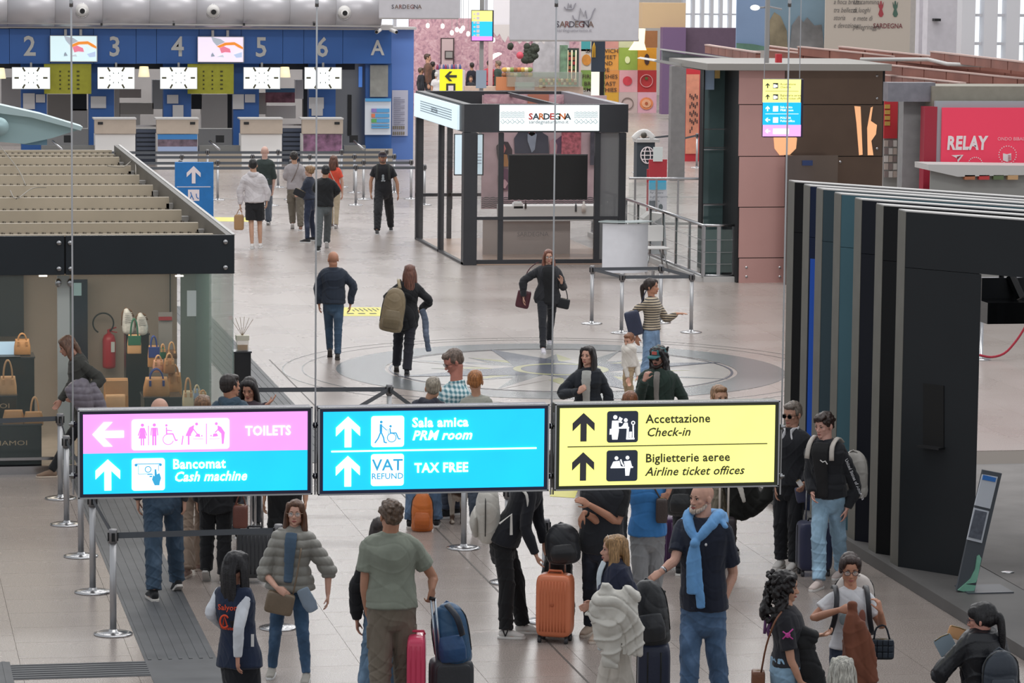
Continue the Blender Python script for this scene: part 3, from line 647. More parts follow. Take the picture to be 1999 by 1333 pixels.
ringm(.62, .74, .0105, 48).build('inner_ring', GY, rose); ringm(0, .60, .0105, 48).build('centre_disc', GB, rose)
# ---------------------------------------------------------------- back of the hall
WL = mat('wall_plaster', '#cfc7c0', .8, var=.04); 
mb = MB(); mb.box(-30, 75, 146, 146.4, 0, 6.0); struct('wall_back', mb, WL)
mb = MB(); mb.box(-12, 16.2, 113, 113.3, 0, 3.6); struct('wall_checkin', mb, mat('checkin_backwall', '#b9b4b2', .7, var=.1, vscale=1))
# tall glazing at the far end: mullions against the daylight
def glazing(name, x0, y0, x1, y1, v, nx, ny, mw=.12):
    a = onY(x0, (y0+y1)/2, v)[0]; b = onY(x1, (y0+y1)/2, v)[0]; t = onY((x0+x1)/2, y0, v)[2]+1.5; u = onY((x0+x1)/2, y1, v)[2]
    mb = MB(); mb.box(a, b, v, v+.02, u, t); g = struct(name, mb, mat('window_daylight', '#f2f8ff', .1, emit=.75, var=.06, vscale=.15))
    for k in range(nx+1): m2 = MB(); c = a+(b-a)*k/nx; m2.box(c-mw/2, c+mw/2, v-.35, v-.02, u, t); m2.build('mullion', mat('mullion_white', '#d8d8dc', .5), g)
    for k in range(1, ny): m2 = MB(); c = u+(t-u)*k/ny; m2.box(a, b, v-.18, v-.02, c-.03, c+.03); m2.build('transom', mat('mullion_white'), g)
    return g
glazing('window_1', 1332, 2, 1440, 60, 140, 6, 4); glazing('window_2', 1880, 0, 2010, 140, 72, 3, 5, .3); glazing('window_3', 893, 0, 1000, 42, 143, 2, 2)
glazing('window_4', 738, 30, 800, 52, 143, 2, 1)
# right-hand walls behind the shops
mb = MB(); prect(mb, 1786, -40, 1800, 220, 84, .3); prect(mb, 1800, -40, 1882, 220, 83, .4); struct('wall_right', mb, mat('column_white', '#c8c4ca', .6, var=.05))
rectp('wall_niche', mat('beige_box', '#c9ac86', .6), 1247, 5, 1331, 54, 127, .6, kind='structure')
PU = mat('plum_wall', '#5d4a5c', .6, var=.06); mb = MB(); prect(mb, 1288, 53, 1333, 222, 126.4, .4); struct('wall_plum', mb, mat('plum_column', '#71587a', .55))
mb = MB(); prect(mb, 1331, 54, 1440, 222, 126.6, .4); struct('wall_plum_far', mb, PU)
# far floor-standing shop walls: pink blossom wall of the cafe
def blossom(t, b, src):
    v = t.n('ShaderNodeTexVoronoi'); v.inputs['Scale'].default_value = 2.6; t.l(src, v.inputs[0])
    n1 = t.n('ShaderNodeTexNoise'); n1.inputs['Scale'].default_value = 5.5; n1.inputs['Detail'].default_value = 9; n1.inputs['Distortion'].default_value = 1.2; t.l(src, n1.inputs[0])
    r = t.ramp(n1.outputs[0], [(.30, '#a07d8a'), (.43, '#c497a3'), (.55, '#d3a9b1'), (.70, '#e0c0c6')]); t.l(r.outputs[0], b.inputs[0])
rectp('wall_cafe', mat('blossom_wallpaper', '#d2a3ae', .7, fn=blossom), 797, 36, 1128, 225, 134, .2, kind='structure', floor=True)
rectp('wall_cafe_side', mat('grey_tile_wall', '#bfbcc0', .5, var=.2, vscale=3), 1040, 75, 1110, 150, 132.6, .1, kind='structure')
# ================================================================ check-in hall front
BL = mat('checkin_blue', '#2c5ca0', .42, var=.04, vscale=1); BL2 = mat('checkin_blue_light', '#5f82c6', .35); NUM = mat('number_grey', '#b9b8b4', .5)
ck = thing('checkin_facade', 'long blue check-in front with grey numbers over the desks', 'check-in front', (6, 102, 0))
xs = [-60, 18, 98, 182, 265, 305, 388, 470, 551, 592, 668, 763]
for a, b in zip(xs[:-1], xs[1:]): rectp('panel', BL, a+.4, 56, b-.4, 124, 102, .12, ck, back=.6)
rectp('ledge', M_LGREY, -60, 46, 764, 56, 102, .35, ck, back=1.2); rectp('joint_backing', M_BLACKM, -60, 57, 763, 123, 102.2, .1, ck)
rectp('end_panel', BL2, 762, 54, 806, 200, 103.2, .15, ck, floor=True)
mb = MB(); prect(mb, 762, 52, 808, 57, 103.4, .5); mb.build('cap', M_LGREY, ck)
for s_, px, py in (('2', 58, 108), ('3', 224, 109), ('4', 347, 109), ('5', 510, 110), ('6', 629, 110), ('A', 737, 107)):
    p = onY(px, py, 102-.13); text(s_, NUM, p, X, Z, .80 if s_ != 'A' else .62, ck, 'number', 'CENTER', .018, sx=.92, depth=.01)
# interior of the check-in hall: pillars, partitions, back counters
for k, (a, b, t_, u) in enumerate(((40, 90, 165, 240), (172, 221, 165, 245), (317, 371, 165, 245), (453, 503, 165, 262), (600, 652, 165, 245))):
    p = thing('checkin_pillar', ['blue pillar with taped notices at the far left desk', 'blue pillar with a notice behind desk 3', 'blue pillar with two paper notices behind desk 4', 'blue pillar with three papers left of desk 5', 'blue pillar with papers behind desk 6'][k], 'pillar', onY((a+b)/2, 220, 102.6)*np.array([1, 1, 0]))
    rectp('post', BL, a, 122, b, u, 102.8, .35, p, floor=True)
    for (c, d, e, f) in (((45, 68, 182, 213), (70, 88, 184, 200)), ((177, 207, 188, 211),), ((326, 348, 185, 202), (337, 358, 205, 230)), ((454, 476, 184, 213), (478, 498, 184, 200)), ((603, 632, 190, 212), (608, 630, 212, 226)))[k]:
        rectp('notice', mat('notice_paper', '#c3c1c2', .7), c, e, d, f, 102.4, .02, p)
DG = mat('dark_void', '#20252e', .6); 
q = thing('back_counter', 'white back office counters and partitions behind the check-in desks', 'counter', (8, 108, 0))
for (a, b, c, d, cl) in ((2, 40, 150, 232, '#c9c5c6'), (92, 140, 183, 250, '#a59f9b'), (140, 168, 182, 215, '#2a3038'), (140, 170, 212, 262, '#d3d1d2'), (222, 232, 170, 250, '#c9c5c6'), (232, 274, 173, 190, '#bcb3b1'), (233, 298, 200, 222, '#b5b1ae'), (233, 272, 222, 245, '#dcdad9'), (296, 318, 155, 212, '#b9bcc2'), (372, 392, 183, 212, '#232830'), (391, 442, 183, 262, '#d6d3d2'), (442, 452, 183, 300, '#20252e'), (495, 518, 180, 222, '#a9a6a4'), (518, 575, 205, 230, '#c5c2c1'), (574, 590, 155, 192, '#d3d1d2'), (590, 600, 130, 232, '#1e222c')):
    rectp('partition', mat('partition_'+cl.strip('#'), cl, .6), a, c, b, d, 108, .3, q)
rectp('screen_picture', mat('flower_screen', '#8a5a68', .5, var=.7, vscale=3), 518, 178, 575, 200, 107.5, .1, q); rectp('screen_sky', mat('sky_screen', '#5a7ea4', .4), 518, 172, 575, 180, 107.4, .1, q)
rectp('plinth', M_WHITE, 60, 250, 690, 330, 106, .5, q, floor=True)
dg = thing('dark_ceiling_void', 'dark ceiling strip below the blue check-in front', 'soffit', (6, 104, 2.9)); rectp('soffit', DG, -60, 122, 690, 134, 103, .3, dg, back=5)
# grey entrance with vertical black slot right of desk 6
e_ = thing('lift_door', 'brushed grey door with a black slot right of desk 6', 'door', onY(680, 280, 102.5)*np.array([1, 1, 0]))
rectp('door_leaf', mat('brushed_grey', '#7f8389', .28, .7), 652, 124, 712, 290, 102.9, .1, e_, floor=True); rectp('slot', M_BLACKM, 679, 185, 686, 265, 102.75, .03, e_)
rectp('blue_strip', emis('blue_glow', '#5d8fe0', .35), 700, 130, 707, 170, 102.75, .02, e_)  # narrow blue strip with weak emission on the door leaf
b_ = thing('blue_end_wall', 'blue end wall with a grey vent and a timetable poster under letter A', 'wall panel', onY(735, 285, 102.3)*np.array([1, 1, 0]))
rectp('panel', BL, 712, 123, 763, 290, 102.3, .15, b_, floor=True); rectp('vent', mat('vent_grey', '#8f8f8a', .5, var=.1), 722, 127, 757, 189, 102.1, .05, b_)
rectp('baseboard', mat('beige_board', '#a59c90', .6), 712, 290, 765, 325, 102.0, .15, b_, floor=True)
t_ = thing('timetable_poster', 'white timetable poster with coloured bars on the blue end wall', 'poster', onY(738, 262, 102)*np.array([1, 1, 1]))
rectp('sheet', mat('poster_white', '#d5dbe4', .6), 712, 192, 763, 263, 102.05, .03, t_); rectp('header', mat('poster_cyan', '#4f9fd6', .5), 713, 192, 763, 198, 102.0, .02, t_)
for i, (c, w1, w2) in enumerate((('#8f7cc0', 725, 735), ('#dc7b58', 725, 732), ('#5fa860', 725, 735))):
    y_ = 212+i*10; rectp('bar', mat('bar_'+c.strip('#'), c, .5), w1, y_, w2, y_+7, 102.0, .02, t_); rectp('bar', mat('bar_blue', '#58a0d4', .5), w2, y_, 760, y_+7, 102.0, .02, t_)
for y_ in (242, 247): rectp('bar', mat('bar_blue'), 725, y_, 760, y_+3.5, 102.0, .02, t_)
n_ = thing('notice_board', 'tall pale notice with lines of text on the light blue wall', 'notice', onY(780, 262, 103)*np.array([1, 1, 1]))
rectp('sheet', mat('notice_pale', '#bfbfce', .6), 765, 176, 796, 265, 103.0, .03, n_)
for i in range(14): rectp('text_line', mat('text_grey', '#8f8fa0', .7), 769, 190+i*4, 790 if i % 3 else 782, 191.3+i*4, 102.95, .01, n_)
for i in range(2):
    for j in range(6): rectp('text_mark', mat('text_brown', '#7d735e', .7), 767+j*4, 246+i*11, 769.5+j*4, 252+i*11, 102.95, .01, n_)
# big advert screens on the front, small queue screens, olive boards
def advert(lbl, x0, y0, x1, y1, tint):
    t_ = thing('advert_screen', lbl, 'screen', onY((x0+x1)/2, y1, 101.8))
    rectp('casing', M_LGREY, x0, y0, x1, y1, 101.8, .08, t_, bevel=.02); rectp('screen', emis('adv_'+tint.strip('#'), tint, .62), x0+1.5, y0+1.5, x1-1.5, y1-1.5, 101.7, .01, t_)
    w_ = x1-x0; h_ = y1-y0
    def art(pts, c, dz=.02): 
        mb = MB(); P3 = [onY(x0+w_*a, y0+h_*b, 101.68-dz) for a, b in pts]; nP = len(P3); mb.add(P3+[p+Y*.008 for p in P3], [tuple(range(nP))[::-1], tuple(range(nP, 2*nP))]); mb.build('artwork', emis('art_'+c.strip('#'), c, .55), t_)
    art([(.42, .38), (.6, .24), (.8, .22), (.92, .34), (.98, .42), (.98, .5), (.88, .42), (.8, .33), (.62, .34), (.48, .44)], '#e88a2e')
    art([(.3, .02), (.5, .1), (.6, .22), (.42, .36), (.34, .2)], '#a9b0ba'); art([(.48, .45), (.57, .38), (.7, .48), (.72, .62), (.6, .6), (.52, .64)], '#e07a92'); art([(.3, .7), (.33, .62), (.38, .76), (.3, .78)], '#8e98a4', .03); art([(.42, .78), (.55, .7), (.58, .8)], '#c3c9d0', .03); art([(.78, .7), (.96, .6), (.96, .8), (.84, .82)], '#b6c6e2', .03)
    for dx in (.33, .65): rectp('bracket', M_LGREY, x0+w_*dx-2.5, y0-12, x0+w_*dx+2.5, y0+1, 101.85, .06, t_)
advert('pale screen with an orange swirl between numbers 2 and 3', 97, 69, 190, 121, '#cfe6ea'); advert('pinkish screen with an orange swirl between numbers 4 and 5', 385, 71, 476, 122, '#e9dcf0')
for i, (x0, x1) in enumerate(((24, 97), (191, 262), (313, 384), (476, 546), (595, 666))):
    t_ = thing('queue_screen', ['leftmost lit petal screen, before the left olive board', 'lit petal screen right of the left olive board', 'lit petal screen just left of the middle olive board', 'lit petal screen right of the middle olive board', 'rightmost lit petal screen, beside the grey door'][i], 'screen', onY((x0+x1)/2, 173, 101.6))
    rectp('casing', M_LGREY, x0-1, 131, x1+1, 174, 101.6, .06, t_, bevel=.01); rectp('screen', emis('screen_white', '#eef6f4', .85), x0, 132, x1, 173, 101.5, .01, t_)
    cx, cy = (x0+x1)/2, 152; rectp('bracket', M_GREY, cx-2, 122, cx+2, 133, 101.7, .05, t_)
    for k in range(8):
        a = 2*math.pi*(k+.5)/8; p = onY(cx+13*math.cos(a), cy+10*math.sin(a), 101.47); mb = MB(); d_ = X*math.cos(a)-Z*math.sin(a); e2 = np.cross(Y, d_); mb.obox(p, d_*.022, e2*.010, Y*.006); mb.build('petal', mat('petal_dark', '#2a2a22', .6), t_)
    for k in range(6):
        a = 2*math.pi*k/6; p = onY(cx+28*math.cos(a), cy+min(19, 23)*math.sin(a), 101.47); mb = MB(); d_ = X*math.cos(a)-Z*math.sin(a); e2 = np.cross(Y, d_); mb.obox(p, d_*.065, e2*.025, Y*.006); mb.build('petal', mat('petal_brown', '#4c4630', .6), t_)
for i, (x0, x1) in enumerate(((86, 178), (366, 456))):
    t_ = thing('olive_board', ['olive yellow rules board with black icons, left one', 'olive yellow rules board with black icons, between desks 4 and 5'][i], 'board', onY((x0+x1)/2, 183, 101.9))
    rectp('panel', mat('olive_yellow', '#a3a12c', .6, var=.08), x0, 124, x1, 183, 101.95, .04, t_)
    for r_ in range(5):
        for c_ in range(3): a = x0+30+c_*17; rectp('icon', mat('icon_dark', '#4a4a1c', .7), a, 138+r_*8.4, a+(3 if c_ < 2 else 5), 141+r_*8.4, 101.9, .01, t_)
for i, (x_, y0) in enumerate(((0, 133), (281, 130), (556, 131))):
    t_ = thing('hanging_lamp', ['small cream pendant lamp at the left picture edge', 'small cream pendant lamp left of the third petal screen', 'small cream pendant lamp left of the rightmost petal screen'][i], 'lamp', onY(x_, y0+20, 103)); mb = MB(); p = onY(x_, y0, 102.2); s_ = 1/62.
    mb.lathe([(.13, 0), (.17, -.30), (.16, -.30), (.12, 0)], p); mb.build('lamp_shade', emis('cream_lamp', '#fff0c8', .8), t_, True)
# check-in desks
BE = mat('desk_beige', '#b3a597', .55, var=.04)
for i, (x0, x1) in enumerate(((184, 265), (305, 387), (469, 551), (589, 669))):
    v = 100.0; b0 = onY((x0+x1)/2, 325, v)
    t_ = thing('checkin_desk', ['beige and white check-in desk under number 3', 'check-in desk with a blue landscape print under number 4', 'white check-in desk under number 5', 'check-in desk with a purple flower print under number 6'][i], 'desk', (b0[0], v, 0))
    rectp('top_panel', BE, x0, 232, x1, 261, v, .08, t_, bevel=.01, back=.1); rectp('body', M_WHITE, x0+2, 262, x1-1, 325, v, .0, t_, floor=True, back=.6)
    rectp('worktop', M_LGREY, x0-2, 230, x1+1, 233, v, .1, t_, back=.5)
    rectp('badge', M_BLACKM, x0+7 if i % 2 == 0 else x1-16, 238, x0+17 if i % 2 == 0 else x1-6, 243, v-.09, .01, t_)
    if i == 1: rectp('print', mat('print_blue', '#3f86c8', .5), x0+3, 262, x1-2, 272, v-.02, .02, t_); rectp('print', mat('print_dusk', '#6d5c68', .5, var=.5, vscale=6), x0+3, 272, x1-2, 286, v-.02, .02, t_); rectp('print', mat('print_pale', '#9fb0d2', .5), x0+3, 286, x1-2, 300, v-.02, .02, t_)
    if i == 3: rectp('print', mat('print_flower', '#7a5670', .5, var=.7, vscale=5), x0+3, 262, x1-2, 300, v-.02, .02, t_)
def rollers(name, lbl, x0, x1, y0, y1, v=101.2):
    t_ = thing('baggage_belt', lbl, 'conveyor', onY((x0+x1)/2, y1, v)*np.array([1, 1, 0])); rectp('bed', mat('belt_dark', '#343b4a', .5), x0, y0, x1, y1, v, .2, t_, floor=True)
    for k in range(6): rectp('slat', mat('belt_slat', '#474f60', .45), x0+1, y0+(y1-y0)*(k+.15)/6, x1-1, y0+(y1-y0)*(k+.8)/6, v-.22, .02, t_)
    rectp('rail', M_STEEL, x0, y0-8, x1, y0-5, v-.1, .05, t_); return t_
rollers('b', 'dark baggage belt left of the desk with the blue print', 265, 306, 252, 303); rollers('b', 'dark baggage belt left of the desk with the flower print', 551, 589, 250, 303)
for i, (a, b) in enumerate(((387, 471), (669, 711), (80, 185))):
    t_ = thing('baggage_scale', ['low beige baggage scale with a lit edge beside desk 4', 'low beige baggage scale with a lit edge right of desk 6', 'low beige baggage scale left of desk 3'][i], 'scale', onY((a+b)/2, 323, 99.5)*np.array([1, 1, 0]))
    rectp('body', mat('scale_beige', '#a59a8c', .6), a, 300, b, 323, 99.5, .1, t_, floor=True); rectp('lit_edge', emis('lit_edge', '#ffffff', .8), a+1, 296, b-1, 299, 99.4, .02, t_)
    rectp('plate', mat('scale_grey', '#80807e', .4, .4), a, 283, b, 296, 100.6, .3, t_); 
    rectp('monitor', M_BLACKM, (a+b)/2-8, 264, (a+b)/2+8, 278, 100.9, .08, t_); mb = MB(); p0 = onY(a+22, 275, 99.6); p1 = onY(a+42, 292, 99.3); mb.tube([p0, p1], .035, 8); mb.build('handrail', M_STEEL, t_, True)
# ---------------------------------------------------------------- round air duct
du = thing('air_duct', 'long round silver air duct above the check-in front', 'duct', onY(300, 20, 101)); c0 = onY(-80, 13, 101.5); c1 = onY(741, 19, 101.5); c0[2] = c1[2] = (c0[2]+c1[2])/2
R_ = .56; MD = mat('galvanised', '#b4b2b6', .34, .35, var=.03, vscale=1)
mb = MB(); L_ = c1-c0; n = 9
for k in range(n):
    a, b = c0+L_*k/n+X*.004, c0+L_*(k+1)/n-X*.004; m2 = MB(); m2.cyl(a, b, R_, n=40); m2.build('duct_section', MD, du, True)
mb.cyl(c0, c1-X*.02, R_-.015, n=32); mb.build('inner_tube', M_GREY, du, True)
for px, py in ((160, 20), (416, 22), (672, 24)):
    p = onY(px, py, 101.5-R_*.92); mb = MB(); d_ = unit_ = np.array([0, -1, -.12]); d_ = d_/np.linalg.norm(d_)
    mb.tube([p-d_*.1, p+d_*.02, p+d_*.16, p+d_*.16], [.21, .20, .13, .085], 24); nz_ = mb.build('nozzle', M_LGREY, du, True); mb = MB(); mb.cyl(p+d_*.155, p+d_*.175, .075, n=16); mb.build('opening', M_BLACKM, nz_)
    mb = MB(); mb.tube([p+d_*.01+(X*math.cos(a)+Z*math.sin(a))*.205 for a in np.linspace(0, 2*math.pi, 25)[:-1]], .02, 6, closed=True); mb.build('collar', M_STEEL, nz_, True)
t_ = thing('cable_tray', 'thin pale cable tube running below the silver duct', 'tube', onY(300, 47, 101.3)); mb = MB(); mb.cyl(onY(-40, 44, 101.2), onY(745, 51, 101.2), .035, n=8); mb.build('tube', M_LGREY, t_, True)
for px in (198, 339, 476, 613): rectp('clip', M_BLACKM, px-2, 45, px+2, 50, 101.1, .06, t_)
t_ = thing('cctv_camera', 'pair of white security cameras at the corner of the check-in front', 'camera', onY(752, 58, 101.6))
for q in (-1, 1): mb = MB(); p = onY(752+q*10, 58, 101.7); mb.tube([p, p+np.array([q*.14, -.25, -.06])], .06, 10); mb.build('camera_body', M_WHITE, t_, True); mb = MB(); mb.cyl(p+np.array([q*.14, -.25, -.06]), p+np.array([q*.15, -.27, -.065]), .045); mb.build('lens', M_BLACKM, t_)
# ================================================================ SARDEGNA booth
BM = M_DARKMETAL; BX0, BX1, BY0, BY1, BH = 12.22, 15.62, 69.4, 75.5, 3.27
bt = thing('tourism_booth', 'dark framed glass tourism booth with white SARDEGNA lightbox', 'booth', (BX0, BY0, 0))
def post(x, y, w_=.16, z1=2.69, d=None, nm='post', m=BM): mb = MB(); mb.box(x-w_/2, x+w_/2, y-(d or w_)/2, y+(d or w_)/2, 0, z1); return mb.build(nm, m, bt, bevel=.006)
for x, y, w_ in ((BX0+.14, BY0+.12, .28), (BX0+.78, BY0+.08, .10), (BX1-.62, BY0+.08, .11), (BX1-.1, BY0+.08, .14), (BX0+.08, BY1, .16), (BX1-.1, BY1, .16), (BX0+.06, BY0+3.1, .12), (BX0+.75, BY1, .1)): post(x, y, w_)
mb = MB(); mb.box(BX0, BX1, BY0, BY0+.18, 2.70, BH); mb.build('front_fascia', BM, bt)
mb = MB(); mb.box(BX0, BX0+.18, BY0+.185, BY1-.125, 2.70, BH); mb.build('side_fascia', BM, bt); mb = MB(); mb.box(BX1-.18, BX1, BY0+.185, BY1-.125, 2.70, BH); mb.build('side_fascia', mat('booth_side', '#86848c', .4), bt)
mb = MB(); mb.box(BX0, BX1, BY1-.12, BY1+.06, 2.9, BH); mb.build('back_fascia', BM, bt); mb = MB(); mb.box(BX0+2.0, BX0+2.08, BY0, BY1, BH-.1, BH-.02); mb.build('roof_bar', BM, bt)
for z0, z1 in ((.02, .10), (.92, .98)): mb = MB(); mb.box(BX0+.2, BX1-.05, BY0+.02, BY0+.12, z0, z1); mb.build('rail', BM, bt)
mb = MB(); mb.box(BX0, BX0+.08, BY0, BY1, 0, .05); mb.build('rail', BM, bt); mb = MB(); mb.box(BX0+.02, BX0+.1, BY0, BY1, .95, 1.0) if False else mb.box(BX0, BX1, BY1-.05, BY1+.05, .95, 1.02); mb.build('rail', BM, bt)
GB_ = mat('smoked_glass', '#7d7a78', .04, alpha=.22, spec=.4)
def pane(x0, x1, y0, y1, z0, z1, m=GB_, par=None): mb = MB(); mb.box(x0, x1, y0, y1, z0, z1); return mb.build('glass_pane', m, par if par is not None else bt)
for a, b in ((BX0+.28, BX0+.73), (BX0+.83, BX1-.68)): pane(a, b, BY0+.06, BY0+.075, .1, .92); 
pane(BX0+.28, BX0+.73, BY0+.06, BY0+.075, .98, 2.7); pane(BX1-.56, BX1-.17, BY0+.06, BY0+.075, .1, 2.7, mat('grey_film', '#77787a', .3, alpha=.8))
pane(BX0+.83, BX1-.68, BY0+.06, BY0+.07, .98, 2.7, mat('thin_glass', '#8a8a8a', .04, alpha=.05, spec=.3))
pane(BX0+.03, BX0+.04, BY0+.3, BY0+3.0, .06, 2.7, mat('thin_glass')); pane(BX0+.03, BX0+.04, BY0+3.2, BY1-.1, .06, 2.7, mat('thin_glass'))
mb = MB(); mb.box(BX0+.02, BX1, BY0, BY1, .004, .02); mb.build('floor_panel', mat('booth_floor', '#b79c8a', .25, var=.06, vscale=1), bt)
def lit(name, x0, y0, x1, y1, v, c='#eaf3f4', s=.85, par=None): return rectp(name, emis('lit_'+c.strip('#'), c, s), x0, y0, x1, y1, v, .04, par)
lb = lit('lightbox', 975, 205, 1169, 255, BY0-.02, '#e6f1f2', .85, bt)
v_ = BY0-.07
for ch, c, i in zip('SARDEGNA', ('#c8453c', '#3b4a54', '#e07a3c', '#3b4a54', '#c8453c', '#3b6a62', '#e07a3c', '#3b4a54'), range(8)): text(ch, mat('logo_'+c.strip('#'), c, .5), onY(1036+i*10.3, 233, v_), X, Z, .175, lb, 'letter', 'CENTER', .03, sx=1.1, depth=.003)
text('sardegnaturismo.it', mat('logo_3b4a54'), onY(1071, 241, v_), X, Z, .105, lb, 'lettering', 'CENTER', .0, sx=1.05, depth=.003)
for q0, q1 in ((977, 1024), (1121, 1167)):
    for r_ in range(4):
        mb = MB(); P = [onY(q0+(q1-q0)*k/24, 219+r_*3.2+.9*math.sin(k*1.6), v_) for k in range(25)]; mb.tube(P, .005, 4); mb.build('wave_line', mat('wave_ink', '#8da0a4', .6), lb)
    for r_ in range(5):
        mb = MB(); cx = q0+(q1-q0)*(r_+.5)/5; P = [onY(cx+4.4*math.cos(a), 237+4.4*math.sin(a), v_) for a in (0, 1.57, 3.14, 4.71)]; mb.tube(P+[P[0]+X*-.02], .006, 4); mb.build('diamond', mat('wave_ink'), lb)
lbs = MB(); a0, a1 = onX(807, 182, BX0-.04), onX(888, 203, BX0-.04); a2, a3 = onX(888, 250, BX0-.04), onX(807, 227, BX0-.04)
mb = MB(); mb.box(BX0-.05, BX0, BY0+.55, BY1-.02, 2.72, 3.22); ls = mb.build('side_lightbox', emis('lit_side', '#cfe2ec', .75), bt)
for r_ in range(5): mb = MB(); mb.box(BX0-.056, BX0-.05, BY0+1.2, BY1-.9, 2.88+r_*.05, 2.9+r_*.05); mb.build('wave_line', mat('wave_ink2', '#a9b9c2', .6), ls)
text('SARDEGNA', mat('logo_3b4a54'), (BX0-.055, BY0+3.35, 2.93), -Y, Z, .16, ls, 'lettering', 'CENTER', .01)
# inside the booth: photo wall, screen, counter
rb = rectp('photo_wall', mat('photo_backdrop', '#d0b2b8', .6, var=.2, vscale=2), 940, 186, 1182, 407, BY1-.3, .05, bt)
rectp('roof_picture', mat('blossom_wallpaper'), 945, 184, 1135, 202, BY1-.4, .03, bt); rectp('peach_tile', mat('peach', '#bb7560', .6), 1030, 184, 1071, 202, BY1-.45, .03, bt)
vw = BY1-.4
def art(pts, c, par, v=vw, nm='picture_shape', rough=.6, var=.1):
    mb = MB(); P3 = [onY(a, b, v) for a, b in pts]; nP = len(P3); mb.add(P3+[p+Y*.02 for p in P3], [tuple(range(nP))[::-1], tuple(range(nP, 2*nP))]+[(i, nP+i, nP+(i+1) % nP, (i+1) % nP) for i in range(nP)]); return mb.build(nm, mat('art_%s_%g' % (c.strip('#'), var), c, rough, var=var, vscale=8), par)
art([(1005, 300), (1004, 270), (1012, 258), (1030, 255), (1055, 256), (1070, 266), (1072, 300)], '#454553', bt); art([(1030, 262), (1038, 256), (1048, 262), (1044, 292), (1038, 298), (1030, 275)], '#9098a8', bt, vw-.03); art([(1032, 250), (1044, 250), (1045, 262), (1038, 266), (1032, 262)], '#a8656c', bt, vw-.03)
art([(970, 300), (969, 285), (978, 276), (992, 277), (1000, 292), (1000, 325), (975, 325)], '#3c2e34', bt); art([(976, 283), (984, 281), (988, 290), (984, 299), (977, 297)], '#b06a68', bt, vw-.03); art([(975, 325), (980, 300), (990, 302), (994, 325)], '#a5764a', bt, vw-.03); art([(972, 345), (975, 328), (992, 330), (994, 370), (974, 372)], '#6d4a5e', bt); art([(978, 352), (986, 350), (992, 358), (986, 368), (976, 364)], '#c8a0a8', bt, vw-.03)
art([(1076, 300), (1082, 276), (1100, 262), (1118, 282), (1124, 300)], '#6c4a66', bt); art([(1073, 276), (1082, 270), (1088, 284), (1086, 300), (1074, 300)], '#b98a92', bt, vw-.03); rectp('blossom_patch', mat('blossom_red', '#b8606c', .6, var=.5, vscale=14), 1096, 256, 1134, 303, vw-.05, .02, bt); rectp('dark_figure', mat('dark_figure', '#4a4653', .6, var=.3), 1152, 256, 1170, 322, vw-.03, .02, bt)
for r_ in range(6):
    mb = MB(); P = [onY(940+230*k/60, 386+r_*3.6+.9*math.sin(k*1.9), vw-.05) for k in range(61)]; mb.tube(P, .009, 4); mb.build('wave_line', mat('wave_dark', '#34383e', .6), bt)
tv = thing('booth_screen', 'large black television hanging inside the tourism booth', 'screen', onY(1069, 388, BY0+.9)); rectp('panel', mat('tv_black', '#060607', .35, spec=.2), 993, 302, 1145, 388, BY0+.9, .07, tv, bevel=.01); rectp('bezel', M_BLACKM, 992, 301, 1146, 389, BY0+.92, .05, tv)
ct = thing('booth_counter', 'white counter inside the tourism booth', 'counter', (BX0+1.5, BY0+2.5, 0)); rectp('top', M_WHITE, 970, 398, 1166, 427, BY0+2.6, .6, ct); rectp('front', mat('counter_front', '#b5a8a2', .5), 942, 428, 1112, 500, BY0+2.2, .05, ct, floor=True); text('SARDEGNA', mat('logo_grey', '#77706e', .6), onY(1040, 461, BY0+2.1), X, Z, .13, ct, align='CENTER')
for i, (nm, x0, y0, x1, y1, c, lbl) in enumerate((('printer', 1003, 394, 1021, 407, '#e8e6e4', 'small white printer on the booth counter'), ('bottle', 1024, 391, 1028, 407, '#3a2a26', 'small dark bottle beside the white printer'), ('bottle', 1122, 393, 1126, 413, '#5a5a5e', 'small grey bottle on the right of the booth counter'), ('cup', 1135, 393, 1144, 413, '#efe6e0', 'white cup with an orange mark on the booth counter'))):
    b0 = onY((x0+x1)/2, y1, BY0+2.0); w_ = (onY(x1, y0, BY0+2.0)-onY(x0, y0, BY0+2.0))[0]/2; h_ = (onY(x0, y0, BY0+2.0)-onY(x0, y1, BY0+2.0))[2]
    mb = MB(); 
    if nm == 'printer': mb.box(b0[0]-w_, b0[0]+w_, b0[1], b0[1]+.2, b0[2], b0[2]+h_*.8); mb.box(b0[0]-w_*.8, b0[0]+w_*.8, b0[1]+.05, b0[1]+.15, b0[2]+h_*.8, b0[2]+h_)
    else: mb.lathe([(w_, 0), (w_, h_*.6), (w_*.45, h_*.75), (w_*.45, h_)], b0, 12)
    o = mb.build(nm, mat('sm_'+c.strip('#'), c, .5), None, nm != 'printer', label=lbl, cat=nm)
sc_ = thing('booth_display', 'upright lit display screen seen through the booth side glass', 'screen', onY(915, 340, BY0+3.6)); rectp('case', M_BLACKM, 886, 261, 943, 342, BY0+3.6, .08, sc_); lit('screen', 888, 263, 941, 340, BY0+3.5, '#cfe4ee', .7, sc_)
for i in range(4): rectp('text_line', mat('text_grey'), 922, 300+i*6, 940, 301.3+i*6, BY0+3.4, .01, sc_)
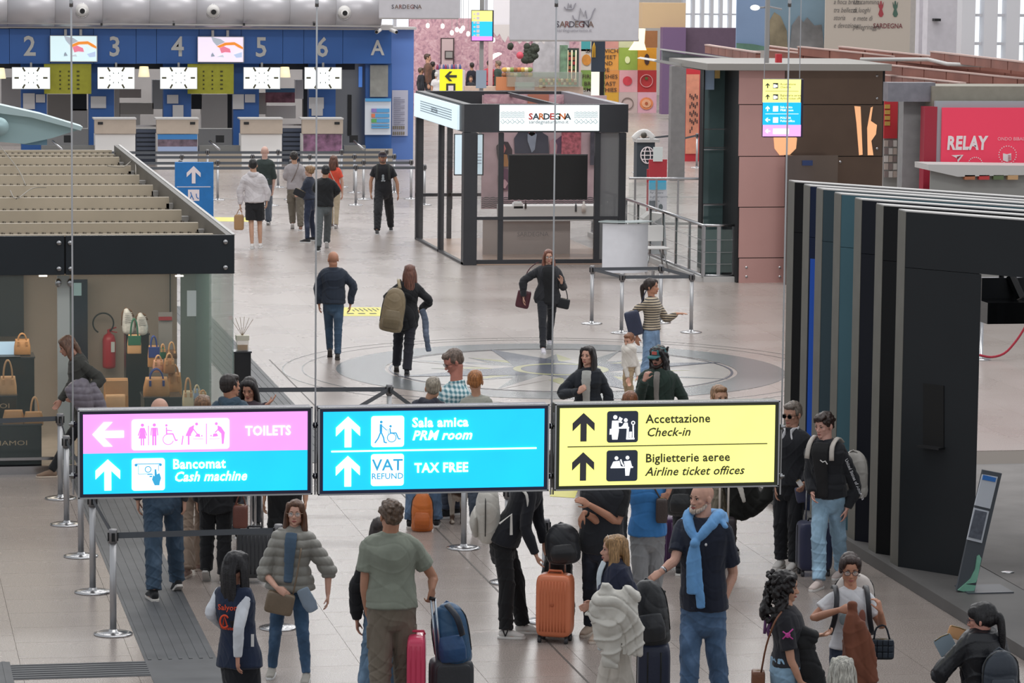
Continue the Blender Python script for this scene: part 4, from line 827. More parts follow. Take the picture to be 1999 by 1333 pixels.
# ================================================================ left bag shop (kiosk)
KX, KY, KZ, KF = 4.65, 42.67, 2.94, 2.46
kk_ = thing('bag_shop', 'glass bag shop with a dark fascia and slatted beige roof', 'shop', (KX, KY, 0))
FAS = mat('fascia_black', '#1b2228', .35, var=.1, vscale=2)
xj = onY(127, 500, KY)[0]
for a, b in ((-3.5, xj-.01), (xj+.01, KX)): mb = MB(); mb.box(a, b, KY, KY+.04, KF, KZ); mb.build('fascia_panel', FAS, kk_, bevel=.004)
mb = MB(); mb.box(-3.5, KX-.01, KY+.045, KY+.06, KF+.01, KZ-.01); mb.build('fascia_backing', M_BLACKM, kk_)
for px, py in ((115, 474), (137, 474), (115, 524.5), (138, 524.5), (440, 472), (440, 522)):
    p = onY(px, py, KY-.01); mb = MB(); mb.cyl(p, p-Y*.02, .032, .028, n=18); mb.build('cover_disc', M_STEEL, kk_, True)
mb = MB(); mb.box(KX-.1, KX, KY+.04, 61.2, KZ-.24, KZ); mb.build('side_beam', mat('side_beam', '#5a5752', .5), kk_); mb = MB(); mb.box(KX-.03, KX+.01, KY, 61.2, KZ, KZ+.010); mb.build('edge_trim', M_LGREY, kk_)
SLAT = mat('roof_slat_beige', '#b5aa98', .6, var=.05, vscale=2)
for k, py in enumerate((459, 437, 412, 387, 363, 343, 325, 308, 293, 283)):
    y_ = fl(200, py, 2.86)[1]; y_ = min(y_, 60.9 if k == 9 else 59.8 if k == 8 else 61)
    zv = 2.72 if k == 0 else 6.6-(6.6-2.87)*y_/yprev
    yprev = y_; mb = MB(); mb.box(-3.5, KX-.16-.02*(k % 3), y_, y_+.09, min(2.66, zv-.05), 2.87); s_ = mb.build('roof_slat', SLAT, kk_)
    mb = MB()
    for i in range(70): x_ = -2.6+i*.105; mb.box(x_, x_+.024, y_-.012, y_-.002, zv+.004, zv+.03); mb.box(x_+.034, x_+.046, y_-.012, y_-.002, zv+.004, zv+.026)
    mb.build('slot', mat('slot_dark', '#5e564b', .7), s_, kind='stuff')
    mb = MB(); mb.box(KX-.2, KX-.1, y_, y_+.14, 2.66, 2.78); mb.build('slat_bracket', M_GREY, kk_)
mb = MB(); mb.box(-3.5, KX-.1, KY+.05, 61, 2.60, 2.62); mb.build('ceiling_tray', mat('tray', '#a99d8a', .8), kk_)
for P in ([(-.0, 285), (35, 330), (50, 362)], [(20, 372), (32, 388), (62, 368), (90, 366)], [(210, 324), (240, 326), (262, 312), (265, 340)]):
    mb = MB(); Q = [fl(a, b, 2.9) for a, b in P]; mb.tube(catmull(Q, 4), .008, 6); mb.build('cable', mat('cable_grey', '#8b857a', .6), kk_, True)
# glazing
for a, b in ((-3.5, onY(112, 700, KY)[0]), (onY(141, 700, KY)[0], KX)): pane(a, b, KY+.02, KY+.032, .12, KF, mat('shop_glass', '#9fb0ac', .03, alpha=.08, spec=.4), kk_)
pane(KX-.02, KX-.008, KY+.04, 48.6, .1, KF, M_GREENGLASS, kk_)
mb = MB(); mb.box(-3.5, KX, KY, KY+.06, .0, .10); mb.build('base_rail', M_STEEL, kk_); mb = MB(); mb.box(-3.5, KX, KY-.03, KY+.02, .18, .215); mb.build('base_rail', M_STEEL, kk_)
rectp('pillar', mat('pale_pillar', '#c3c8c4', .4), 112, 537, 136, 905, KY+.3, .06, kk_); rectp('pillar', mat('pillar_grey', '#8b9490', .4), 136, 545, 144, 905, KY+.35, .06, kk_)
for px in (114, 137): mb = MB(); p = onY(px, 552, KY+.18); mb.ell(p, (.04, .03, .055)); mb.build('glass_clamp', M_STEEL, kk_, True)
SW = 47.6
rectp('back_wall', mat('shop_wall', '#a3968a', .8, var=.12, vscale=1.2), -60, 480, 345, 806, SW, .05, kk_, floor=True); mb = MB(); mb.box(-3, KX-.05, KY+.1, SW, .0, .02); mb.build('shop_floor', mat('shop_floor', '#a89d92', .3, var=.08), kk_)
rectp('side_partition', mat('glass_grey', '#7b8682', .2), 352, 480, 412, 806, SW-.1, .04, kk_, floor=True)
rectp('paper', mat('paper_white', '#cfd6d4', .6), 365, 567, 383, 617, KY+.15, .01, kk_)
rectp('wall_line', M_BLACKM, 331, 520, 333, 612, SW-.08, .02, kk_); rectp('dark_wall_panel', mat('dark_panel', '#2a2c30', .4), -60, 500, 46, 656, SW-.2, .05, kk_)
mi = thing('tall_mirror', 'tall dark mirror beside the shop pillar', 'mirror', onY(152, 800, SW-.3)*np.array([1, 1, 0])); rectp('glass', mat('mirror_reflection', '#2c3140', .15, .2), 137, 545, 171, 800, SW-.3, .04, mi, floor=True); rectp('picture', mat('mirrored_picture', '#9fc3cc', .5), 135, 552, 159, 577, SW-.36, .01, mi)  # dark glass and pale picture paint what the mirror reflects
for px in (84, 350): mb = MB(); p = onY(px, 538.5, KY+.5); mb.obox(p, X*.05, Y*.02, Z*.008); mb.build('downlight', emis('downlight', '#fff6e8', 3.), kk_)
li = bpy.data.lights.new('shop_light', 'AREA'); li.size = 4; li.size_y = 2; li.shape = 'RECTANGLE'; li.energy = 75; li.color = (1, .9, .75); lo = bpy.data.objects.new('shop_light', li); COL.objects.link(lo); lo.location = (2.4, 45, 2.55)
# fire extinguisher
fe = thing('fire_extinguisher', 'red fire extinguisher with black hose on the shop wall', 'fire extinguisher', onY(213, 718, SW-.2)); p = onY(213, 717, SW-.2); s_ = 1/143.
mb = MB(); mb.lathe([(.02, -.02), (.085, 0), (.09, .03), (.09, .38), (.07, .44), (.03, .47)], p, 20); mb.build('cylinder', mat('red_paint', '#b02430', .3), fe, True)
mb = MB(); mb.box(p[0]+.02, p[0]+.07, p[1]-.095, p[1]-.08, .22+p[2], .36+p[2]); mb.build('label_plate', mat('paper_white'), fe)
mb = MB(); mb.lathe([(.025, .47), (.025, .52)], p); mb.tube([p+Z*.52, p+Z*.55+X*.1], .01, 6); mb.tube([p+Z*.5, p+Z*.5+X*.11-Z*.02], .008, 6); mb.build('valve', mat('red_paint'), fe)
mb = MB(); mb.tube([p+Z*.52+np.array([-.08+.14*math.cos(a), -.03, .09+.14*math.sin(a)]) for a in np.linspace(-.9, 4.2, 22)], .011, 7); mb.build('hose', M_BLACKM, fe, True)
# podiums and desks
def podium(lbl, x0, y0, x1, y1, v, d=.35, lettering=None, c='#17191d', nm='display_plinth'):
    t = onY((x0+x1)/2, y0, v); a = onY(x0, y0, v)[0]; b = onY(x1, y0, v)[0]; z1 = t[2]; z0 = max(.0, onY((x0+x1)/2, y1, v)[2]) if y1 < 880 else .02
    if z0 < .35: z0 = .02
    r = thing(nm, lbl, 'plinth', ((a+b)/2, v+d/2, z0)); mb = MB(); mb.box(a, b, v, v+d, z0, z1-.02); mb.build('body', mat('plinth_'+c.strip('#'), c, .3, coat=.3), r, bevel=.006); mb = MB(); mb.box(a-.01, b+.01, v-.01, v+d, z1-.02, z1); mb.build('top', mat('plinth_top', '#3a3c40', .15), r)
    if lettering: text(lettering, mat('gold_letter', '#b39a7c', .4), ((a+b)/2, v-.004, (z0+z1)/2+.02 if z1-z0 < .6 else z1-.16), X, Z, .085, r, 'lettering', 'CENTER', .0, sx=1.5)
    return z1
pv = KY+.55
podium('black glossy shop desk carrying a laptop at the far left', -60, 697, 67, 880, 45.6, .5, nm='shop_desk')
podium('dark plinth with gold lettering under the tan tote', -60, 772, 33, 880, KY+1.0, .5, 'MAMOI'); podium('lower dark plinth with gold lettering by the front glass', -40, 828, 81, 890, KY+.3, .5, 'MAMOI')
podium('black plinth carrying the white sneaker bags', 246, 651, 291, 800, 46.3); podium('black plinth carrying the two big tan handbags', 282, 775, 355, 900, KY+1.7, .6); podium('low black plinth at the back of the bag display', 291, 770, 350, 820, 46.6)
rectp('sign_stand', mat('stand_grey', '#9c9896', .4), 309, 609, 336, 700, 46.8, .03, None, label='grey upright sign with a red band in the shop', cat='sign')
rectp('red_band', mat('red_band', '#a33038', .5), 309.5, 618, 335.5, 625, 46.75, .02, bpy.data.objects['sign_stand'])
# bags
TAN = mat('tan_leather', '#c18d58', .45, var=.12, bump=.2, bscale=50); TAN2 = mat('tan_leather_pale', '#d6a878', .5, var=.1, bump=.2); GREENL = mat('green_lining', '#2c6a50', .5); BLUEL = mat('blue_leather', '#2c438c', .45)
def handbag(lbl, x0, y0, x1, y1, v, m=TAN, hm=None, dep=.14, handle=.5, taper=.85, flap=None, nm='handbag'):
    a, b = onY(x0, y1, v), onY(x1, y1, v); h = onY((x0+x1)/2, y0, v)[2]-a[2]; cx = (a[0]+b[0])/2; w_ = (b[0]-a[0])/2; z0 = a[2]
    r = thing(nm, lbl, 'bag', (cx, v, z0)); bh = h*(1-handle*.5) if handle else h
    mb = MB(); vs = []
    for z_, sx_, sy_ in ((0, .97, .95), (.05, 1, 1.05), (.5, .98, 1), (.85, taper, .7), (1, taper*.96, .35)):
        for k in range(16):
            an = 2*math.pi*k/16; c_, s2 = math.cos(an), math.sin(an); e_ = .45; vs.append((cx+w_*sx_*abs(c_)**e_*np.sign(c_), v+dep/2*sy_*abs(s2)**e_*np.sign(s2), z0+bh*z_))
    mb.add(vs, [(i*16+k, i*16+(k+1) % 16, (i+1)*16+(k+1) % 16, (i+1)*16+k) for i in range(4) for k in range(16)]+[tuple(range(16))[::-1], tuple(range(64, 80))]); mb.build('bag_body', m, r, True)
    if handle:
        for q in (-1, 1):
            mb = MB(); mb.tube([(cx+w_*.5*math.cos(t)*1.0, v+q*dep*.22, z0+bh*.85+(h-bh*.85)*math.sin(t)) for t in np.linspace(0, math.pi, 12)], .010, 7); mb.build('handle', hm or m, r, True)
        for q in (-1, 1): mb = MB(); mb.box(cx+q*w_*.5-.014, cx+q*w_*.5+.014, v-dep*.5-.004, v-dep*.3, z0+bh*.6, z0+bh*.86); mb.build('handle_tab', hm or m, r)
    if flap: mb = MB(); mb.box(cx-w_*.9, cx+w_*.9, v-dep*.55, v-dep*.45, z0+bh*.45, z0+bh*.95); mb.build('flap', flap, r, bevel=.01)
    return r
handbag('tan handbag standing behind the laptop on the black desk', 27, 651, 60, 692, 45.8); handbag('tall tan tote bag with long handle at the far left', -2, 703, 33, 772, KY+1.2, TAN2, handle=.9, dep=.16)
handbag('tan bucket bag with a looped handle beside the left plinths', 52, 775, 84, 830, KY+.6, TAN2, handle=1.1); handbag('low wide tan bag on the lettered plinth', 5, 800, 48, 829, KY+.5, TAN, handle=0)
handbag('tan clutch bag lying right of the low wide tan bag', 46, 803, 85, 829, KY+.45, TAN, handle=0); handbag('folded tan bag with a rolled top beside the leaning woman', 202, 738, 251, 800, KY+1.6, TAN, handle=0, taper=.98, flap=TAN2)
handbag('pale tan pouch in front of the folded tan bag', 205, 770, 245, 805, KY+1.3, TAN2, handle=0, taper=1.); handbag('big tan handbag with blue handles in the shop display', 279, 720, 331, 777, KY+1.9, TAN, BLUEL, .2, .55)
handbag('big tan dome handbag behind the one with blue handles', 326, 712, 355, 772, KY+2.3, TAN, TAN, .2, .5); handbag('open tan bag with green lining on the black plinth', 248, 622, 276, 690, 45.9, TAN2, mat('green_strap', '#2c6a50', .5), .1, .9, flap=GREENL)
handbag('tan bag with a deep blue triangular flap', 288, 656, 312, 716, 45.6, TAN, BLUEL, .12, .6, flap=BLUEL); handbag('small green and tan bag at the top of the display', 312, 672, 324, 700, 45.8, GREENL, TAN2, .08, .4); handbag('narrow tan and brown shoulder bag on the display', 324, 668, 346, 700, 45.7, mat('brown_leather', '#6a4a30', .5), TAN2, .08, .9)
handbag('pink tan bucket purse in the middle of the display', 298, 694, 320, 726, 45.0, mat('pinktan', '#cf9a7c', .5), TAN2, .12, .5); handbag('round brown tan bucket purse right of the pink tan one', 319, 690, 342, 728, 44.9, mat('browntan', '#ad7a4c', .5), TAN2, .12, .5)
handbag('cream bag with tan strap on the lowest display step', 356, 738, 378, 792, KY+1.2, mat('cream_leather', '#d9cba8', .5), TAN2, .12, .9); handbag('small pale blue and white bag beside the cream bag', 377, 752, 392, 778, KY+1.3, mat('paleblue_leather', '#a9bedc', .5), mat('cream_leather'), .08, .5); handbag('little cream purse with a bow beside the pale blue bag', 388, 762, 404, 776, KY+1.25, mat('cream_leather'), TAN2, .08, .4)
for i, (x0, x1, y0, y1) in enumerate(((238, 262, 601, 650), (265, 289, 610, 652))):
    r = thing('sneaker_bag', ['white studded shoe shaped bag standing on the black plinth, left one', 'white studded shoe shaped bag, right one with dark straps'][i], 'bag', onY((x0+x1)/2, y1, 46.2)); c = onY((x0+x1)/2, y1, 46.2); h = onY((x0+x1)/2, y0, 46.2)[2]-c[2]; w_ = (onY(x1, y1, 46.2)-onY(x0, y1, 46.2))[0]/2
    mb = MB(); limb(mb, [c+Z*.02, c+Z*h*.35, c+Z*h*.7-X*w_*.15, c+Z*h*.93-X*w_*.3], [w_*.9, w_, w_*.75, w_*.4], [.06, .07, .06, .04], side=X, k=3); mb.build('bag_body', mat('white_leather', '#d3d3cf', .4, var=.15, vscale=30), r, True)
    mb = MB(); mb.tube([c+Z*h*.3-X*w_, c+Z*h*.8-X*w_*.95, c+Z*h-X*w_*.4, c+Z*h*.9+X*w_*.5, c+Z*h*.65+X*w_*.9], .011, 6); mb.build('strap', mat('brown_leather'), r, True)
    for k in range(6): mb = MB(); mb.tube([c+Z*h*(.45+.07*k)-Y*.07-X*.05, c+Z*h*(.48+.07*k)-Y*.075+X*.05], .006, 5); mb.build('lace', M_LGREY, r)
lp = thing('laptop', 'open laptop with a pale blue screen on the black shop desk', 'laptop', onY(8, 694, 45.9)); mb = MB(); p = onY(8, 683, 45.9); mb.obox(p, X*.16, Y*.01-Z*.0, Z*.11); mb.build('screen', emis('laptop_screen', '#a9c6dc', .6), lp); mb = MB(); mb.obox(onY(14, 696, 45.7), X*.17, Y*.11, Z*.01); mb.build('keyboard', mat('kb', '#3a3e44', .5), lp)
# black column with a reed diffuser at the shop's corner
cz = podium('tall black column at the right corner of the bag shop', 458, 686, 490, 905, KY+.2, .24, nm='black_column')
df = thing('reed_diffuser', 'glass reed diffuser with amber liquid on the black column', 'diffuser', onY(473, 686, KY+.3)); p = onY(473, 684, KY+.32); p[2] = cz
mb = MB(); mb.box(p[0]-.075, p[0]+.075, p[1]-.06, p[1]+.06, cz, cz+.13); mb.build('bottle', mat('diffuser_glass', '#e0d8c8', .05, alpha=.35), df, bevel=.01); mb = MB(); mb.box(p[0]-.06, p[0]+.06, p[1]-.05, p[1]+.05, cz+.01, cz+.075); mb.build('liquid', mat('amber', '#a8722c', .2), df)
mb = MB(); mb.box(p[0]-.08, p[0]+.08, p[1]-.065, p[1]+.065, cz+.13, cz+.19); mb.build('lid', mat('cream_lid', '#cfc8b8', .5), df)
for k in range(6): mb = MB(); a = (k-2.5)*.22; mb.cyl(p*np.array([1, 1, 0])+Z*(cz+.18), p*np.array([1, 1, 0])+Z*(cz+.18)+np.array([math.sin(a)*.26, .03*(k % 2), math.cos(a)*.24]), .003, n=5); mb.build('reed', mat('reed', '#8a7458', .7), df)
# pale blue boat-shaped canopy end at the upper left
wg = thing('pale_blue_wing', 'pale blue pointed metal wing hanging over the shop roof', 'structure panel', onY(60, 280, 63)); 
def poly_at(pts, v, th, name, m, par, bevel=0): 
    mb = MB(); P = [onY(a, b, v) for a, b in pts]; nP = len(P); mb.add(P+[q+Y*th for q in P], [tuple(range(nP)), tuple(range(nP, 2*nP))[::-1]]+[(i, nP+i, nP+(i+1) % nP, (i+1) % nP) for i in range(nP)]); return mb.build(name, m, par, bevel=bevel)
WB = mat('pale_blue_metal', '#a3bfc3', .35, .2, var=.05, vscale=1)
poly_at([(-40, 218), (0, 216), (60, 226), (158, 252), (100, 270), (48, 281), (0, 277), (-40, 276)], 63, .5, 'side_plate', WB, wg); poly_at([(-40, 206), (0, 205), (80, 223), (162, 248), (158, 255), (60, 229), (-40, 216)], 62.8, .8, 'top_flange', mat('pale_blue_edge', '#b4cacd', .35, .2), wg)
p = onY(-2, 247, 62.85); mb = MB(); mb.cyl(p, p-Y*.12, .17, n=24); mb.build('round_boss', WB, wg, True); poly_at([(40, 281), (92, 272), (92, 283), (55, 283)], 63.2, .2, 'lower_plate', mat('lower_blue', '#7fa6bb', .4), wg)
for q in (-1, 1): mb = MB(); mb.cyl(p+Y*.3, p*np.array([1, 1, 0])+Y*.3+Z*2.0+X*q*.02, .03); 
mb = MB(); mb.box(-2, 2.2, 63.1, 63.5, 2.6, onY(30, 270, 63.3)[2]-.02); mb.build('carrier', M_GREY, wg)
# ================================================================ nested portal frames on the right
EX = np.array([.596, -.803, 0]); NX = np.array([.803, .596, 0]); PZ = .12
pl = MB(); pl.box(10.65, 24, 24, 41.3, 0, PZ); plat = struct('floor_platform', pl, mat('platform_grey', '#5f5d5c', .55, var=.12, vscale=1.5))
pl2 = MB(); pl2.box(11.6, 24, 24.5, 41.2, PZ, PZ+.006); pl2.build('carpet', mat('platform_carpet', '#807c7a', .8, var=.12, vscale=2, bump=.2), plat)
GE = mat('frame_edge_grey', '#68665f', .5, var=.08, vscale=3)
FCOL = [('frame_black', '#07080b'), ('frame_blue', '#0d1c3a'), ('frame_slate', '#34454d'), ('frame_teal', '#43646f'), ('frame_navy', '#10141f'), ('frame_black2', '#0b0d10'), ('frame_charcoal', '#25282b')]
fpx = ((1541, 977, 355), (1570, 995, 364), (1594, 1010, 372), (1629, 1031, 381), (1668, 1055, 391), (1710, 1080, 402), (1748, 1106, 413))
GLB = ['rearmost black', 'second rearmost bluish', 'third slate grey', 'fourth teal', 'fifth dark navy', 'sixth black', 'nearest charcoal']
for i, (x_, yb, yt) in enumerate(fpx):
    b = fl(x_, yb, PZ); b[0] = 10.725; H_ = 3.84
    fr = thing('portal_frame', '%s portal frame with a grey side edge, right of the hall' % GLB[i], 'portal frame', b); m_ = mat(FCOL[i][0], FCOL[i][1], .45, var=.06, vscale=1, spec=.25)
    Hs = H_-(0)
    def slab(l0, l1, z0, z1, nm, m__=m_, t0=.0, t1=.27, off=0):
        mb = MB(); a = b+EX*l0; c = b+EX*l1; q = Y*t1
        if l0 == 0: pts = [a, c, c+q, a+q]
        else: pts = [a, c, c+q, a+q]
        P = [p_*np.array([1, 1, 0])+Z*z for z in (z0, z1) for p_ in pts]; mb.add(P, [(0, 1, 2, 3)[::-1], (4, 5, 6, 7), (0, 1, 5, 4), (1, 2, 6, 5), (2, 3, 7, 6), (3, 0, 4, 7)]); return mb.build(nm, m__, fr)
    W1 = ((CAM+ray(1909, 800)*(((b-CAM) @ NX)/(ray(1909, 800) @ NX)))-b) @ EX if i == 6 else .8
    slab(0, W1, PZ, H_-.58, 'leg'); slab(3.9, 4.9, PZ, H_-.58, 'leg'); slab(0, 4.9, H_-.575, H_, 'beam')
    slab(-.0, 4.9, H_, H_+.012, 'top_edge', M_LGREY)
    mb = MB(); mb.box(b[0]-.006, b[0]-.001, b[1], b[1]+.27, PZ, H_); mb.build('side_edge', GE, fr)
    if i == 1: mb = MB(); P = [b+EX*.02-NX*.004, b+EX*.75-NX*.004]; mb.add([P[0]+Z*(.2-0), P[1]+Z*.2, P[1]+Z*2.9, P[0]+Z*2.9], [(0, 1, 2, 3)]); mb.build('blue_patch', mat('blue_patch', '#0a4fb8', .35), fr)  # flat blue patch over part of this frame's face
    if i == 6:
        s0, s1 = .36, .58; mb = MB()
        def onF(px, py):
            d = ray(px, py); t = ((b-CAM) @ NX)/(d @ NX); return CAM+d*t
        q = [onF(1803, 748), onF(1843, 753), onF(1843, 876), onF(1803, 868)]; mb.add([p_-NX*.01 for p_ in q]+[p_+NX*.02 for p_ in q], [(0, 1, 2, 3), (4, 5, 6, 7)[::-1], (0, 4, 5, 1), (1, 5, 6, 2), (2, 6, 7, 3), (3, 7, 4, 0)]); mb.build('dark_niche', mat('niche_black', '#020202', .7), fr)
        mb = MB(); mb.obox((q[2]+q[3])/2-NX*.05, EX*.14, NX*.06, Z*.01); mb.build('niche_shelf', M_BLACKM, fr)
hb = thing('hanging_unit', 'black hanging screen unit inside the portal opening', 'screen', onY(1955, 600, 37)); rectp('body', M_BLACK, 1911, 585, 2080, 626, 37, .3, hb); rectp('glass', mat('dark_gloss', '#26282b', .15), 1911, 540, 2080, 585, 37.2, .1, hb)
mb = MB(); mb.tube([onY(1972, 538, 37.1), onY(1992, 582, 37.0)], .05, 6); mb.tube([onY(1980, 538, 37.1), onY(1999, 580, 37.0)], .02, 6); mb.build('cable_arm', M_BLACKM, hb); mb = MB(); mb.cyl(onY(1955, 545, 37.2), onY(1955, 500, 37.2), .03); mb.build('hanger', M_BLACKM, hb)
# leaning information stand
st = thing('info_stand', 'slanted grey totem with two framed notices beside the nearest portal', 'stand', fl(1890, 1155, PZ))
D_ = atD(1890, 1150, 0.0+fl(1890, 1155, PZ) @ _F)[1]; vS = fl(1890, 1155, PZ)[1]
def sq(pts, off, nm, m, par=st, th=.02): 
    mb = MB(); P = [onY(a, b, vS+off) for a, b in pts]; nP = len(P); mb.add(P+[q+Y*th for q in P], [tuple(range(nP))[::-1], tuple(range(nP, 2*nP))]+[(i, nP+i, nP+(i+1) % nP, (i+1) % nP) for i in range(nP)]); return mb.build(nm, m, par)
sq([(1867, 1153), (1901, 1160), (1956, 924), (1919, 917)], 0, 'panel', mat('stand_grey2', '#4b5057', .4), th=.04)
sq([(1903, 986), (1933, 993), (1948, 931), (1918, 926)], -.02, 'notice', mat('notice_white', '#c9ced6', .5)); sq([(1918, 936), (1943, 941), (1945, 933), (1920, 927)], -.03, 'blue_header', mat('hdr_blue', '#2f74c4', .5)); sq([(1888, 1053), (1917, 1060), (1931, 998), (1902, 991)], -.02, 'notice_frame', mat('notice_white'))
sq([(1891, 1048), (1915, 1054), (1927, 1000), (1904, 995)], -.03, 'dark_poster', mat('dark_poster', '#5a5f6a', .5, var=.3, vscale=20)); sq([(1884, 1140), (1895, 1130), (1904, 1112), (1908, 1086), (1912, 1083), (1916, 1090), (1908, 1130), (1905, 1137)], -.02, 'green_shape', mat('seaglass', '#7fb8a0', .4, var=.2)); sq([(1870, 1152), (1900, 1159), (1905, 1143), (1884, 1140)], -.02, 'green_shape', mat('seaglass'))
mb = MB(); bp_ = fl(1905, 1155, PZ); mb.obox(bp_+X*.12+Y*.1+Z*.006, X*.24, Y*.22, Z*.006); mb.build('foot_plate', mat('stand_grey2'), st)
bs = fl(1967, 1117, PZ+.006); mb = MB(); mb.lathe([(.07, 0), (.07, .004), (.04, .008)], bs); mb.build('floor_socket', M_STEEL, None, True, label='small round metal socket in the platform floor', cat='floor socket')
# red rope barrier beyond the portal
rp = thing('rope_barrier', 'red velvet rope on a chrome post beyond the portal opening', 'rope barrier', fl(1917, 700)); b0 = fl(1915, 702); mb = MB(); mb.lathe([(.16, 0), (.16, .015), (.03, .03), (.025, .95), (.04, 1.0)], b0); mb.build('post', M_STEEL, rp, True)
e0 = b0+Z*.05; yb = b0[1]; mb = MB(); mb.tube(catmull([onY(1912, 693, yb-.1), onY(1935, 697, yb-.1), onY(1960, 690, yb-.1), onY(1980, 670, yb-.1), onY(1999, 642, yb-.1), onY(2020, 600, yb-.1)], 3), .02, 8); mb.build('rope', mat('red_velvet', '#a31c34', .8, sheen=.4), rp, True)
mb = MB(); e1 = onY(2022, 598, yb-.1); mb.lathe([(.16, 0), (.16, .015), (.03, .03), (.025, e1[2]), (.04, e1[2]+.04)], (e1[0], e1[1], 0)); mb.build('post', M_STEEL, rp, True)
# ================================================================ copper-clad lift box with glass side
CY_ = 65.38; cb = thing('copper_box', 'tall copper clad box with mirror panels, glazed on its left', 'kiosk', (16.95, CY_, 0))
COP = mat('copper_pink', '#c69a94', .28, .2, var=.04, vscale=1); COD = mat('copper_mirror', '#76645a', .14, .45, var=.18, vscale=.6)
ys = [137, 204, 305, 404, 503, 552]
for j in range(5):
    rectp('cladding_panel', COP, 1442, ys[j]+.8, 1531, ys[j+1]-.8, CY_, .03, cb, floor=(j == 4)); 
    rectp('cladding_panel', COD if j < 3 else COP, 1532, ys[j]+.8, 1722, ys[j+1]-.8, CY_, .03, cb, floor=(j == 4))
rectp('dark_core', M_BLACKM, 1441, 137, 1723, 551, CY_+.02, .01, cb, floor=True, back=3.2)
for (px, py) in ((1457, 522), (1522, 522), (1457, 540), (1522, 540), (1640, 316), (1712, 148), (1712, 192), (1712, 290)): mb = MB(); p = onY(px, py, CY_-.03); mb.cyl(p, p-Y*.012, .025, n=12); mb.build('fixing', M_STEEL, cb, True)
for P_ in ([(1510, 266), (1524, 258), (1548, 259), (1556, 270), (1554, 290), (1542, 302), (1522, 303), (1512, 290)], [(1668, 207), (1680, 208), (1684, 302), (1677, 303), (1672, 240)], [(1700, 210), (1704, 208), (1700, 236), (1712, 244), (1710, 262), (1701, 275), (1705, 303), (1694, 303), (1693, 250)]): poly_at(P_, CY_-.038, .006, 'lamp_reflection', emis('painted_lamp_reflection', '#eeb080', .6), cb)  # lamp reflections painted as glowing patches on the copper cladding
rectp('roof_edge', mat('roof_edge', '#8f8b86', .5), 1376, 124, 1735, 137, CY_-.1, .2, cb, back=3)
rectp('mirror_tile', mat('mirror_pale', '#9a8d88', .12, .8), 1533, 303, 1634, 350, CY_-.4, .06, cb, floor=True); rectp('badge', mat('badge', '#30406a', .4), 1566, 313, 1586, 323, CY_-.47, .02, cb)
gs = thing('glass_shaft', 'greenish glass lift shaft left of the copper box', 'glass shaft', onY(1406, 540, 66.6)*np.array([1, 1, 0]))
for j, (a, b) in enumerate(((136, 252), (253, 288), (289, 398), (399, 540))): rectp('glass_pane', mat('shaft_glass', '#54696a', .08, .3, var=.25, vscale=.8), 1372, a, 1440, b-1, 66.6, .03, gs, floor=(j == 3))
for x_ in (1371, 1440): rectp('edge_post', M_BLACKM, x_-1.2, 136, x_+1.2, 540, 66.5, .05, gs, floor=True)
for a in (291, 399): rectp('reflection_band', M_STEEL, 1373, a, 1440, a+2, 66.5, .02, gs)
rectp('paper_sheet', mat('pale_blue_sheet', '#9fb6d0', .5), 1375, 135, 1394, 175, 66.5, .02, gs); rectp('yellow_sheet', mat('yel_sheet', '#d0b070', .5), 1395, 133, 1405, 153, 66.5, .02, gs)
# canopy in front of it
cn = thing('glass_canopy', 'long flat glass and steel canopy above the lift shaft', 'canopy', onY(1330, 128, 67)); 
poly_at([(1276, 119), (1283, 116), (1375, 131), (1372, 138)], 67.2, 1.5, 'sheet', mat('canopy_pale', '#a9a8a6', .4, .3), cn); poly_at([(1293, 98), (1375, 112), (1375, 131), (1293, 118)], 68.5, .1, 'glass', mat('canopy_glass', '#76787a', .2, .2, var=.15), cn); poly_at([(1293, 95), (1500, 122), (1500, 125), (1293, 98)], 68.4, .2, 'rail', M_LGREY, cn)
rectp('column', mat('column_grey', '#7e7c7c', .5, var=.08), 1305, 128, 1333, 345, 94, .3, cn, floor=True)
rp_ = thing('red_poster', 'tall red framed poster with small black figures', 'poster', onY(1353, 300, 102)*np.array([1, 1, 0])); rectp('frame', mat('poster_red', '#c8333c', .5), 1337, 134, 1372, 300, 102, .05, rp_, floor=True); rectp('sheet', mat('poster_peach', '#d98f74', .6, var=.1), 1339, 145, 1364, 300, 101.9, .03, rp_)
for i in range(22): a = 1346+(i % 5)*3.4; b = 183+(i//5)*16+(i % 3)*3; rectp('figure', mat('figure_dark', '#3c2a2c', .7), a, b, a+2, b+7, 101.8, .02, rp_)
# terracotta rafters of the open shop roof
rf = thing('rafter_roof', 'open roof of parallel terracotta rafters above the right shops', 'roof', onY(1750, 150, 72)); RA = mat('terracotta', '#8c5c50', .6, var=.2, vscale=1.5); RT = mat('rafter_top', '#c7aca4', .6)
for i, (xa, ya, xb, yb) in enumerate(((1380, 96, 1480, 112), (1500, 98, 2040, 172), (1500, 106, 2040, 160), (1560, 100, 2040, 148), (1640, 100, 2040, 142), (1725, 143, 2040, 176), (1725, 155, 1880, 172), (1725, 135, 2040, 168), (1820, 110, 2040, 136))):
    va, vb = 78-i*1.0, 70-i*1.0; A = onY(xa, ya, va); B = onY(xb, yb, vb); nseg = 7
    for k in range(nseg):
        a = A+(B-A)*(k+.02)/nseg; b = A+(B-A)*(k+.98)/nseg; d_ = unit(b-a); sd_ = unit(np.cross(d_, Z)); m2 = MB(); m2.obox((a+b)/2, (b-a)/2, sd_*.05, Z*.085); m2.build('rafter', RA, rf)
    m2 = MB(); d_ = unit(B-A); m2.obox((A+B)/2+Z*.10, (B-A)/2, unit(np.cross(d_, Z))*.06, Z*.014); m2.build('rafter_cap', RT, rf)
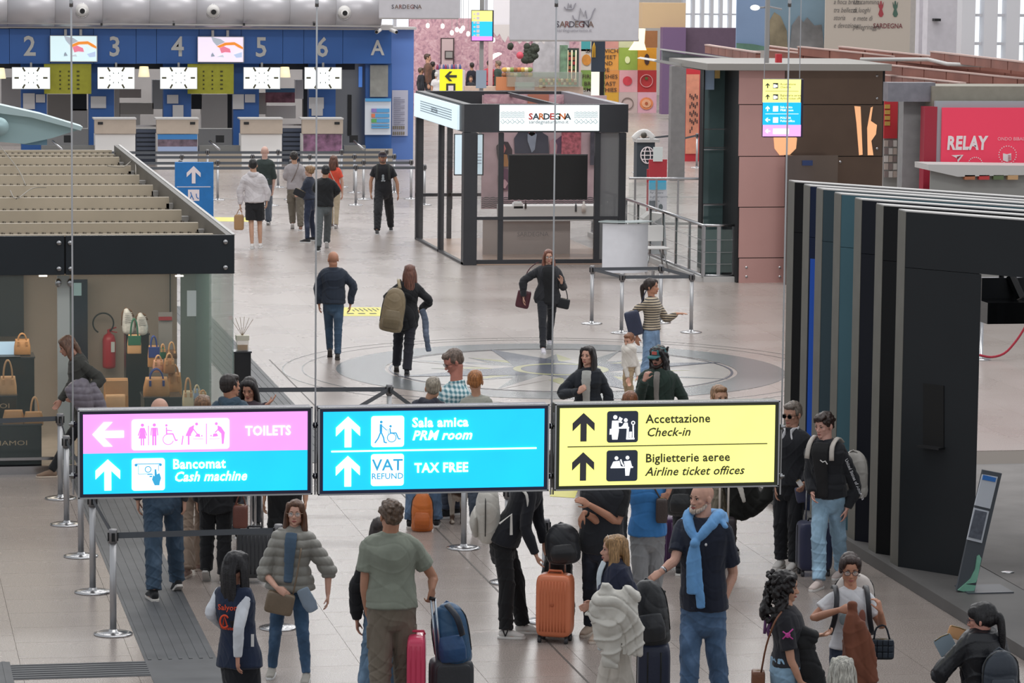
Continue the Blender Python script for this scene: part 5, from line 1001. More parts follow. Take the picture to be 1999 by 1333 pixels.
mb = MB(); mb.tube([onY(1680, 116, 70), onY(1812, 116, 69), onY(1850, 125, 68), onY(2010, 131, 66)], .04, 8); mb.build('pipe', M_LGREY, rf, True)
for i, xa in enumerate((1620, 1700, 1930)): rectp('junction_box', mat('junction', '#d8d4d0', .5) if i else RA, xa, 96+i*4, xa+22, 106+i*5, 76, .3, rf)
# RELAY shop
RV = 60.5; rs = thing('relay_shop', 'grey newsagent front with a big red RELAY sign', 'shop', onY(1910, 350, RV)*np.array([1, 1, 0]))
rectp('facade', mat('relay_taupe', '#8f8a7e', .6, var=.08), 1815, 168, 2060, 352, RV, .1, rs, floor=True, back=1.); rectp('frame', mat('relay_frame', '#a5abb2', .5), 1822, 197, 2060, 323, RV-.15, .08, rs); rectp('grey_column', mat('relay_column', '#8b8b8c', .5, var=.1), 1753, 195, 1796, 352, RV+.6, .3, rs, floor=True)
rectp('canopy', mat('relay_canopy', '#83828a', .35, .2, var=.15), 1724, 160, 1816, 197, RV+.3, .3, rs); rectp('red_return', mat('relay_red_dark', '#a3283c', .45), 1796, 207, 1820, 352, RV, .25, rs, floor=True)
sg = rectp('sign', emis('relay_red', '#d93a56', .30), 1837, 210, 2060, 320, RV-.26, .04, rs)
RW = mat('sign_white', '#f2e6e8', .5); text('RELAY', RW, onY(1848, 291, RV-.33), X, Z, .33, sg, 'lettering', 'LEFT', .045, .08, sx=.74, depth=.004)
text('.', RW, onY(1900, 287, RV-.33), X, Z, .3, sg); text('ONDO BIBAIA :', mat('sign_pink', '#f2b6c0', .5), onY(1947, 274, RV-.33), X, Z, .085, sg, bold=.01)
def ring_dots(cx, cy, r): 
    for k in range(22):
        a = 2*math.pi*k/22; p = onY(cx+r*math.cos(a), cy+r*math.sin(a), RV-.32); 
        if cy+r*math.sin(a) < 319: mb = MB(); mb.obox(p, X*.009, Y*.003, Z*.009); mb.build('dot', RW, sg)
ring_dots(1967, 302, 17); ring_dots(1904, 321, 14)
poly_at([(1857, 303), (1881, 302), (1870, 317), (1868, 309)], RV-.32, .004, 'paper_plane', RW, sg); poly_at([(1868, 306), (1877, 303), (1869, 312)], RV-.326, .004, 'plane_fold', mat('relay_red_dark'), sg)
for q in (-1, 1): poly_at([(1966, 301), (1966+q*8, 299), (1966+q*8, 313), (1966, 316)], RV-.32, .004, 'book_page', RW, sg)
for k in range(4): rectp('book_line', mat('relay_red_dark'), 1968, 303+k*3, 1973, 304+k*3, RV-.33, .004, sg)
cv = thing('white_counter_top', 'pale grey box counter in front of the RELAY sign', 'counter', onY(1900, 350, RV-1.5)*np.array([1, 1, 0])); poly_at([(1812, 321), (2060, 324), (2060, 340), (1870, 345), (1812, 332)], RV-1.5, .8, 'top', M_LGREY, cv); rectp('body', mat('counter_grey', '#8b8b88', .5), 1815, 332, 2060, 360, RV-1.3, .05, cv, floor=True)
for i, c in enumerate(('#a86a4a', '#b83a3a', '#5a6a4a', '#c09a70')): rectp('goods', mat('goods_'+c.strip('#'), c, .6), 1880+i*28, 341, 1900+i*28, 350, RV-1.4, .1, cv)
mgz = thing('magazine_rack', 'narrow rack with red packets and magazines beside the copper box', 'rack', onY(1738, 352, 62)*np.array([1, 1, 0])); rectp('back', M_GREY, 1724, 195, 1752, 352, 62, .05, mgz, floor=True); rectp('red_header', mat('poster_red'), 1725, 196, 1751, 270, 61.9, .04, mgz)
for k in range(4): rectp('letters_gold', mat('gold', '#c8a050', .5), 1727, 204+k*11, 1737, 212+k*11, 61.85, .02, mgz)
for k in range(5):
    for j in range(3): rectp('magazine', mat('mag%d' % ((k+j) % 3), ('#b8a8a0', '#8a7a78', '#d0c8c4')[(k+j) % 3], .6), 1726+j*8.5, 274+k*15, 1733+j*8.5, 286+k*15, 61.85, .03, mgz)
# banners and big pictures high on the right
bn = thing('landscape_banner', 'large hanging print of blue sky over grey gold mountains', 'banner', onY(1530, 100, 80)); rectp('print', mat('banner_sky', '#8aa2c4', .5, var=.12, vscale=.5), 1437, -40, 1502, 98, 80, .06, bn); rectp('print', mat('banner_sky2', '#7f98a8', .5, var=.2, vscale=.6), 1502, -40, 1612, 104, 80, .06, bn)
ROCK = mat('rock_print', '#8d8168', .5, var=.35, vscale=2.5); poly_at([(1503, 102), (1503, 40), (1512, 24), (1524, 32), (1536, 60), (1538, 104)], 79.9, .03, 'rock_shape', ROCK, bn); poly_at([(1541, 104), (1546, 50), (1560, 30), (1568, 44), (1576, 34), (1590, 50), (1604, 48), (1610, 104)], 79.9, .03, 'rock_shape', mat('rock_print2', '#7f7f80', .5, var=.3, vscale=2.5), bn)
poly_at([(1438, 98), (1438, 84), (1470, 86), (1500, 92), (1502, 98)], 79.85, .03, 'green_strip', mat('green_print', '#5e8270', .5, var=.3, vscale=4), bn)
b2 = thing('text_banner', 'cream hanging banner with grey script text and two small figures', 'banner', onY(1690, 100, 79)); rectp('sheet', mat('cream_banner', '#c9bdb0', .6), 1610, -40, 1776, 102, 79, .05, b2)
BT = mat('banner_ink', '#75706c', .7)
for s_, px, py in (('a fioca brezza', 1627, 8), ('tra bellezza,', 1627, 24), ('storia', 1627, 39), ('e devozione.', 1627, 54), ('Un cammino', 1665, 8), ('di luoghi', 1665, 24), ('e mete di', 1665, 40), ('pellegrinaggio', 1665, 57)): text(s_, BT, onY(px, py, 78.93), X, Z, .17, b2, 'lettering', 'LEFT', .0, .3, sx=.72, depth=.003)
text('SARDEGNA', mat('banner_red', '#7a3c40', .6), onY(1733, 55, 78.93), X, Z, .16, b2, 'lettering', 'CENTER', .012, sx=.85, depth=.003)
for px, c in ((1720, '#a8424a'), (1748, '#4c6a5c')): poly_at([(px-1, 2), (px+1, 2), (px+2, 12), (px+5, 4), (px+4, 14), (px+2, 18), (px+5, 28), (px+2, 33), (px-2, 33), (px-5, 28), (px-2, 18), (px-4, 14), (px-5, 4), (px-2, 12)], 78.93, .02, 'figure', mat('fig_'+c.strip('#'), c, .6), b2)
rectp('cctv_dark', M_BLACKM, 1820, 36, 1832, 41, 82.58, .2, None, label='small black camera on the white column at upper right', cat='camera')
def hang_banner(lbl, x0, y1, x1, v, tx, ty, sz, full): 
    t = thing('hanging_banner', lbl, 'banner', onY((x0+x1)/2, y1, v)); rectp('cloth', mat('banner_grey', '#bdbbc0', .7, var=.03), x0, -60, x1, y1, v, .04, t); mb = MB(); a = onY(x0, y1, v); b = onY(x1, y1, v); mb.tube([a, b], .035, 8); mb.build('bottom_bar', M_LGREY, t, True)
    for i, ch in enumerate('SARDEGNA'): text(ch, mat('bl_%d' % (i % 3), ('#4a4650', '#6e5a50', '#7a4a48')[i % 3], .6), onY(tx+(i-3.5)*sz*60, ty, v-.05), X, Z, sz*1.35, t, 'letter', 'CENTER', .012)
    if full: text('sardegnaturismo.it', mat('bl_url', '#8f8d95', .6), onY(tx, ty+9, v-.05), X, Z, sz*.75, t, 'lettering', 'CENTER')
    return t
hang_banner('grey hanging SARDEGNA banner beside the air duct', 740, 35, 895, 100, 793, 17, .125, False)
hb2 = hang_banner('large grey hanging SARDEGNA banner above the booth', 995, 78, 1247, 84, 1121, 53, .155, True)
for (cx, cy, s_) in ((1138, 30, 1.), (1112, 13, .5)):   # small boat emblem
    P = [(-20, 0), (-14, 9), (12, 9), (20, -8), (24, -14)]; mb = MB(); mb.tube(catmull([onY(cx+a*s_, cy+b*s_, 83.94) for a, b in P], 3), .012, 5); mb.tube([onY(cx+a*s_, cy+b*s_, 83.94) for a, b in ((-8, 8), (-5, -14), (2, 2), (5, -10), (8, 6))], .010, 5); mb.build('boat_emblem', mat('bl_url'), hb2)
# ================================================================ cafe at the far end
cf = thing('cafe_counter', 'long cafe counter with baskets of snacks', 'counter', (27, 126, 0)); v = 126
rectp('front', mat('cafe_front', '#c9b0a0', .6, var=.1), 905, 168, 1135, 200, v, .3, cf, floor=True); rectp('glass_case', mat('case_glass', '#9ea89c', .15, alpha=.5), 985, 140, 1130, 168, v, .6, cf)
FO = ('#c8a04c', '#7d8f4c', '#b46a3c', '#d8c8a0', '#8a5a3a')
for i in range(30):
    a = 1056+(i % 14)*5.1; b = 156+(i//14)*5.5; p = onY(a, b+4, v-.4); mb = MB(); mb.lathe([(.0, 0), (.075, 0), (.08, .08), (.03, .12), (.0, .13)], p, 8); mb.build('jar', mat('food%d' % (i % 5), FO[i % 5], .6), cf)
for i in range(16): a = 985+(i % 8)*7; b = 130+(i//8)*10; p = onY(a, b+6, v-.2); mb = MB(); mb.ell(p, (.12, .1, .09), 8, 6); mb.build('snack', mat('food%d' % (i*3 % 5), FO[i*3 % 5]), cf)
rectp('sign_orange', mat('sign_orange', '#c98258', .5), 968, 150, 1006, 176, v-.32, .05, None, label='orange menu board standing on the cafe counter', cat='sign')
rectp('menu_board', M_LGREY, 1005, 160, 1043, 176, v-.42, .05, None, label='pale framed menu board beside the orange one', cat='sign'); rectp('sheet', mat('sheet_pale', '#b9bfb8', .6), 1008, 162, 1040, 173, v-.48, .02, bpy.data.objects['menu_board'])
sh = thing('bottle_shelf', 'cafe bar shelf with rows of small bottles', 'shelf', onY(875, 200, 128)*np.array([1, 1, 0])); rectp('front', mat('bar_white', '#c9c2c4', .6), 850, 136, 905, 200, 128, .3, sh, floor=True)
for i in range(12): 
    p = onY(854+i*4, 136, 127.8); mb = MB(); mb.lathe([(.05, 0), (.05, .12), (.02, .17), (.02, .2)], p, 8); c = ('#8f3a5a', '#6a6a8a', '#c0a0a8', '#4a5a8a')[i % 4]; mb.build('bottle', mat('bot_'+c.strip('#'), c, .3), None, True, label='small coloured bottle on the cafe bar shelf', cat='bottle', group='bottles on the cafe bar shelf')
for i, (x0, y0, x1, y1, lbl) in enumerate(((860, 74, 886, 135, 'tall white framed picture on the pink blossom wall'), (868, 99, 885, 115, 'small dark framed picture on the cafe bar'))): 
    t = thing('framed_picture', lbl, 'picture', onY((x0+x1)/2, y1, 133.78)); rectp('frame', mat('dark_frame', '#4a3e3e', .5), x0, y0, x1, y1, 133.78-i*.1, .08, t); rectp('sheet', mat('pic_pink', '#cdb4b4', .6) if i == 0 else mat('pic_grey', '#9a9692', .6), x0+2, y0+2, x1-2, y1-2, 133.7-i*.1, .04, t)
for i, (px, py) in enumerate(((835, 50), (864, 51), (882, 64), (892, 58), (904, 55), (914, 66), (963, 78), (900, 60))):
    t = thing('bulb_lamp', 'small glowing bulb hanging before the pink blossom wall', 'lamp', onY(px, py, 131), group='bulbs before the blossom wall'); p = onY(px, py, 131); mb = MB(); mb.ell(p, (.075, .075, .10)); mb.build('bulb', emis('bulb', '#fff0e0', 2.2), t, True); mb = MB(); mb.cyl(p+Z*.09, p+Z*2.5, .008, n=5); mb.build('cord', M_GREY, t)
aw = thing('scalloped_awning', 'white scalloped canopy hanging over the cafe counter', 'awning', onY(1000, 80, 127)); P = [(963, 48), (963, 62), (970, 72), (975, 66), (980, 76), (986, 83), (992, 70), (998, 82), (1006, 76), (1014, 86), (1022, 78), (1030, 84), (1040, 78), (1048, 86), (1056, 80), (1062, 86), (1066, 78), (1066, 48)]; poly_at(P, 127, .05, 'valance', mat('awning', '#cfc8c6', .7), aw); rectp('panel', mat('white_panel', '#dcd8dc', .6), 963, -20, 996, 50, 127.2, .05, aw)
for i, (x0, x1) in enumerate(((953, 959), (1130, 1131))): rectp('cafe_post', mat('cafe_post', '#cdaeb0', .6), x0, 78, x1+2, 175, 126.5, .1, None, floor=True, label=['slim pink post at the left of the cafe counter', 'slim pink post at the right of the cafe counter'][i], cat='post')
gp = thing('green_cabinet', 'green framed drinks cabinet at the cafe', 'cabinet', onY(1110, 200, 130)*np.array([1, 1, 0])); rectp('side', mat('leaf_green', '#6f8c72', .6, var=.3, vscale=6), 1092, 88, 1106, 190, 130, .2, gp, floor=True); rectp('case', mat('dark_green', '#33403a', .5), 1104, 94, 1130, 170, 130, .1, gp)
for k in range(3): rectp('shelf_light', emis('warm_strip', '#ffe2c0', .8), 1107+k*8, 98, 1109+k*8, 160, 129.85, .02, gp)
for k in range(12): rectp('bottle_front', mat('bot%d' % (k % 3), ('#8c5a3a', '#4a6a3a', '#a03a3a')[k % 3], .5), 1110+(k % 2)*8, 102+(k//2)*9, 1114+(k % 2)*8, 108+(k//2)*9, 129.8, .05, gp)
cr = thing('crescent_lamp', 'white crescent neon lamp over the cafe', 'lamp', onY(965, 115, 127)); mb = MB(); mb.tube([onY(958+24*math.cos(a)+22, 125-20*math.sin(a), 127) for a in np.linspace(1.6, 2.9, 9)], [.02, .05, .07, .08, .08, .08, .07, .05, .02], 8); mb.build('tube', emis('neon', '#fff4ea', 1.2), cr, True)
fd = thing('pink_ball_ornament', 'pink round ball decoration above the cafe counter', 'decoration', onY(1015, 108, 128)); mb = MB(); mb.ell(onY(1015, 108, 128), (.14, .14, .14)); mb.build('ball', mat('pink_ball', '#d8586a', .5), fd, True)  # plain pink ball, no lamp in it
for i, (px, py, r_) in enumerate(((998, 92, .16), (1038, 100, .5), (1030, 112, .3))): mb = MB(); [mb.ell(onY(px+random.uniform(-8, 8)*r_*3, py+random.uniform(-7, 7)*r_*3, 128.5), random.uniform(.06, .16), 7, 5) for _ in range(26 if i else 5)]; mb.cyl(onY(px, py, 128.5), onY(px, py, 128.5)+Z*3, .01, n=5); mb.build('hanging_plant', mat('plant_dark', '#3c4238', .8, var=.3), None, True, label=['small dark round lantern hanging over the cafe', 'dark hanging plant over the cafe counter', 'low dark foliage behind the cafe counter'][i], cat='plant' if i else 'lantern')
# fruit picture wall: each coloured square a panel of its own
fw_ = thing('fruit_wall', 'wall of coloured squares with fruit pictures and menu words', 'wall panel', onY(1200, 220, 131)*np.array([1, 1, 0])); FV = 131
cols = [(1131, 1152, 80, 100, '#4aa0a4'), (1152, 1180, 80, 95, '#d8cfc0'), (1180, 1207, 80, 95, '#c99088'), (1207, 1244, 60, 93, '#c4c8a4'), (1244, 1283, 60, 93, '#9c6a44'), (1131, 1155, 96, 137, '#cfc6bc'), (1155, 1180, 96, 137, '#c9c0b4'), (1180, 1207, 96, 137, '#e2a04c'), (1207, 1244, 93, 137, '#94ac4c'), (1244, 1281, 93, 137, '#dc9a30'), (1131, 1155, 137, 176, '#7f9c50'), (1155, 1180, 137, 190, '#8a9c54'), (1180, 1208, 137, 180, '#dc9450'), (1208, 1244, 137, 180, '#dfa6ac'), (1244, 1281, 137, 180, '#b8383a'), (1180, 1207, 180, 222, '#dca83c'), (1207, 1244, 180, 222, '#c9b4b0'), (1244, 1281, 180, 222, '#dcaab8')]
for (a, b, c, d, h) in cols: rectp('square_panel', mat('sq_'+h.strip('#'), h, .6, var=.04), a+.2, c, b-.2, d-.3, FV, .06, fw_)
MN = mat('menu_ink', '#4a3a30', .6)
for s_, px, py in (('SANDWICH', 1143, 103), ('SWEET', 1166, 115), ('AND', 1170, 127), ('DE', 1175, 140), ('FIRST DISHES', 1136, 153), ('BREAKFAST', 1140, 167), ('SMOOTHIES', 1139, 179)): text(s_, MN, onY(px, py, FV-.09), X, Z, .215, fw_, 'lettering', 'LEFT', .012, sx=1.1, depth=.003)
def disc(cx, cy, r, c, nm='fruit', v=FV-.09, ry=None, ring=False):
    if ring: mb = MB(); mb.tube([onY(cx+r*math.cos(a), cy+(ry or r)*math.sin(a), v) for a in np.linspace(0, 6.283, 21)[:-1]], .016, 5, closed=True); return mb.build(nm, mat('fr_'+c.strip('#'), c, .6), fw_)
    return poly_at([(cx+r*math.cos(a), cy+(ry or r)*math.sin(a)) for a in np.linspace(0, 6.283, 17)[:-1]], v, .02, nm, mat('fr_'+c.strip('#'), c, .6, var=.1, vscale=8), fw_)
disc(1225, 158, 9, '#cf4450'); disc(1262, 158, 12, '#e0a0a0', ring=True); disc(1262, 153, 3, '#5a6a3a', v=FV-.11); disc(1262, 202, 13, '#e08a5a', ry=12); disc(1262, 202, 9, '#eab08a', ry=8, v=FV-.11); disc(1262, 202, 3, '#b5603c', v=FV-.13); disc(1225, 202, 11, '#7a6a64', ring=True); disc(1225, 117, 5, '#dfe6b0', ry=7); disc(1263, 116, 5, '#4a3230', ry=11); disc(1145, 117, 9, '#cf8a3c', ry=11)
mc = thing('navy_sign_post', 'navy blue hanging sign with a golden arch before the fruit wall', 'sign', onY(1167, 140, 120)); rectp('panel', mat('navy_sign', '#34404f', .5), 1154, 80, 1180, 140, 120, .1, mc); mb = MB(); mb.tube([onY(a, b, 119.8) for a, b in ((1157, 112), (1158, 92), (1160, 84), (1161, 92), (1161, 112))], .03, 6); mb.build('golden_arch', mat('gold_arch', '#d8a838', .5), mc, True); rectp('post', M_BLACKM, 1170, 140, 1178, 200, 120, .1, mc, floor=True)
sc2 = lit('menu_screen', 1154, 140, 1170, 190, 121, '#f4f0d8', .8); rectp('leg', M_BLACKM, 1160, 188, 1164, 230, 121.02, .05, sc2, floor=True); tag(sc2, 'bright narrow menu screen before the fruit wall', 'screen')
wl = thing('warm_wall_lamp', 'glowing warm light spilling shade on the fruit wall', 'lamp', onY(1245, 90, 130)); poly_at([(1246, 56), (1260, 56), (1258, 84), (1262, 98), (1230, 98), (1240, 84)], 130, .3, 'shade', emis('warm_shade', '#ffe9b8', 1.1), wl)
# sign on pole (left) and tall sign (right), yellow arrow sign, blue floor sign
def icon_sign_small(lbl, x0, y0, x1, y1, v, pole, bands): 
    t = thing('direction_sign', lbl, 'sign', onY((x0+x1)/2, y1, v)); rectp('casing', mat('sign_case', '#2a2438', .4), x0-1.5, y0-1.5, x1+1.5, y1+1.5, v, .12, t, bevel=.01)
    for (a, b, c, s_) in bands: rectp('band', emis('band_'+c.strip('#'), c, s_), x0, y0+(y1-y0)*a, x1, y0+(y1-y0)*b, v-.13, .01, t)
    return t
YE, CYA, MAG = '#f6f07c', '#22aee8', '#ee86f4'
ps = icon_sign_small('small lit direction sign on a grey pole near the cafe', 921, 21, 961, 79, 110, True, ((0, .36, YE, .9), (.36, .86, CYA, .9), (.86, 1, MAG, .9)))
rectp('pole', M_GREY, 936, -30, 943, 190, 110.3, .12, ps, floor=True); rectp('pale_panel', mat('notice_blue', '#9aa8b8', .5), 929, 137, 949, 172, 110, .05, ps)
for k in range(6): rectp('icon', RW, 924, 26+k*8.4, 928, 29+k*8.4, 109.84, .01, ps); rectp('icon', RW, 930, 24+k*8.4, 936, 30+k*8.4, 109.84, .01, ps)
TS = 58.; ts = icon_sign_small('tall lit direction sign with yellow, blue and pink bands', 1489, 155, 1563, 266, TS, True, ((0, .405, '#f8f58c', .95), (.405, .80, '#10a8ee', .9), (.80, 1, '#f79cf8', .95)))
IK = mat('sign_ink', '#3c4038', .6); SWH = emis('sign_lit_white', '#ffffff', .95)
def arrow(cx, cy, s_, v, m, par, ang=0, head=.95, th=.004, vo=0.):
    """arrow with a swept head, pointing up for ang 0"""
    P = [(0, -1), (.80, -.22), (.80, .28), (.21, -.28), (.21, 1), (-.21, 1), (-.21, -.28), (-.80, .28), (-.80, -.22)]
    a = math.radians(ang); o = onY(cx, cy, v-vo); k_ = s_/FPX*np.linalg.norm(o-CAM)
    mb = MB(); mb.prism([(-(x*math.cos(a)-y*math.sin(a))*-1*k_, -(x*math.sin(a)+y*math.cos(a))*k_) for x, y in P], o, X, Z, -Y*th); return mb.build('arrow', m, par)
for k, (yy, an, m_) in enumerate(((167, 0, IK), (189, 0, IK), (212, 0, SWH), (234, -90, SWH), (256, -90, SWH))):
    arrow(1498.5, yy, 5, TS, m_, ts, an, vo=.145); rectp('icon', IK if k < 2 else SWH, 1509, yy-5, 1519 if k < 4 else 1540, yy+5.5, TS-.14, .004, ts)
    if k < 2:
        disc_ = MB(); disc_.obox(onY(1512, yy+1, TS-.15), X*.02, Y*.002, Z*.03); disc_.obox(onY(1516, yy+1, TS-.15), X*.015, Y*.002, Z*.02); disc_.build('pictogram', SWH, ts)
for s_, py, m_ in (('Accettazione', 166, IK), ('Check-in', 172, IK), ('Biglietterie aeree', 188, IK), ('Airline ticket offices', 194, IK), ('Sala amica', 211, SWH), ('PRM room', 217, SWH), ('POLIZIA', 232, SWH), ('Police office', 238, SWH)): text(s_, m_, onY(1523, py, TS-.145), X, Z, .052, ts, 'lettering', 'LEFT', .006, depth=.003)
for px in (1492, 1561): mb = MB(); q = onY(px, 153, TS-.06); mb.cyl(q, q+Z*5, .008, n=6); mb.build('hanging_wire', M_STEEL, ts)
for py, m_ in ((177.5, IK), (222, SWH)): rectp('rule', m_, 1494, py, 1559, py+.8, TS-.14, .004, ts)
ws = thing('lamp_post', 'slim grey post with two arms and a round lamp', 'lamp post', onY(1497, 120, 61)); rectp('post', M_GREY, 1493, -40, 1501, 123, 61, .06, ws); mb = MB(); mb.tube([onY(1497, 14, 61), onY(1475, 15, 61)], .02, 6); mb.tube([onY(1497, 12, 61), onY(1526, 18, 61)], .02, 6); mb.build('arm', M_STEEL, ws); mb = MB(); mb.ell(onY(1474, 15, 60.9), (.09, .06, .05)); mb.build('lamp_head', emis('lamp_head', '#fffaf0', 1.2), ws, True); rectp('red_box', mat('poster_red'), 1513, 105, 1524, 122, 63, .1, ws)
ya = thing('yellow_arrow_sign', 'yellow sign with a black left arrow behind the booth', 'sign', onY(880, 178, 84)); rectp('panel', emis('sign_yellow', '#e8e02c', .55), 858, 135, 902, 178, 84, .06, ya); arrow(880, 149, 12, 84, IK, ya, -90, vo=.075); rectp('icon', IK, 871, 163, 889, 177, 83.93, .01, ya); rectp('pictogram', RW, 875, 167, 885, 177, 83.91, .01, ya); rectp('legs', M_BLACKM, 876, 176, 884, 240, 84.05, .05, ya, floor=True)
bf_ = thing('blue_floor_sign', 'blue totem with a white up arrow by the shop roof', 'sign', fl(378, 440)*np.array([1, 1, 0])); vb = fl(378, 440)[1]
rectp('panel', mat('totem_blue', '#2276bd', .35, var=.08), 341, 316, 416, 430, vb, .1, bf_, floor=True, bevel=.01); arrow(378, 341, 17, vb, RW, bf_, 0, vo=.11); rectp('rule', RW, 345, 364, 411, 365.3, vb-.1, .01, bf_); rectp('icon', RW, 367, 370, 389, 392, vb-.1, .01, bf_)
for a, b in (((372, 375), (374, 381)), ((374, 381), (370, 390)), ((374, 381), (378, 390)), ((383, 378), (384, 385)), ((384, 385), (388, 388))): mb = MB(); mb.tube([onY(*a, vb-.115), onY(*b, vb-.115)], .010, 5); mb.build('pictogram', mat('totem_blue'), bf_)
# globe stand, red totem, railings, white desk
gl = thing('globe_box', 'dark box with a white globe emblem beside the booth', 'stand', onY(1262, 345, 95)*np.array([1, 1, 0])); rectp('box', mat('globe_dark', '#39424a', .5), 1237, 275, 1272, 345, 95, .4, gl, floor=True, bevel=.01); rectp('rim', M_LGREY, 1235, 270, 1280, 276, 95, .5, gl)
for r_ in (1., .45): mb = MB(); mb.tube([onY(1264+13*r_*math.cos(a), 303+16*math.sin(a), 94.55) for a in np.linspace(0, 6.283, 21)[:-1]], .017, 5, closed=True); mb.build('globe_line', RW, gl, True)
for dy in (-8, 0, 8): mb = MB(); w_ = 13*math.sqrt(1-(dy/16)**2); mb.tube([onY(1264-w_, 303+dy, 94.55), onY(1264+w_, 303+dy, 94.55)], .015, 5); mb.build('globe_line', RW, gl)
cl_ = thing('draped_white_cloth', 'crumpled white cloth and a dark ball on the globe box', 'cloth', onY(1257, 272, 94.8)); mb = MB(); mb.tube(catmull([onY(1236, 271, 94.7), onY(1248, 260, 94.7), onY(1262, 258, 94.7), onY(1276, 270, 94.7)], 3), .08, 8, rb=.03); mb.build('cloth', M_WHITE, cl_, True); mb = MB(); mb.ell(onY(1257, 264, 94.5), .09); mb.build('ball', mat('ball_dark', '#4a443c', .4), cl_, True)
rt = thing('red_white_totem', 'red and white information totem by the glass railing', 'totem', onY(1282, 415, 82)*np.array([1, 1, 0])); rectp('red_panel', mat('totem_red', '#b0313c', .5), 1266, 311, 1301, 352, 82, .06, rt); rectp('white_panel', mat('totem_white', '#d6d4dc', .6), 1266, 352, 1301, 415, 82, .05, rt); rectp('paper', mat('paper_white'), 1275, 287, 1293, 315, 81.9, .03, rt); rectp('cyan_panel', mat('totem_cyan', '#3aa6cc', .5), 1267, 352, 1300, 370, 81.9, .02, rt); rectp('picture', mat('pic_dark', '#4a4656', .5, var=.4, vscale=10), 1267, 392, 1280, 410, 81.9, .02, rt)
poly_at([(1290+4*math.cos(a), 404+6*math.sin(a)) for a in np.linspace(0, 6.28, 13)[:-1]], 81.88, .01, 'dark_badge', mat('pic_dark2', '#33323c', .5), rt); rectp('leg', mat('totem_red'), 1262, 330, 1265, 420, 82.1, .05, rt, floor=True)
for i, s_ in enumerate(('Per aiutare', 'la gli aeroporti', 'a volare')): text(s_, mat('ink_navy', '#34344c', .6), onY(1268, 378+i*8, 81.86), X, Z, .075, rt, bold=.006, shear=.2, depth=.002)
rl = thing('glass_railing', 'steel and glass railing turning round the stair opening', 'railing', fl(1372, 555)*np.array([1, 1, 0]))
A_, B_, C_ = fl(1300, 490), fl(1372, 550), fl(1441, 551); A_ = fl(1290, 470); corner = B_*np.array([1, 1, 0])
P_ = [np.array([15.98, 75.5, 0]), corner, np.array([16.92, corner[1], 0])]
P_[0] = np.array([corner[0], 76.0, 0]); 
for a, b in zip(P_[:-1], P_[1:]):
    mb = MB(); mb.tube([a+Z*1.1, b+Z*1.1], .03, 10); mb.build('top_rail', M_STEEL, rl, True); mb = MB(); mb.tube([a+Z*.12, b+Z*.12], .025, 8); mb.build('bottom_rail', M_STEEL, rl, True)
    L_ = np.linalg.norm(b-a); d_ = (b-a)/L_; n_ = max(2, int(L_/1.15)); pn_ = np.cross(d_, Z)
    for k in range(n_+1): q = a+(b-a)*k/n_; mb = MB(); mb.obox(q+Z*.6, d_*.035, pn_*.02, Z*.5); mb.build('post', M_STEEL, rl)
    mb = MB(); mb.obox((a+b)/2+Z*.6, d_*L_/2, pn_*.006, Z*.42); mb.build('glass_pane', M_GLASS, rl)
    for z_ in (.35, .58, .82): mb = MB(); mb.tube([a+Z*z_+pn_*.05, b+Z*z_+pn_*.05], .006, 5); mb.build('wire', M_STEEL, rl)
    mb = MB(); mb.obox((a+b)/2+Z*.05, d_*L_/2, pn_*.1, Z*.05); mb.build('kerb', M_LGREY, rl)
r2 = thing('far_railing', 'long thin steel railing behind the booth and totem', 'railing', fl(1330, 430)*np.array([1, 1, 0])); vr = 78.5; mb = MB(); mb.cyl(onY(1228, 348, vr), onY(1371, 349, vr), .03); mb.build('top_rail', M_STEEL, r2, True)
for k in range(4): q = onY(1240+k*42, 349, vr); mb = MB(); mb.box(q[0]-.02, q[0]+.02, vr-.02, vr+.02, 0, q[2]); mb.build('post', M_STEEL, r2)
a = onY(1228, 348, vr); b = onY(1371, 348, vr); pane(a[0], b[0], vr, vr+.01, .1, a[2]-.1, M_GLASS, r2); mb = MB(); mb.box(a[0], b[0], vr-.03, vr+.03, .04, .1); mb.build('base_rail', M_GREY, r2)
# curved white promotion desk
wd = thing('curved_white_desk', 'curved white reception desk with a glass top beside the booth', 'desk', fl(1222, 540)*np.array([1, 1, 0])); c = fl(1222, 545); c[2] = 0
mb = MB(); n = 14; R0 = .68; ctr = c+np.array([.02, .75, 0]); vs = []
for k in range(n+1):
    a = math.radians(-90-42+84*k/n); 
    for z_ in (.12, .40, .68, 1.08): vs.append(ctr+np.array([math.cos(a)*R0, math.sin(a)*.75, z_]))
nb_ = len(vs); vs2 = [np.array(p)+Y*.03 for p in vs]; mb.add(vs+vs2, [(4*k+j, 4*(k+1)+j, 4*(k+1)+j+1, 4*k+j+1) for k in range(n) for j in range(3)]+[(nb_+4*k+j, nb_+4*k+j+1, nb_+4*(k+1)+j+1, nb_+4*(k+1)+j) for k in range(n) for j in range(3)]); mb.build('curved_front', mat('desk_white', '#e2e4ea', .4, var=.03), wd, True)
mb = MB(); top = [(1.12*R0*math.cos(math.radians(-90-46+92*k/12)), 1.1*.75*math.sin(math.radians(-90-46+92*k/12))) for k in range(13)]; inn = [(x*.62, y*.55) for x, y in top[::-1]]; mb.prism(top+inn, ctr+Z*1.11, X, Y, Z*.02); mb.build('glass_top', mat('desk_glass', '#c9d6d6', .08, alpha=.75), wd)
for q in (-.6, 0, .6): mb = MB(); mb.cyl(c+np.array([q, .25, 0]), c+np.array([q, .25, .14]), .03); mb.build('castor', M_STEEL, wd)
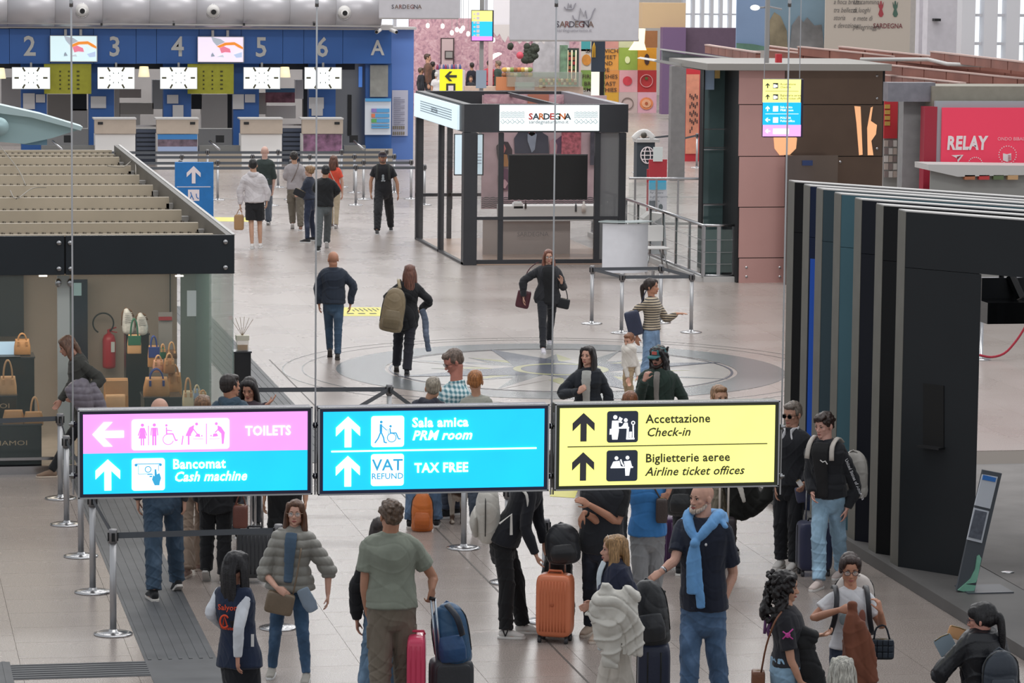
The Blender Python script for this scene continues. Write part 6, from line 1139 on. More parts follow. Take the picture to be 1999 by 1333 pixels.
ls_ = thing('white_lectern', 'white angled panel stand behind the curved desk', 'stand', onY(1280, 500, 71.5)*np.array([1, 1, 0])); poly_at([(1248, 434), (1270, 415), (1300, 418), (1262, 440)], 71.3, .4, 'sloped_top', M_WHITE, ls_); poly_at([(1264, 442), (1298, 420), (1302, 500), (1262, 528)], 71.6, .05, 'panel', mat('panel_pale', '#c6cad0', .5), ls_)
ch = thing('white_chair', 'white plastic chair with grey metal legs behind the desk', 'chair', fl(1278, 535)*np.array([1, 1, 0])); p = fl(1278, 530); mb = MB(); mb.obox(p+Z*.48, X*.24, Y*.24, Z*.015); mb.build('seat', M_WHITE, ch, bevel=.01); mb = MB(); mb.obox(p+Z*.75+Y*.24, X*.22, Y*.015, Z*.16); mb.build('backrest', M_WHITE, ch, bevel=.01)
for qx, qy in ((-1, -1), (1, -1), (-1, 1), (1, 1)): mb = MB(); mb.cyl(p+Z*.47+np.array([qx*.12, qy*.12, 0]), p+np.array([qx*.24, qy*.24, 0]), .015); mb.build('leg', M_STEEL, ch, True)
# ================================================================ three hanging lit signs in the foreground
SV = 25.3
def bigsign(lbl, x0, y0, x1, y1, caselabel, case):
    """corner pixels of the casing on a plane across the hall"""
    v = SV; a = onY(x0, (y0+y1)/2, v)[0]; b = onY(x1, (y0+y1)/2, v)[0]; t = onY((x0+x1)/2, y0, v)[2]; u = onY((x0+x1)/2, y1, v)[2]
    r = thing('overhead_sign', lbl, 'sign', ((a+b)/2, v, u)); mb = MB(); mb.box(a, b, v-.04, v+.10, u, t); mb.build('casing', mat(case[0], case[1], .35), r, bevel=.006)
    mb = MB(); mb.box(a-.006, b+.006, v-.05, v-.038, t-.008, t+.004); mb.box(a-.006, b+.006, v-.05, v-.038, u-.004, u+.008); mb.box(a-.006, a+.006, v-.05, v-.038, u, t); mb.box(b-.006, b+.006, v-.05, v-.038, u, t); mb.build('edge_trim', M_STEEL, r)
    i_ = .032; w_ = b-a-2*i_; h_ = t-u-2*i_
    def P(fx, fy, off=0.): return np.array([a+i_+w_*fx, v-.046-off, t-i_-h_*fy])
    return r, P, w_, h_
def field(r, P, f0, g0, f1, g1, c, s_=.88, nm='lit_panel'): 
    A, B = P(f0, g0), P(f1, g1); mb = MB(); mb.box(A[0], B[0], A[1], A[1]+.008, B[2], A[2])
    def fn(t, b, src):   # backlit panel: near-black base, its colour comes from emission alone
        b.inputs['Base Color'].default_value = (0.02, .02, .02, 1)
    return mb.build(nm, mat('lit_'+c.strip('#')+str(s_), c, .25, emit=s_, fn=fn, var=.05, vscale=2.5), r)
def sarrow(r, P, w_, h_, cx, cy, sz, m, ang=0):
    o = P(cx, cy, .006); Q = [(0, -1), (.78, -.28), (.78, .28), (.22, -.26), (.22, 1), (-.22, 1), (-.22, -.26), (-.78, .28), (-.78, -.28)]; a = math.radians(ang)
    mb = MB(); mb.prism([((x*math.cos(a)-y*math.sin(a))*sz, -(x*math.sin(a)+y*math.cos(a))*sz) for x, y in Q], o, X, Z, -Y*.004); mb.build('arrow', m, r)
def rrect(r, P, f0, g0, f1, g1, m, rad=.02, off=.004, nm='icon_plate'):
    A, B = P(f0, g0, off), P(f1, g1, off); x0, x1, z0, z1 = A[0], B[0], B[2], A[2]; pts = []
    for cx, cz, s0 in ((x1-rad, z1-rad, 0), (x0+rad, z1-rad, 90), (x0+rad, z0+rad, 180), (x1-rad, z0+rad, 270)): pts += [(cx+rad*math.cos(math.radians(s0+k*22.5)), cz+rad*math.sin(math.radians(s0+k*22.5))) for k in range(5)]
    mb = MB(); mb.prism(pts, (0, A[1], 0), X, Z, -Y*.004); return mb.build(nm, m, r), (x0, x1, z0, z1, A[1]-.006)
def pict(parent, box_, shapes, m, nm='pictogram'):
    """pictogram in 0..1 coordinates of a plate: circles, capsules and polygons"""
    x0, x1, z0, z1, y = box_; S_ = (z1-z0)
    for sh_ in shapes:
        mb = MB(); kd = sh_[0]
        if kd == 'c': cx, cz, r_ = sh_[1:4]; mb.prism([(x0+cx*S_+r_*S_*math.cos(a), z1-cz*S_+r_*S_*math.sin(a)) for a in np.linspace(0, 6.283, 17)[:-1]], (0, y, 0), X, Z, -Y*.003)
        elif kd == 'o':
            cx, cz, r_, t_ = sh_[1:5]; mb.tube([(x0+cx*S_+r_*S_*math.cos(a), y, z1-cz*S_+r_*S_*math.sin(a)) for a in np.linspace(sh_[5] if len(sh_) > 5 else 0, sh_[6] if len(sh_) > 6 else 6.283, 21)], .0022, 6, rb=max(t_, .016)*S_, side=Y)
        elif kd == 'l':
            pts, t_ = sh_[1], sh_[2]
            for (ax_, az_), (bx_, bz_) in zip(pts[:-1], pts[1:]):
                A = np.array([x0+ax_*S_, y-.0015, z1-az_*S_]); B = np.array([x0+bx_*S_, y-.0015, z1-bz_*S_]); d_ = unit(B-A); e2 = np.cross(Y, d_); mb.obox((A+B)/2, (B-A)/2+d_*t_*S_*.3, Y*.0015, e2*t_*S_)
        else: mb.prism([(x0+a_*S_, z1-b_*S_) for a_, b_ in sh_[1]], (0, y, 0), X, Z, -Y*.003)
        mb.build(nm, m, parent)
PK, CN, YL = '#f79bf5', '#16c4fa', '#f8f58a'; WHL = emis('sign_white_lit', '#ffffff', 1.0); PKI = emis('pink_ink', '#e884e4', .8); CNI = emis('cyan_ink', '#37a7d6', .7); DKI = mat('grey_ink', '#4b4a52', .4); DKT = mat('olive_ink', '#55553a', .4); NVY = mat('plate_slate', '#3a4458', .3)
r, P, w_, h_ = bigsign('overhead lit sign, pink TOILETS over cyan Bancomat Cash machine', 153, 796, 607, 967, '', ('case_violet', '#2a2440'))
field(r, P, 0, 0, 1, .49, PK); field(r, P, 0, .49, 1, 1, CN)
sarrow(r, P, w_, h_, .11, .25, .115, WHL, -90); sarrow(r, P, w_, h_, .108, .76, .115, WHL)
pp, bx_ = rrect(r, P, .214, .07, .648, .455, WHL)
pict(pp, bx_, [('c', .345, .18, .055), ('p', [(.30, .27), (.39, .27), (.47, .62), (.22, .62)]), ('l', [(.31, .62), (.31, .84)], .022), ('l', [(.38, .62), (.38, .84)], .022), ('l', [(.29, .28), (.21, .52)], .018), ('l', [(.40, .28), (.48, .52)], .018), ('l', [(.54, .2), (.54, .84)], .014),
  ('c', .73, .18, .055), ('p', [(.66, .27), (.80, .27), (.80, .55), (.66, .55)]), ('l', [(.69, .5), (.69, .84)], .028), ('l', [(.77, .5), (.77, .84)], .028), ('l', [(.64, .28), (.62, .52)], .018), ('l', [(.82, .28), (.84, .52)], .018),
  ('c', 1.12, .2, .04), ('l', [(1.12, .27), (1.13, .48), (1.33, .48), (1.42, .7), (1.48, .68)], .022), ('l', [(1.14, .36), (1.3, .38)], .016), ('o', 1.18, .66, .17, .012, 1.6, 6.0), ('l', [(1.62, .84), (1.66, .55)], .02),
  ('c', 2.1, .17, .05), ('p', [(1.76, .5), (1.86, .28), (2.02, .2), (2.0, .36), (1.92, .5), (1.92, .56), (1.74, .56)]), ('l', [(1.84, .55), (1.84, .84)], .028), ('l', [(1.98, .32), (2.12, .5)], .018), ('p', [(2.04, .58), (2.12, .48), (2.2, .5), (2.22, .6)]), ('c', 2.27, .56, .026), ('l', [(1.98, .66), (2.32, .66)], .008), ('l', [(2.42, .16), (2.42, .84)], .014),
  ('c', 2.74, .17, .05), ('p', [(2.78, .22), (2.9, .28), (3.02, .46), (2.98, .84), (2.92, .84), (2.9, .5), (2.78, .38)]), ('l', [(2.86, .3), (2.7, .46)], .018), ('p', [(2.62, .6), (2.64, .5), (2.76, .48), (2.8, .58)]), ('c', 2.57, .56, .026), ('l', [(2.52, .66), (2.86, .66)], .008)], PKI)
pp, bx_ = rrect(r, P, .214, .56, .361, .965, WHL)
pict(pp, bx_, [('c', .13, .2, .045), ('c', .88, .2, .045), ('l', [(.13, .17), (.88, .17)], .012), ('l', [(.2, .2), (.2, .48), (.62, .48)], .008), ('l', [(.82, .2), (.82, .4)], .008), ('o', .5, .34, .09, .006), ('l', [(.48, .5), (.66, .5)], .01), ('l', [(.55, .56), (.62, .56)], .02), ('p', [(.70, .34), (.75, .34), (.77, .50), (.85, .46), (.9, .62), (.86, .74), (.85, .84), (.7, .84), (.62, .66), (.66, .52), (.7, .56)])], CNI)
text('TOILETS', WHL, P(.72, .29, .008), X, Z, .098, r, 'lettering', 'LEFT', .028, sx=.88); text('Bancomat', WHL, P(.395, .695, .008), X, Z, .100, r, 'lettering', 'LEFT', .030, sx=.92); text('Cash machine', WHL, P(.40, .855, .008), X, Z, .100, r, 'lettering', 'LEFT', .028, .28, sx=.90)
r, P, w_, h_ = bigsign('overhead lit cyan sign, Sala amica PRM room and TAX FREE', 621, 791, 1068, 960, '', ('case_navy', '#252a4c'))
field(r, P, 0, 0, 1, 1, CN)
for cy in (.255, .755): sarrow(r, P, w_, h_, .11, cy, .115, WHL)
rrect(r, P, .035, .492, .965, .512, WHL, .004, nm='rule')
pp, bx_ = rrect(r, P, .214, .06, .362, .455, WHL)
pict(pp, bx_, [('c', .32, .19, .045), ('l', [(.31, .27), (.31, .5)], .04), ('l', [(.31, .5), (.22, .72), (.12, .86)], .022), ('l', [(.31, .5), (.4, .7), (.42, .84), (.5, .86)], .022), ('l', [(.33, .3), (.5, .46)], .014), ('c', .62, .33, .04), ('l', [(.6, .4), (.62, .55), (.8, .55), (.88, .74), (.94, .74)], .020), ('l', [(.54, .42), (.56, .62)], .008), ('o', .66, .7, .14, .008)], CNI)
pp, bx_ = rrect(r, P, .214, .545, .362, .95, WHL)
x0, x1, z0, z1, y_ = bx_; text('VAT', CNI, ((x0+x1)/2, y_, z0+(z1-z0)*.49), X, Z, .120, pp, 'lettering', 'CENTER', .016, sx=1.0, depth=.002); text('REFUND', CNI, ((x0+x1)/2, y_, z0+(z1-z0)*.22), X, Z, .062, pp, 'lettering', 'CENTER', .014, sx=1.0, depth=.002)
text('Sala amica', WHL, P(.398, .205, .008), X, Z, .098, r, 'lettering', 'LEFT', .034, sx=.98); text('PRM room', WHL, P(.398, .37, .008), X, Z, .098, r, 'lettering', 'LEFT', .032, .28, sx=.98); text('TAX FREE', WHL, P(.41, .785, .008), X, Z, .098, r, 'lettering', 'LEFT', .036, sx=.9)
r, P, w_, h_ = bigsign('overhead lit yellow sign, Accettazione Check-in and Airline ticket offices', 1082, 784, 1517, 951, '', ('case_olive', '#3c4030'))
field(r, P, 0, 0, 1, 1, YL, 1.0)
for cy in (.245, .75): sarrow(r, P, w_, h_, .108, cy, .108, DKI)
rrect(r, P, .035, .49, .965, .503, DKT, .003, nm='rule')
pp, bx_ = rrect(r, P, .216, .045, .36, .45, NVY)
pict(pp, bx_, [('c', .26, .19, .065), ('p', [(.16, .3), (.36, .3), (.38, .62), (.34, .9), (.17, .9), (.14, .62)]), ('p', [(.09, .56), (.16, .56), (.16, .74), (.08, .74)]), ('l', [(.34, .33), (.48, .36)], .02), ('c', .6, .29, .06), ('p', [(.5, .46), (.55, .37), (.66, .37), (.68, .5), (.45, .5)]), ('l', [(.36, .53), (.7, .53)], .025), ('p', [(.64, .53), (.7, .53), (.7, .9), (.62, .9)]), ('l', [(.64, .88), (.88, .88)], .025), ('l', [(.84, .46), (.85, .88)], .022), ('o', .84, .38, .05, .016), ('p', [(.72, .66), (.8, .66), (.8, .84), (.72, .84)]), ('p', [(.40, .18), (.50, .24), (.44, .34), (.36, .28)])], WHL)
pp, bx_ = rrect(r, P, .216, .55, .36, .95, NVY)
pict(pp, bx_, [('c', .32, .25, .06), ('p', [(.14, .54), (.22, .36), (.42, .34), (.46, .5), (.5, .54)]), ('l', [(.46, .3), (.5, .42), (.56, .5)], .022), ('c', .68, .24, .06), ('p', [(.56, .36), (.78, .34), (.84, .56), (.78, .56), (.74, .82), (.62, .82), (.6, .5)]), ('l', [(.14, .55), (.86, .55)], .022)], WHL)
text('Accettazione', DKT, P(.395, .205, .008), X, Z, .092, r, 'lettering', 'LEFT', .022, sx=.98); text('Check-in', DKT, P(.397, .375, .008), X, Z, .092, r, 'lettering', 'LEFT', .018, .28, sx=.98)
text('Biglietterie aeree', DKT, P(.395, .71, .008), X, Z, .092, r, 'lettering', 'LEFT', .022, sx=.98); text('Airline ticket offices', DKT, P(.395, .885, .008), X, Z, .092, r, 'lettering', 'LEFT', .018, .28, sx=.98)
# steel cables and couplings that carry the signs
for i, (px, nm_) in enumerate(((143, 'left end of the pink sign'), (615, 'gap between the pink and cyan signs'), (1075, 'gap between the cyan and yellow signs'), (1523, 'right end of the yellow sign'))):
    a = onY(px, 960, SV+.02); r = thing('suspension_cable', 'thin steel cable down to the %s' % nm_, 'cable', a); mb = MB(); mb.cyl(a-Z*.02, a+Z*7, .0065, n=6); mb.build('wire', mat('cable_steel', '#dcdde0', .5, .0), r, True)
    for dz in (.12, .5): mb = MB(); mb.cyl(a+Z*(dz-.02), a+Z*(dz+.02), .016, n=10); mb.cyl(a+Z*dz-X*.03, a+Z*dz+X*.03, .009, n=8); mb.build('clamp', M_STEEL, r, True)
    if 0 < i < 3: mb = MB(); mb.cyl(a+X*.018-Z*.02, a+X*.018+Z*.6, .006, n=6); mb.build('wire', M_STEEL, r, True)
    zt = onY(px, 8, SV+.02)[2]; q = np.array([a[0], a[1], zt]); mb = MB(); mb.cyl(q-Z*.02, q+Z*.04, .014, n=8); mb.build('coupling', M_STEEL, r, True)
# ================================================================ queue posts and belts
def make_post():
    t = thing('queue_post', 'post', 'post', (0, 0, 0)); mb = MB(); mb.lathe([(.0, 0), (.185, 0), (.185, .012), (.15, .022), (.045, .03), (.04, .05)], (0, 0, 0), 28); mb.build('base', M_STEEL, t, True)
    mb = MB(); mb.lathe([(.032, .03), (.032, .88)], (0, 0, 0), 18); mb.build('tube', mat('satin_steel', '#b9b9bb', .42, .75), t, True); mb = MB(); mb.lathe([(.042, .88), (.042, 1.0), (.036, 1.012)], (0, 0, 0), 18); mb.build('head', mat('post_head', '#8a898b', .4, .6), t, True)
    for a in range(4): mb = MB(); c, s_ = math.cos(a*math.pi/2), math.sin(a*math.pi/2); mb.obox((c*.042, s_*.042, .94), (c*.008, s_*.008, 0), (-s_*.016, c*.016, 0), (0, 0, .04)); mb.build('belt_clip', M_BLACKM, t)
    return t
PO = None
def post_at(lbl, px, py, group=None, xy=None):
    global PO
    p = fl(px, py) if xy is None else np.array([*xy, 0.])
    if PO is None: PO = make_post(); PO.location = tuple(p); PO['label'] = lbl; r = PO
    else: r = dup(PO, p, 0, lbl)
    if group: r['group'] = group
    return p
def belt(lbl, a, b, group=None, z=.95, sag=.0, w_=.028):
    d = b-a; L_ = np.linalg.norm(d); d = d/L_; A = a+d*.05+Z*z; B = b-d*.05+Z*z; n = 6; vs = []
    for k in range(n+1): p = A+(B-A)*k/n-Z*sag*math.sin(math.pi*k/n); vs += [p+Z*w_, p-Z*w_]
    sd = np.cross(d, Z)*.003; vs2 = [v+sd for v in vs]; nb_ = len(vs); mb = MB(); mb.add(vs+vs2, [(2*k, 2*k+1, 2*k+3, 2*k+2) for k in range(n)]+[(nb_+2*k, nb_+2*k+2, nb_+2*k+3, nb_+2*k+1) for k in range(n)])
    return mb.build('queue_belt', M_BELT, None, label=lbl, cat='belt', group=group)
N = {}
N['a'] = post_at('nearest queue post, at the lower left beside the dark strip', 221, 1238); N['b'] = post_at('queue post right behind the nearest one at lower left', 181, 1156); N['c'] = post_at('queue post with a bluish tube, third from the lower left', 158, 1086); N['d'] = post_at('queue post in front of the pink sign left end, fourth in the left row', 130, 1024); N['e'] = post_at('queue post before the shop glass, farthest of the left row', 118, 973)
N['f'] = post_at('queue post behind the woman in the puffer jacket', 543, 1226); belt('grey belt crossing before the jeans legs at lower left', N['a'], N['f'])
for p, q, s_ in (('a', 'b', 'nearest two'), ('b', 'c', 'second and third'), ('c', 'd', 'third and fourth'), ('d', 'e', 'last two')): belt('short grey belt between the %s posts of the left row' % s_, N[p], N[q])
belt('grey belt running in front of the bag shop window', N['e'], N['e']+np.array([-3.2, .1, 0]), sag=.03)
N['g'] = post_at('queue post behind the dog, under the cyan sign', 905, 1070); N['h'] = post_at('queue post just behind the orange suitcase', 1063, 1213)
N['h2'] = post_at('queue post hidden behind the woman in black leaning over', 990, 1137); belt('grey belt down to the post behind the orange suitcase', N['h2'], N['h'])
def post_top(px, py, lbl): p = fl(px, py, 1.0); return post_at(lbl, 0, 0, xy=(p[0], p[1]))
N['i'] = post_top(760, 752, 'queue post standing above the cyan sign, left of the seated group'); N['j'] = fl(495, 761, .95)*np.array([1, 1, 0]); N['j'][2] = 0
post_at('queue post beside the black column of the bag shop', 0, 0, xy=(N['j'][0]-.1, N['j'][1])); belt('long grey belt across the grooved strip beyond the pink sign', N['j'], N['i']); q = fl(830, 812, .95); q[2] = 0; belt('dark belt slanting down behind the cyan sign', N['i'], q); post_at('queue post hidden behind the cyan sign', 0, 0, xy=(q[0], q[1])); belt('second thin belt slanting left of the cyan sign top', N['i'], q+np.array([-1.0, 0, 0]))
R4 = [('left front', 1213, 650), ('left rear', 1155, 632), ('right rear', 1289, 630), ('right front', 1349, 649)]; PP = [post_at('%s post of the small belt square by the striped woman' % n_, x_, y_) for n_, x_, y_ in R4]
for i in range(4): belt('belt on the %s side of the small belt square' % ('left', 'rear', 'right', 'front')[i], PP[i], PP[(i+1) % 4])
# rows of posts in front of the check-in desks
rows = [(91.5, [(120, 0), (213, 0), (405, 0), (543, 0), (667, 0), (755, 0)]), (89.5, [(183, 0), (232, 0), (355, 0), (493, 0), (605, 0), (692, 0), (770, 0)]), (87.2, [(232, 0), (352, 0), (425, 0), (568, 0), (710, 0), (803, 0)]), (85.3, [(230, 0), (361, 0), (497, 0), (530, 0), (695, 0), (829, 0)])]
for ri, (y_, L_) in enumerate(rows):
    pr = None
    for k, (px, _) in enumerate(L_):
        lo = onY(px, 300, y_); p = np.array([lo[0], y_, 0.]); post_at('slim queue post in the belt lanes before the check-in desks', 0, 0, 'posts of the check-in lanes', xy=(p[0], p[1]))
        if pr is not None: belt('grey belt of the queue lanes before the check-in desks', pr, p, 'belts of the check-in lanes', z=.93, w_=.035)
        pr = p
for k, (px, py) in enumerate(((1246, 345), (1316, 330), (1325, 345), (1360, 330))):
    p = post_at('thin queue post beyond the booth near the red poster', 0, 0, 'posts near the red poster', xy=(onY(px, py, 97+2*(k % 2))[0], 97+2*(k % 2)))
    if k: belt('belt of the queue beyond the booth near the red poster', pr, p, 'belts near the red poster')
    pr = p
# yellow floor stickers
YS = mat('sticker_yellow', '#d8d060', .5, var=.05); 
for i, (pts, lbl) in enumerate((([(668, 600), (744, 600), (742, 617), (662, 617)], 'yellow floor sticker with black marks between the two walkers'), ([(418, 424), (498, 425), (492, 433), (425, 432)], 'thin yellow floor sticker beside the paper bag'), ([(1072, 957), (1128, 957), (1122, 972), (1074, 969)], 'yellow floor sticker peeking under the yellow sign'))):
    mb = MB(); P4 = [fl(a, b) for a, b in pts]; mb.add([p+Z*.003 for p in P4]+[p+Z*.0005 for p in P4], [(0, 1, 2, 3)[::-1], (0, 1, 5, 4), (1, 2, 6, 5), (2, 3, 7, 6), (3, 0, 4, 7)]); r = mb.build('floor_sticker', YS, None, label=lbl, cat='sticker')
    if i == 0:
        for k in range(12): c = fl(690+k*4.3, 606-(k % 2)*2.5, .004); mb = MB(); mb.obox(c+Z*.001, X*.012, Y*.12, Z*.0005); mb.build('mark', IK, r)
        for k in range(3): c = fl(684+k*22, 612, .004); mb = MB(); mb.obox(c+Z*.001, X*.06, Y*.06, Z*.0005); mb.build('footprint', IK, r)
# ================================================================ luggage
def rbox(mb, c, ax, ay, az, r=.25, n=5):
    """rounded box as a superellipsoid"""
    c, ax, ay, az = (np.array(q, float) for q in (c, ax, ay, az)); vs = []; M_, K_ = 14, 24; e = .28
    f = lambda v: abs(v)**e*np.sign(v)
    for i in range(M_+1):
        th = -math.pi/2+math.pi*i/M_
        for k in range(K_): ph = 2*math.pi*(k+.5)/K_; vs.append(c+ax*f(math.cos(th))*f(math.cos(ph))+ay*f(math.cos(th))*f(math.sin(ph))+az*f(math.sin(th)))
    return mb.add(vs, [(i*K_+k, i*K_+(k+1) % K_, (i+1)*K_+(k+1) % K_, (i+1)*K_+k) for i in range(M_) for k in range(K_)])
def suitcase(lbl, px, py, w_, d, h, yaw, m, ribs=8, handle=.45, rm=None, tilt=0, xyz=None, hshift=0., wheel=True, soft=False):
    p = fl(px, py) if xyz is None else np.array(xyz, float); t = thing('suitcase', lbl, 'suitcase', p); a = math.radians(yaw); fx = math.cos(a)*_R+math.sin(a)*_F; fy = -math.sin(a)*_R+math.cos(a)*_F; up_ = Z
    c = p+Z*(.055+h/2); mb = MB(); rbox(mb, c, fx*w_/2, fy*d/2, Z*h/2); mb.build('shell', m, t, True)
    for k in range(ribs):
        for q in (-1, 1):
            x_ = (k-(ribs-1)/2)*w_*.8/max(1, ribs); mb = MB(); mb.tube([c+fx*x_+fy*q*(d/2-.004)+Z*z_ for z_ in (-h*.40, -h*.2, 0, h*.2, h*.40)], .008, 6); mb.build('rib', rm or m, t, True)
    mb = MB(); mb.tube([c+fx*q*(w_/2+.002)*s1+Z*q2*h*.42 for q, q2, s1 in ((-1, -1, 1), (-1, 1, 1))], .004, 5); mb.build('seam', M_BLACKM, t)
    mb = MB(); mb.tube([c+fx*-.07+Z*(h/2-.005), c+fx*-.06+Z*(h/2+.025), c+fx*.06+Z*(h/2+.025), c+fx*.07+Z*(h/2-.005)], .011, 8); mb.build('carry_handle', rm or m, t, True)
    if wheel:
        for qx in (-1, 1):
            for qy in (-1, 1):
                o = p+fx*qx*w_*.38+fy*qy*d*.34; mb = MB(); mb.cyl(o+Z*.07, o+Z*.04, .018, n=8); f_ = mb.build('wheel_fork', M_BLACKM, t); mb = MB(); mb.cyl(o+Z*.028-fx*.014, o+Z*.028+fx*.014, .028, n=14); mb.build('wheel', mat('wheel_grey', '#3a3a3e', .5), f_, True)
    if handle:
        for q in (-1, 1): mb = MB(); o = c+fx*q*.075+fy*(d*.3)+Z*h/2; mb.cyl(o-Z*.05, o+Z*handle, .009, n=8); mb.build('handle_tube', M_STEEL, t, True)
        mb = MB(); o = c+fy*(d*.3)+Z*(h/2+handle); mb.tube([o-fx*.095, o-fx*.07+Z*.012, o+fx*.07+Z*.012, o+fx*.095], .014, 8); mb.build('grip', M_BLACKM, t, True)
    return t, c, fx, fy
def backpack(lbl, c, yaw, w_, d, h, m, m2=None, straps=True, nm='backpack', lean=0., roll=0.):
    c = np.array(c, float); t = thing(nm, lbl, 'backpack', c-Z*h/2); a = math.radians(yaw); fx = math.cos(a)*_R+math.sin(a)*_F; fy = math.sin(a)*_R-math.cos(a)*_F   # fy: away from the wearer's back
    up_ = unit(Z+fy*lean+fx*roll); fx = unit(fx-up_*(fx @ up_)); fy = np.cross(up_, fx); fy = fy if fy @ (math.sin(a)*_R-math.cos(a)*_F) > 0 else -fy
    mb = MB(); P_ = [c-up_*h*.48, c-up_*h*.38, c-up_*h*.1, c+up_*h*.2, c+up_*h*.4, c+up_*h*.49]; limb(mb, P_, [w_*.46, w_*.5, w_*.5, w_*.47, w_*.36, w_*.2], [d*.42, d*.5, d*.5, d*.46, d*.34, d*.2], side=fx, k=3, n=18, capa=.3, capb=.3); pend(mb, 'pack_body', m, t, .009, 2, 0, ('cloth', .004))
    mb = MB(); P_ = [c+fy*d*.45-up_*h*.40, c+fy*d*.52-up_*h*.2, c+fy*d*.45-up_*h*.0]; limb(mb, P_, [w_*.36, w_*.38, w_*.3], [d*.16, d*.2, d*.12], side=fx, k=3, n=14, capa=.3, capb=.3); pend(mb, 'front_pocket', m2 or m, t, .009, 1, 0, ('cloth', .002))
    mb = MB(); mb.tube(catmull([c+fx*q*w_*.49+up_*z_*h+fy*.02 for q, z_ in ((-1, -.3), (-1, .1), (-.8, .36), (0, .50), (.8, .36), (1, .1), (1, -.3))], 3), .005, 6); mb.build('zip', mat('zip_dark', '#2c2c2c', .5), t, True)
    mb = MB(); mb.tube([c+up_*h*.47-fx*.04-fy*.03, c+up_*h*.53-fy*.04, c+up_*h*.47+fx*.04-fy*.03], .010, 7); mb.build('top_loop', m2 or m, t, True)
    if straps:
        for q in (-1, 1): mb = MB(); Q = catmull([c+fx*q*w_*.25+up_*h*.42-fy*d*.4, c+fx*q*w_*.3+up_*h*.30-fy*d*.62, c+fx*q*w_*.34-up_*h*.1-fy*d*.62, c+fx*q*w_*.36-up_*h*.42-fy*d*.45], 3); mb.tube(Q, .024, 8, side=fx, rb=.007); mb.build('shoulder_strap', m2 or m, t, True)
    return t
# ================================================================ the people of the hall
def tpx(x, feet, H):
    b = fl(x, feet); D = b @ _F; p = fixx(x, H, D); lo, hi = -400., feet
    for _ in range(30):
        m_ = (lo+hi)/2
        if atD(x, m_, D)[2] > H: lo = m_
        else: hi = m_
    return lo
FAR = dict(voxel=.0115); MID = dict(voxel=.009); NEAR = dict(voxel=.0072)
def thing_mesh(nm, lbl, cat, prims, m, voxel=.009, fold=None, base=None, smooth=2):
    """cloth-like thing made of one continuous surface"""
    mb = MB(); prims(mb); c = np.mean(np.array(mb.v), 0) if base is None else base; t = thing(nm, lbl, cat, c); pend(mb, 'cloth_body', m, t, voxel, smooth, 0, fold); return t
def bagbox(nm, lbl, x0, y0, x1, y1, D, dep, m, e=.3, strap=None, flap=None, cat='bag', rot=0.):
    """soft bag filling the picture rectangle at distance D"""
    a = atD((x0+x1)/2, y1, D); cc = atD((x0+x1)/2, (y0+y1)/2, D); w_ = np.linalg.norm(atD(x1, y1, D)-atD(x0, y1, D))/2; h_ = (atD(x0, y0, D)-atD(x0, y1, D))[2]/2
    t = thing(nm, lbl, cat, a); R_ax = math.cos(rot)*_R+math.sin(rot)*Z; U_ax = math.cos(rot)*Z-math.sin(rot)*_R; mb = MB(); rbox(mb, cc, R_ax*w_, _F*dep/2, U_ax*h_); mb.build('bag_body', m, t, True)
    if flap: mb = MB(); rbox(mb, cc+U_ax*h_*.35-_F*dep*.5, R_ax*w_*.95, _F*.012, U_ax*h_*.5); mb.build('flap', flap, t, True)
    mb = MB(); mb.tube([cc-R_ax*w_*.85+U_ax*h_*.93-_F*.01, cc+U_ax*h_*1.02-_F*.01, cc+R_ax*w_*.85+U_ax*h_*.93-_F*.01], .004, 6); mb.build('zip', mat('zip_gold', '#8f7c55', .3, .8), t, True)
    if strap:
        mb = MB(); mb.tube(catmull([atD(*s_[:2], D+(s_[2] if len(s_) > 2 else 0)) for s_ in strap], 3), .008, 6, rb=.004); mb.build('strap', m, t, True)
    return t
# ---------------- far group walking to the desks
I = person(494, 310, 487, yaw=180, label='person in a white hoodie and black shorts carrying a paper bag', fL=(492, 485), fR=(508, 484), topw='hoodie', topc='#c9c4c6', legw='shorts', legc='#16171b', legk='cloth', hair='short', hairc='#1a1818', sk='#c39a82', shoec='#d8d5d3', hem=-.18,
    aL=((469, 372), (469, 400)), aR=((522, 374), (521, 393)), **FAR); D0 = I['D']
pb = bagbox('paper_bag', 'brown paper bag hanging from the hand of the white hoodie person', 457, 419, 476, 449, D0+.05, .11, mat('kraft_paper', '#a8845e', .8, bump=.3), cat='bag', strap=((461, 421), (466, 410), (470, 408), (473, 421)))
person(517, 285, 444, yaw=176, label='bald person in a dark green long sleeved top and grey trousers', fL=(507, 441), fR=(524, 439), topw='tee', topc='#2f3a38', sleeve=1.2, hem=-.2, legw='straight', legc='#5c6470', legk='cloth', hair='bald', sk='#c9a598', shoec='#25303a', aL=((500, 345), (501, 372)), aR=((535, 345), (533, 370)), toe=(0, 30), **FAR)
person(574, 295, 451, yaw=185, label='dark-haired person in a pale grey shirt and khaki trousers', fL=(571, 447, .05), fR=(587, 450), topw='sweat', topc='#a09a9c', hem=-.16, legw='cargo', legc='#6c655a', legk='cloth', hair='tousled', hairc='#2a2523', sk='#c39a82', shoec='#8a6a5c', aL=((557, 345), (566, 352, .25)), aR=((595, 345), (586, 352, .25)), strap=(1, .0, '#6a5140'), toe=(35, 0), **FAR)
person(604, 323, 474, yaw=-110, fem=True, label='blond person in a navy jacket turning left with a dark folder', fL=(600, 474), fR=(612, 470), topw='jacket', topc='#2a3040', hem=.0, legw='slim', legc='#1f2a44', legk='denim', hair='bun', hairc='#8a6c4e', sk='#c9a08c', shoec='#2c2c30', aL=((593, 370, -.05), (586, 376, -.1)), aR=((612, 372, .1), (596, 378, .15)), **FAR)
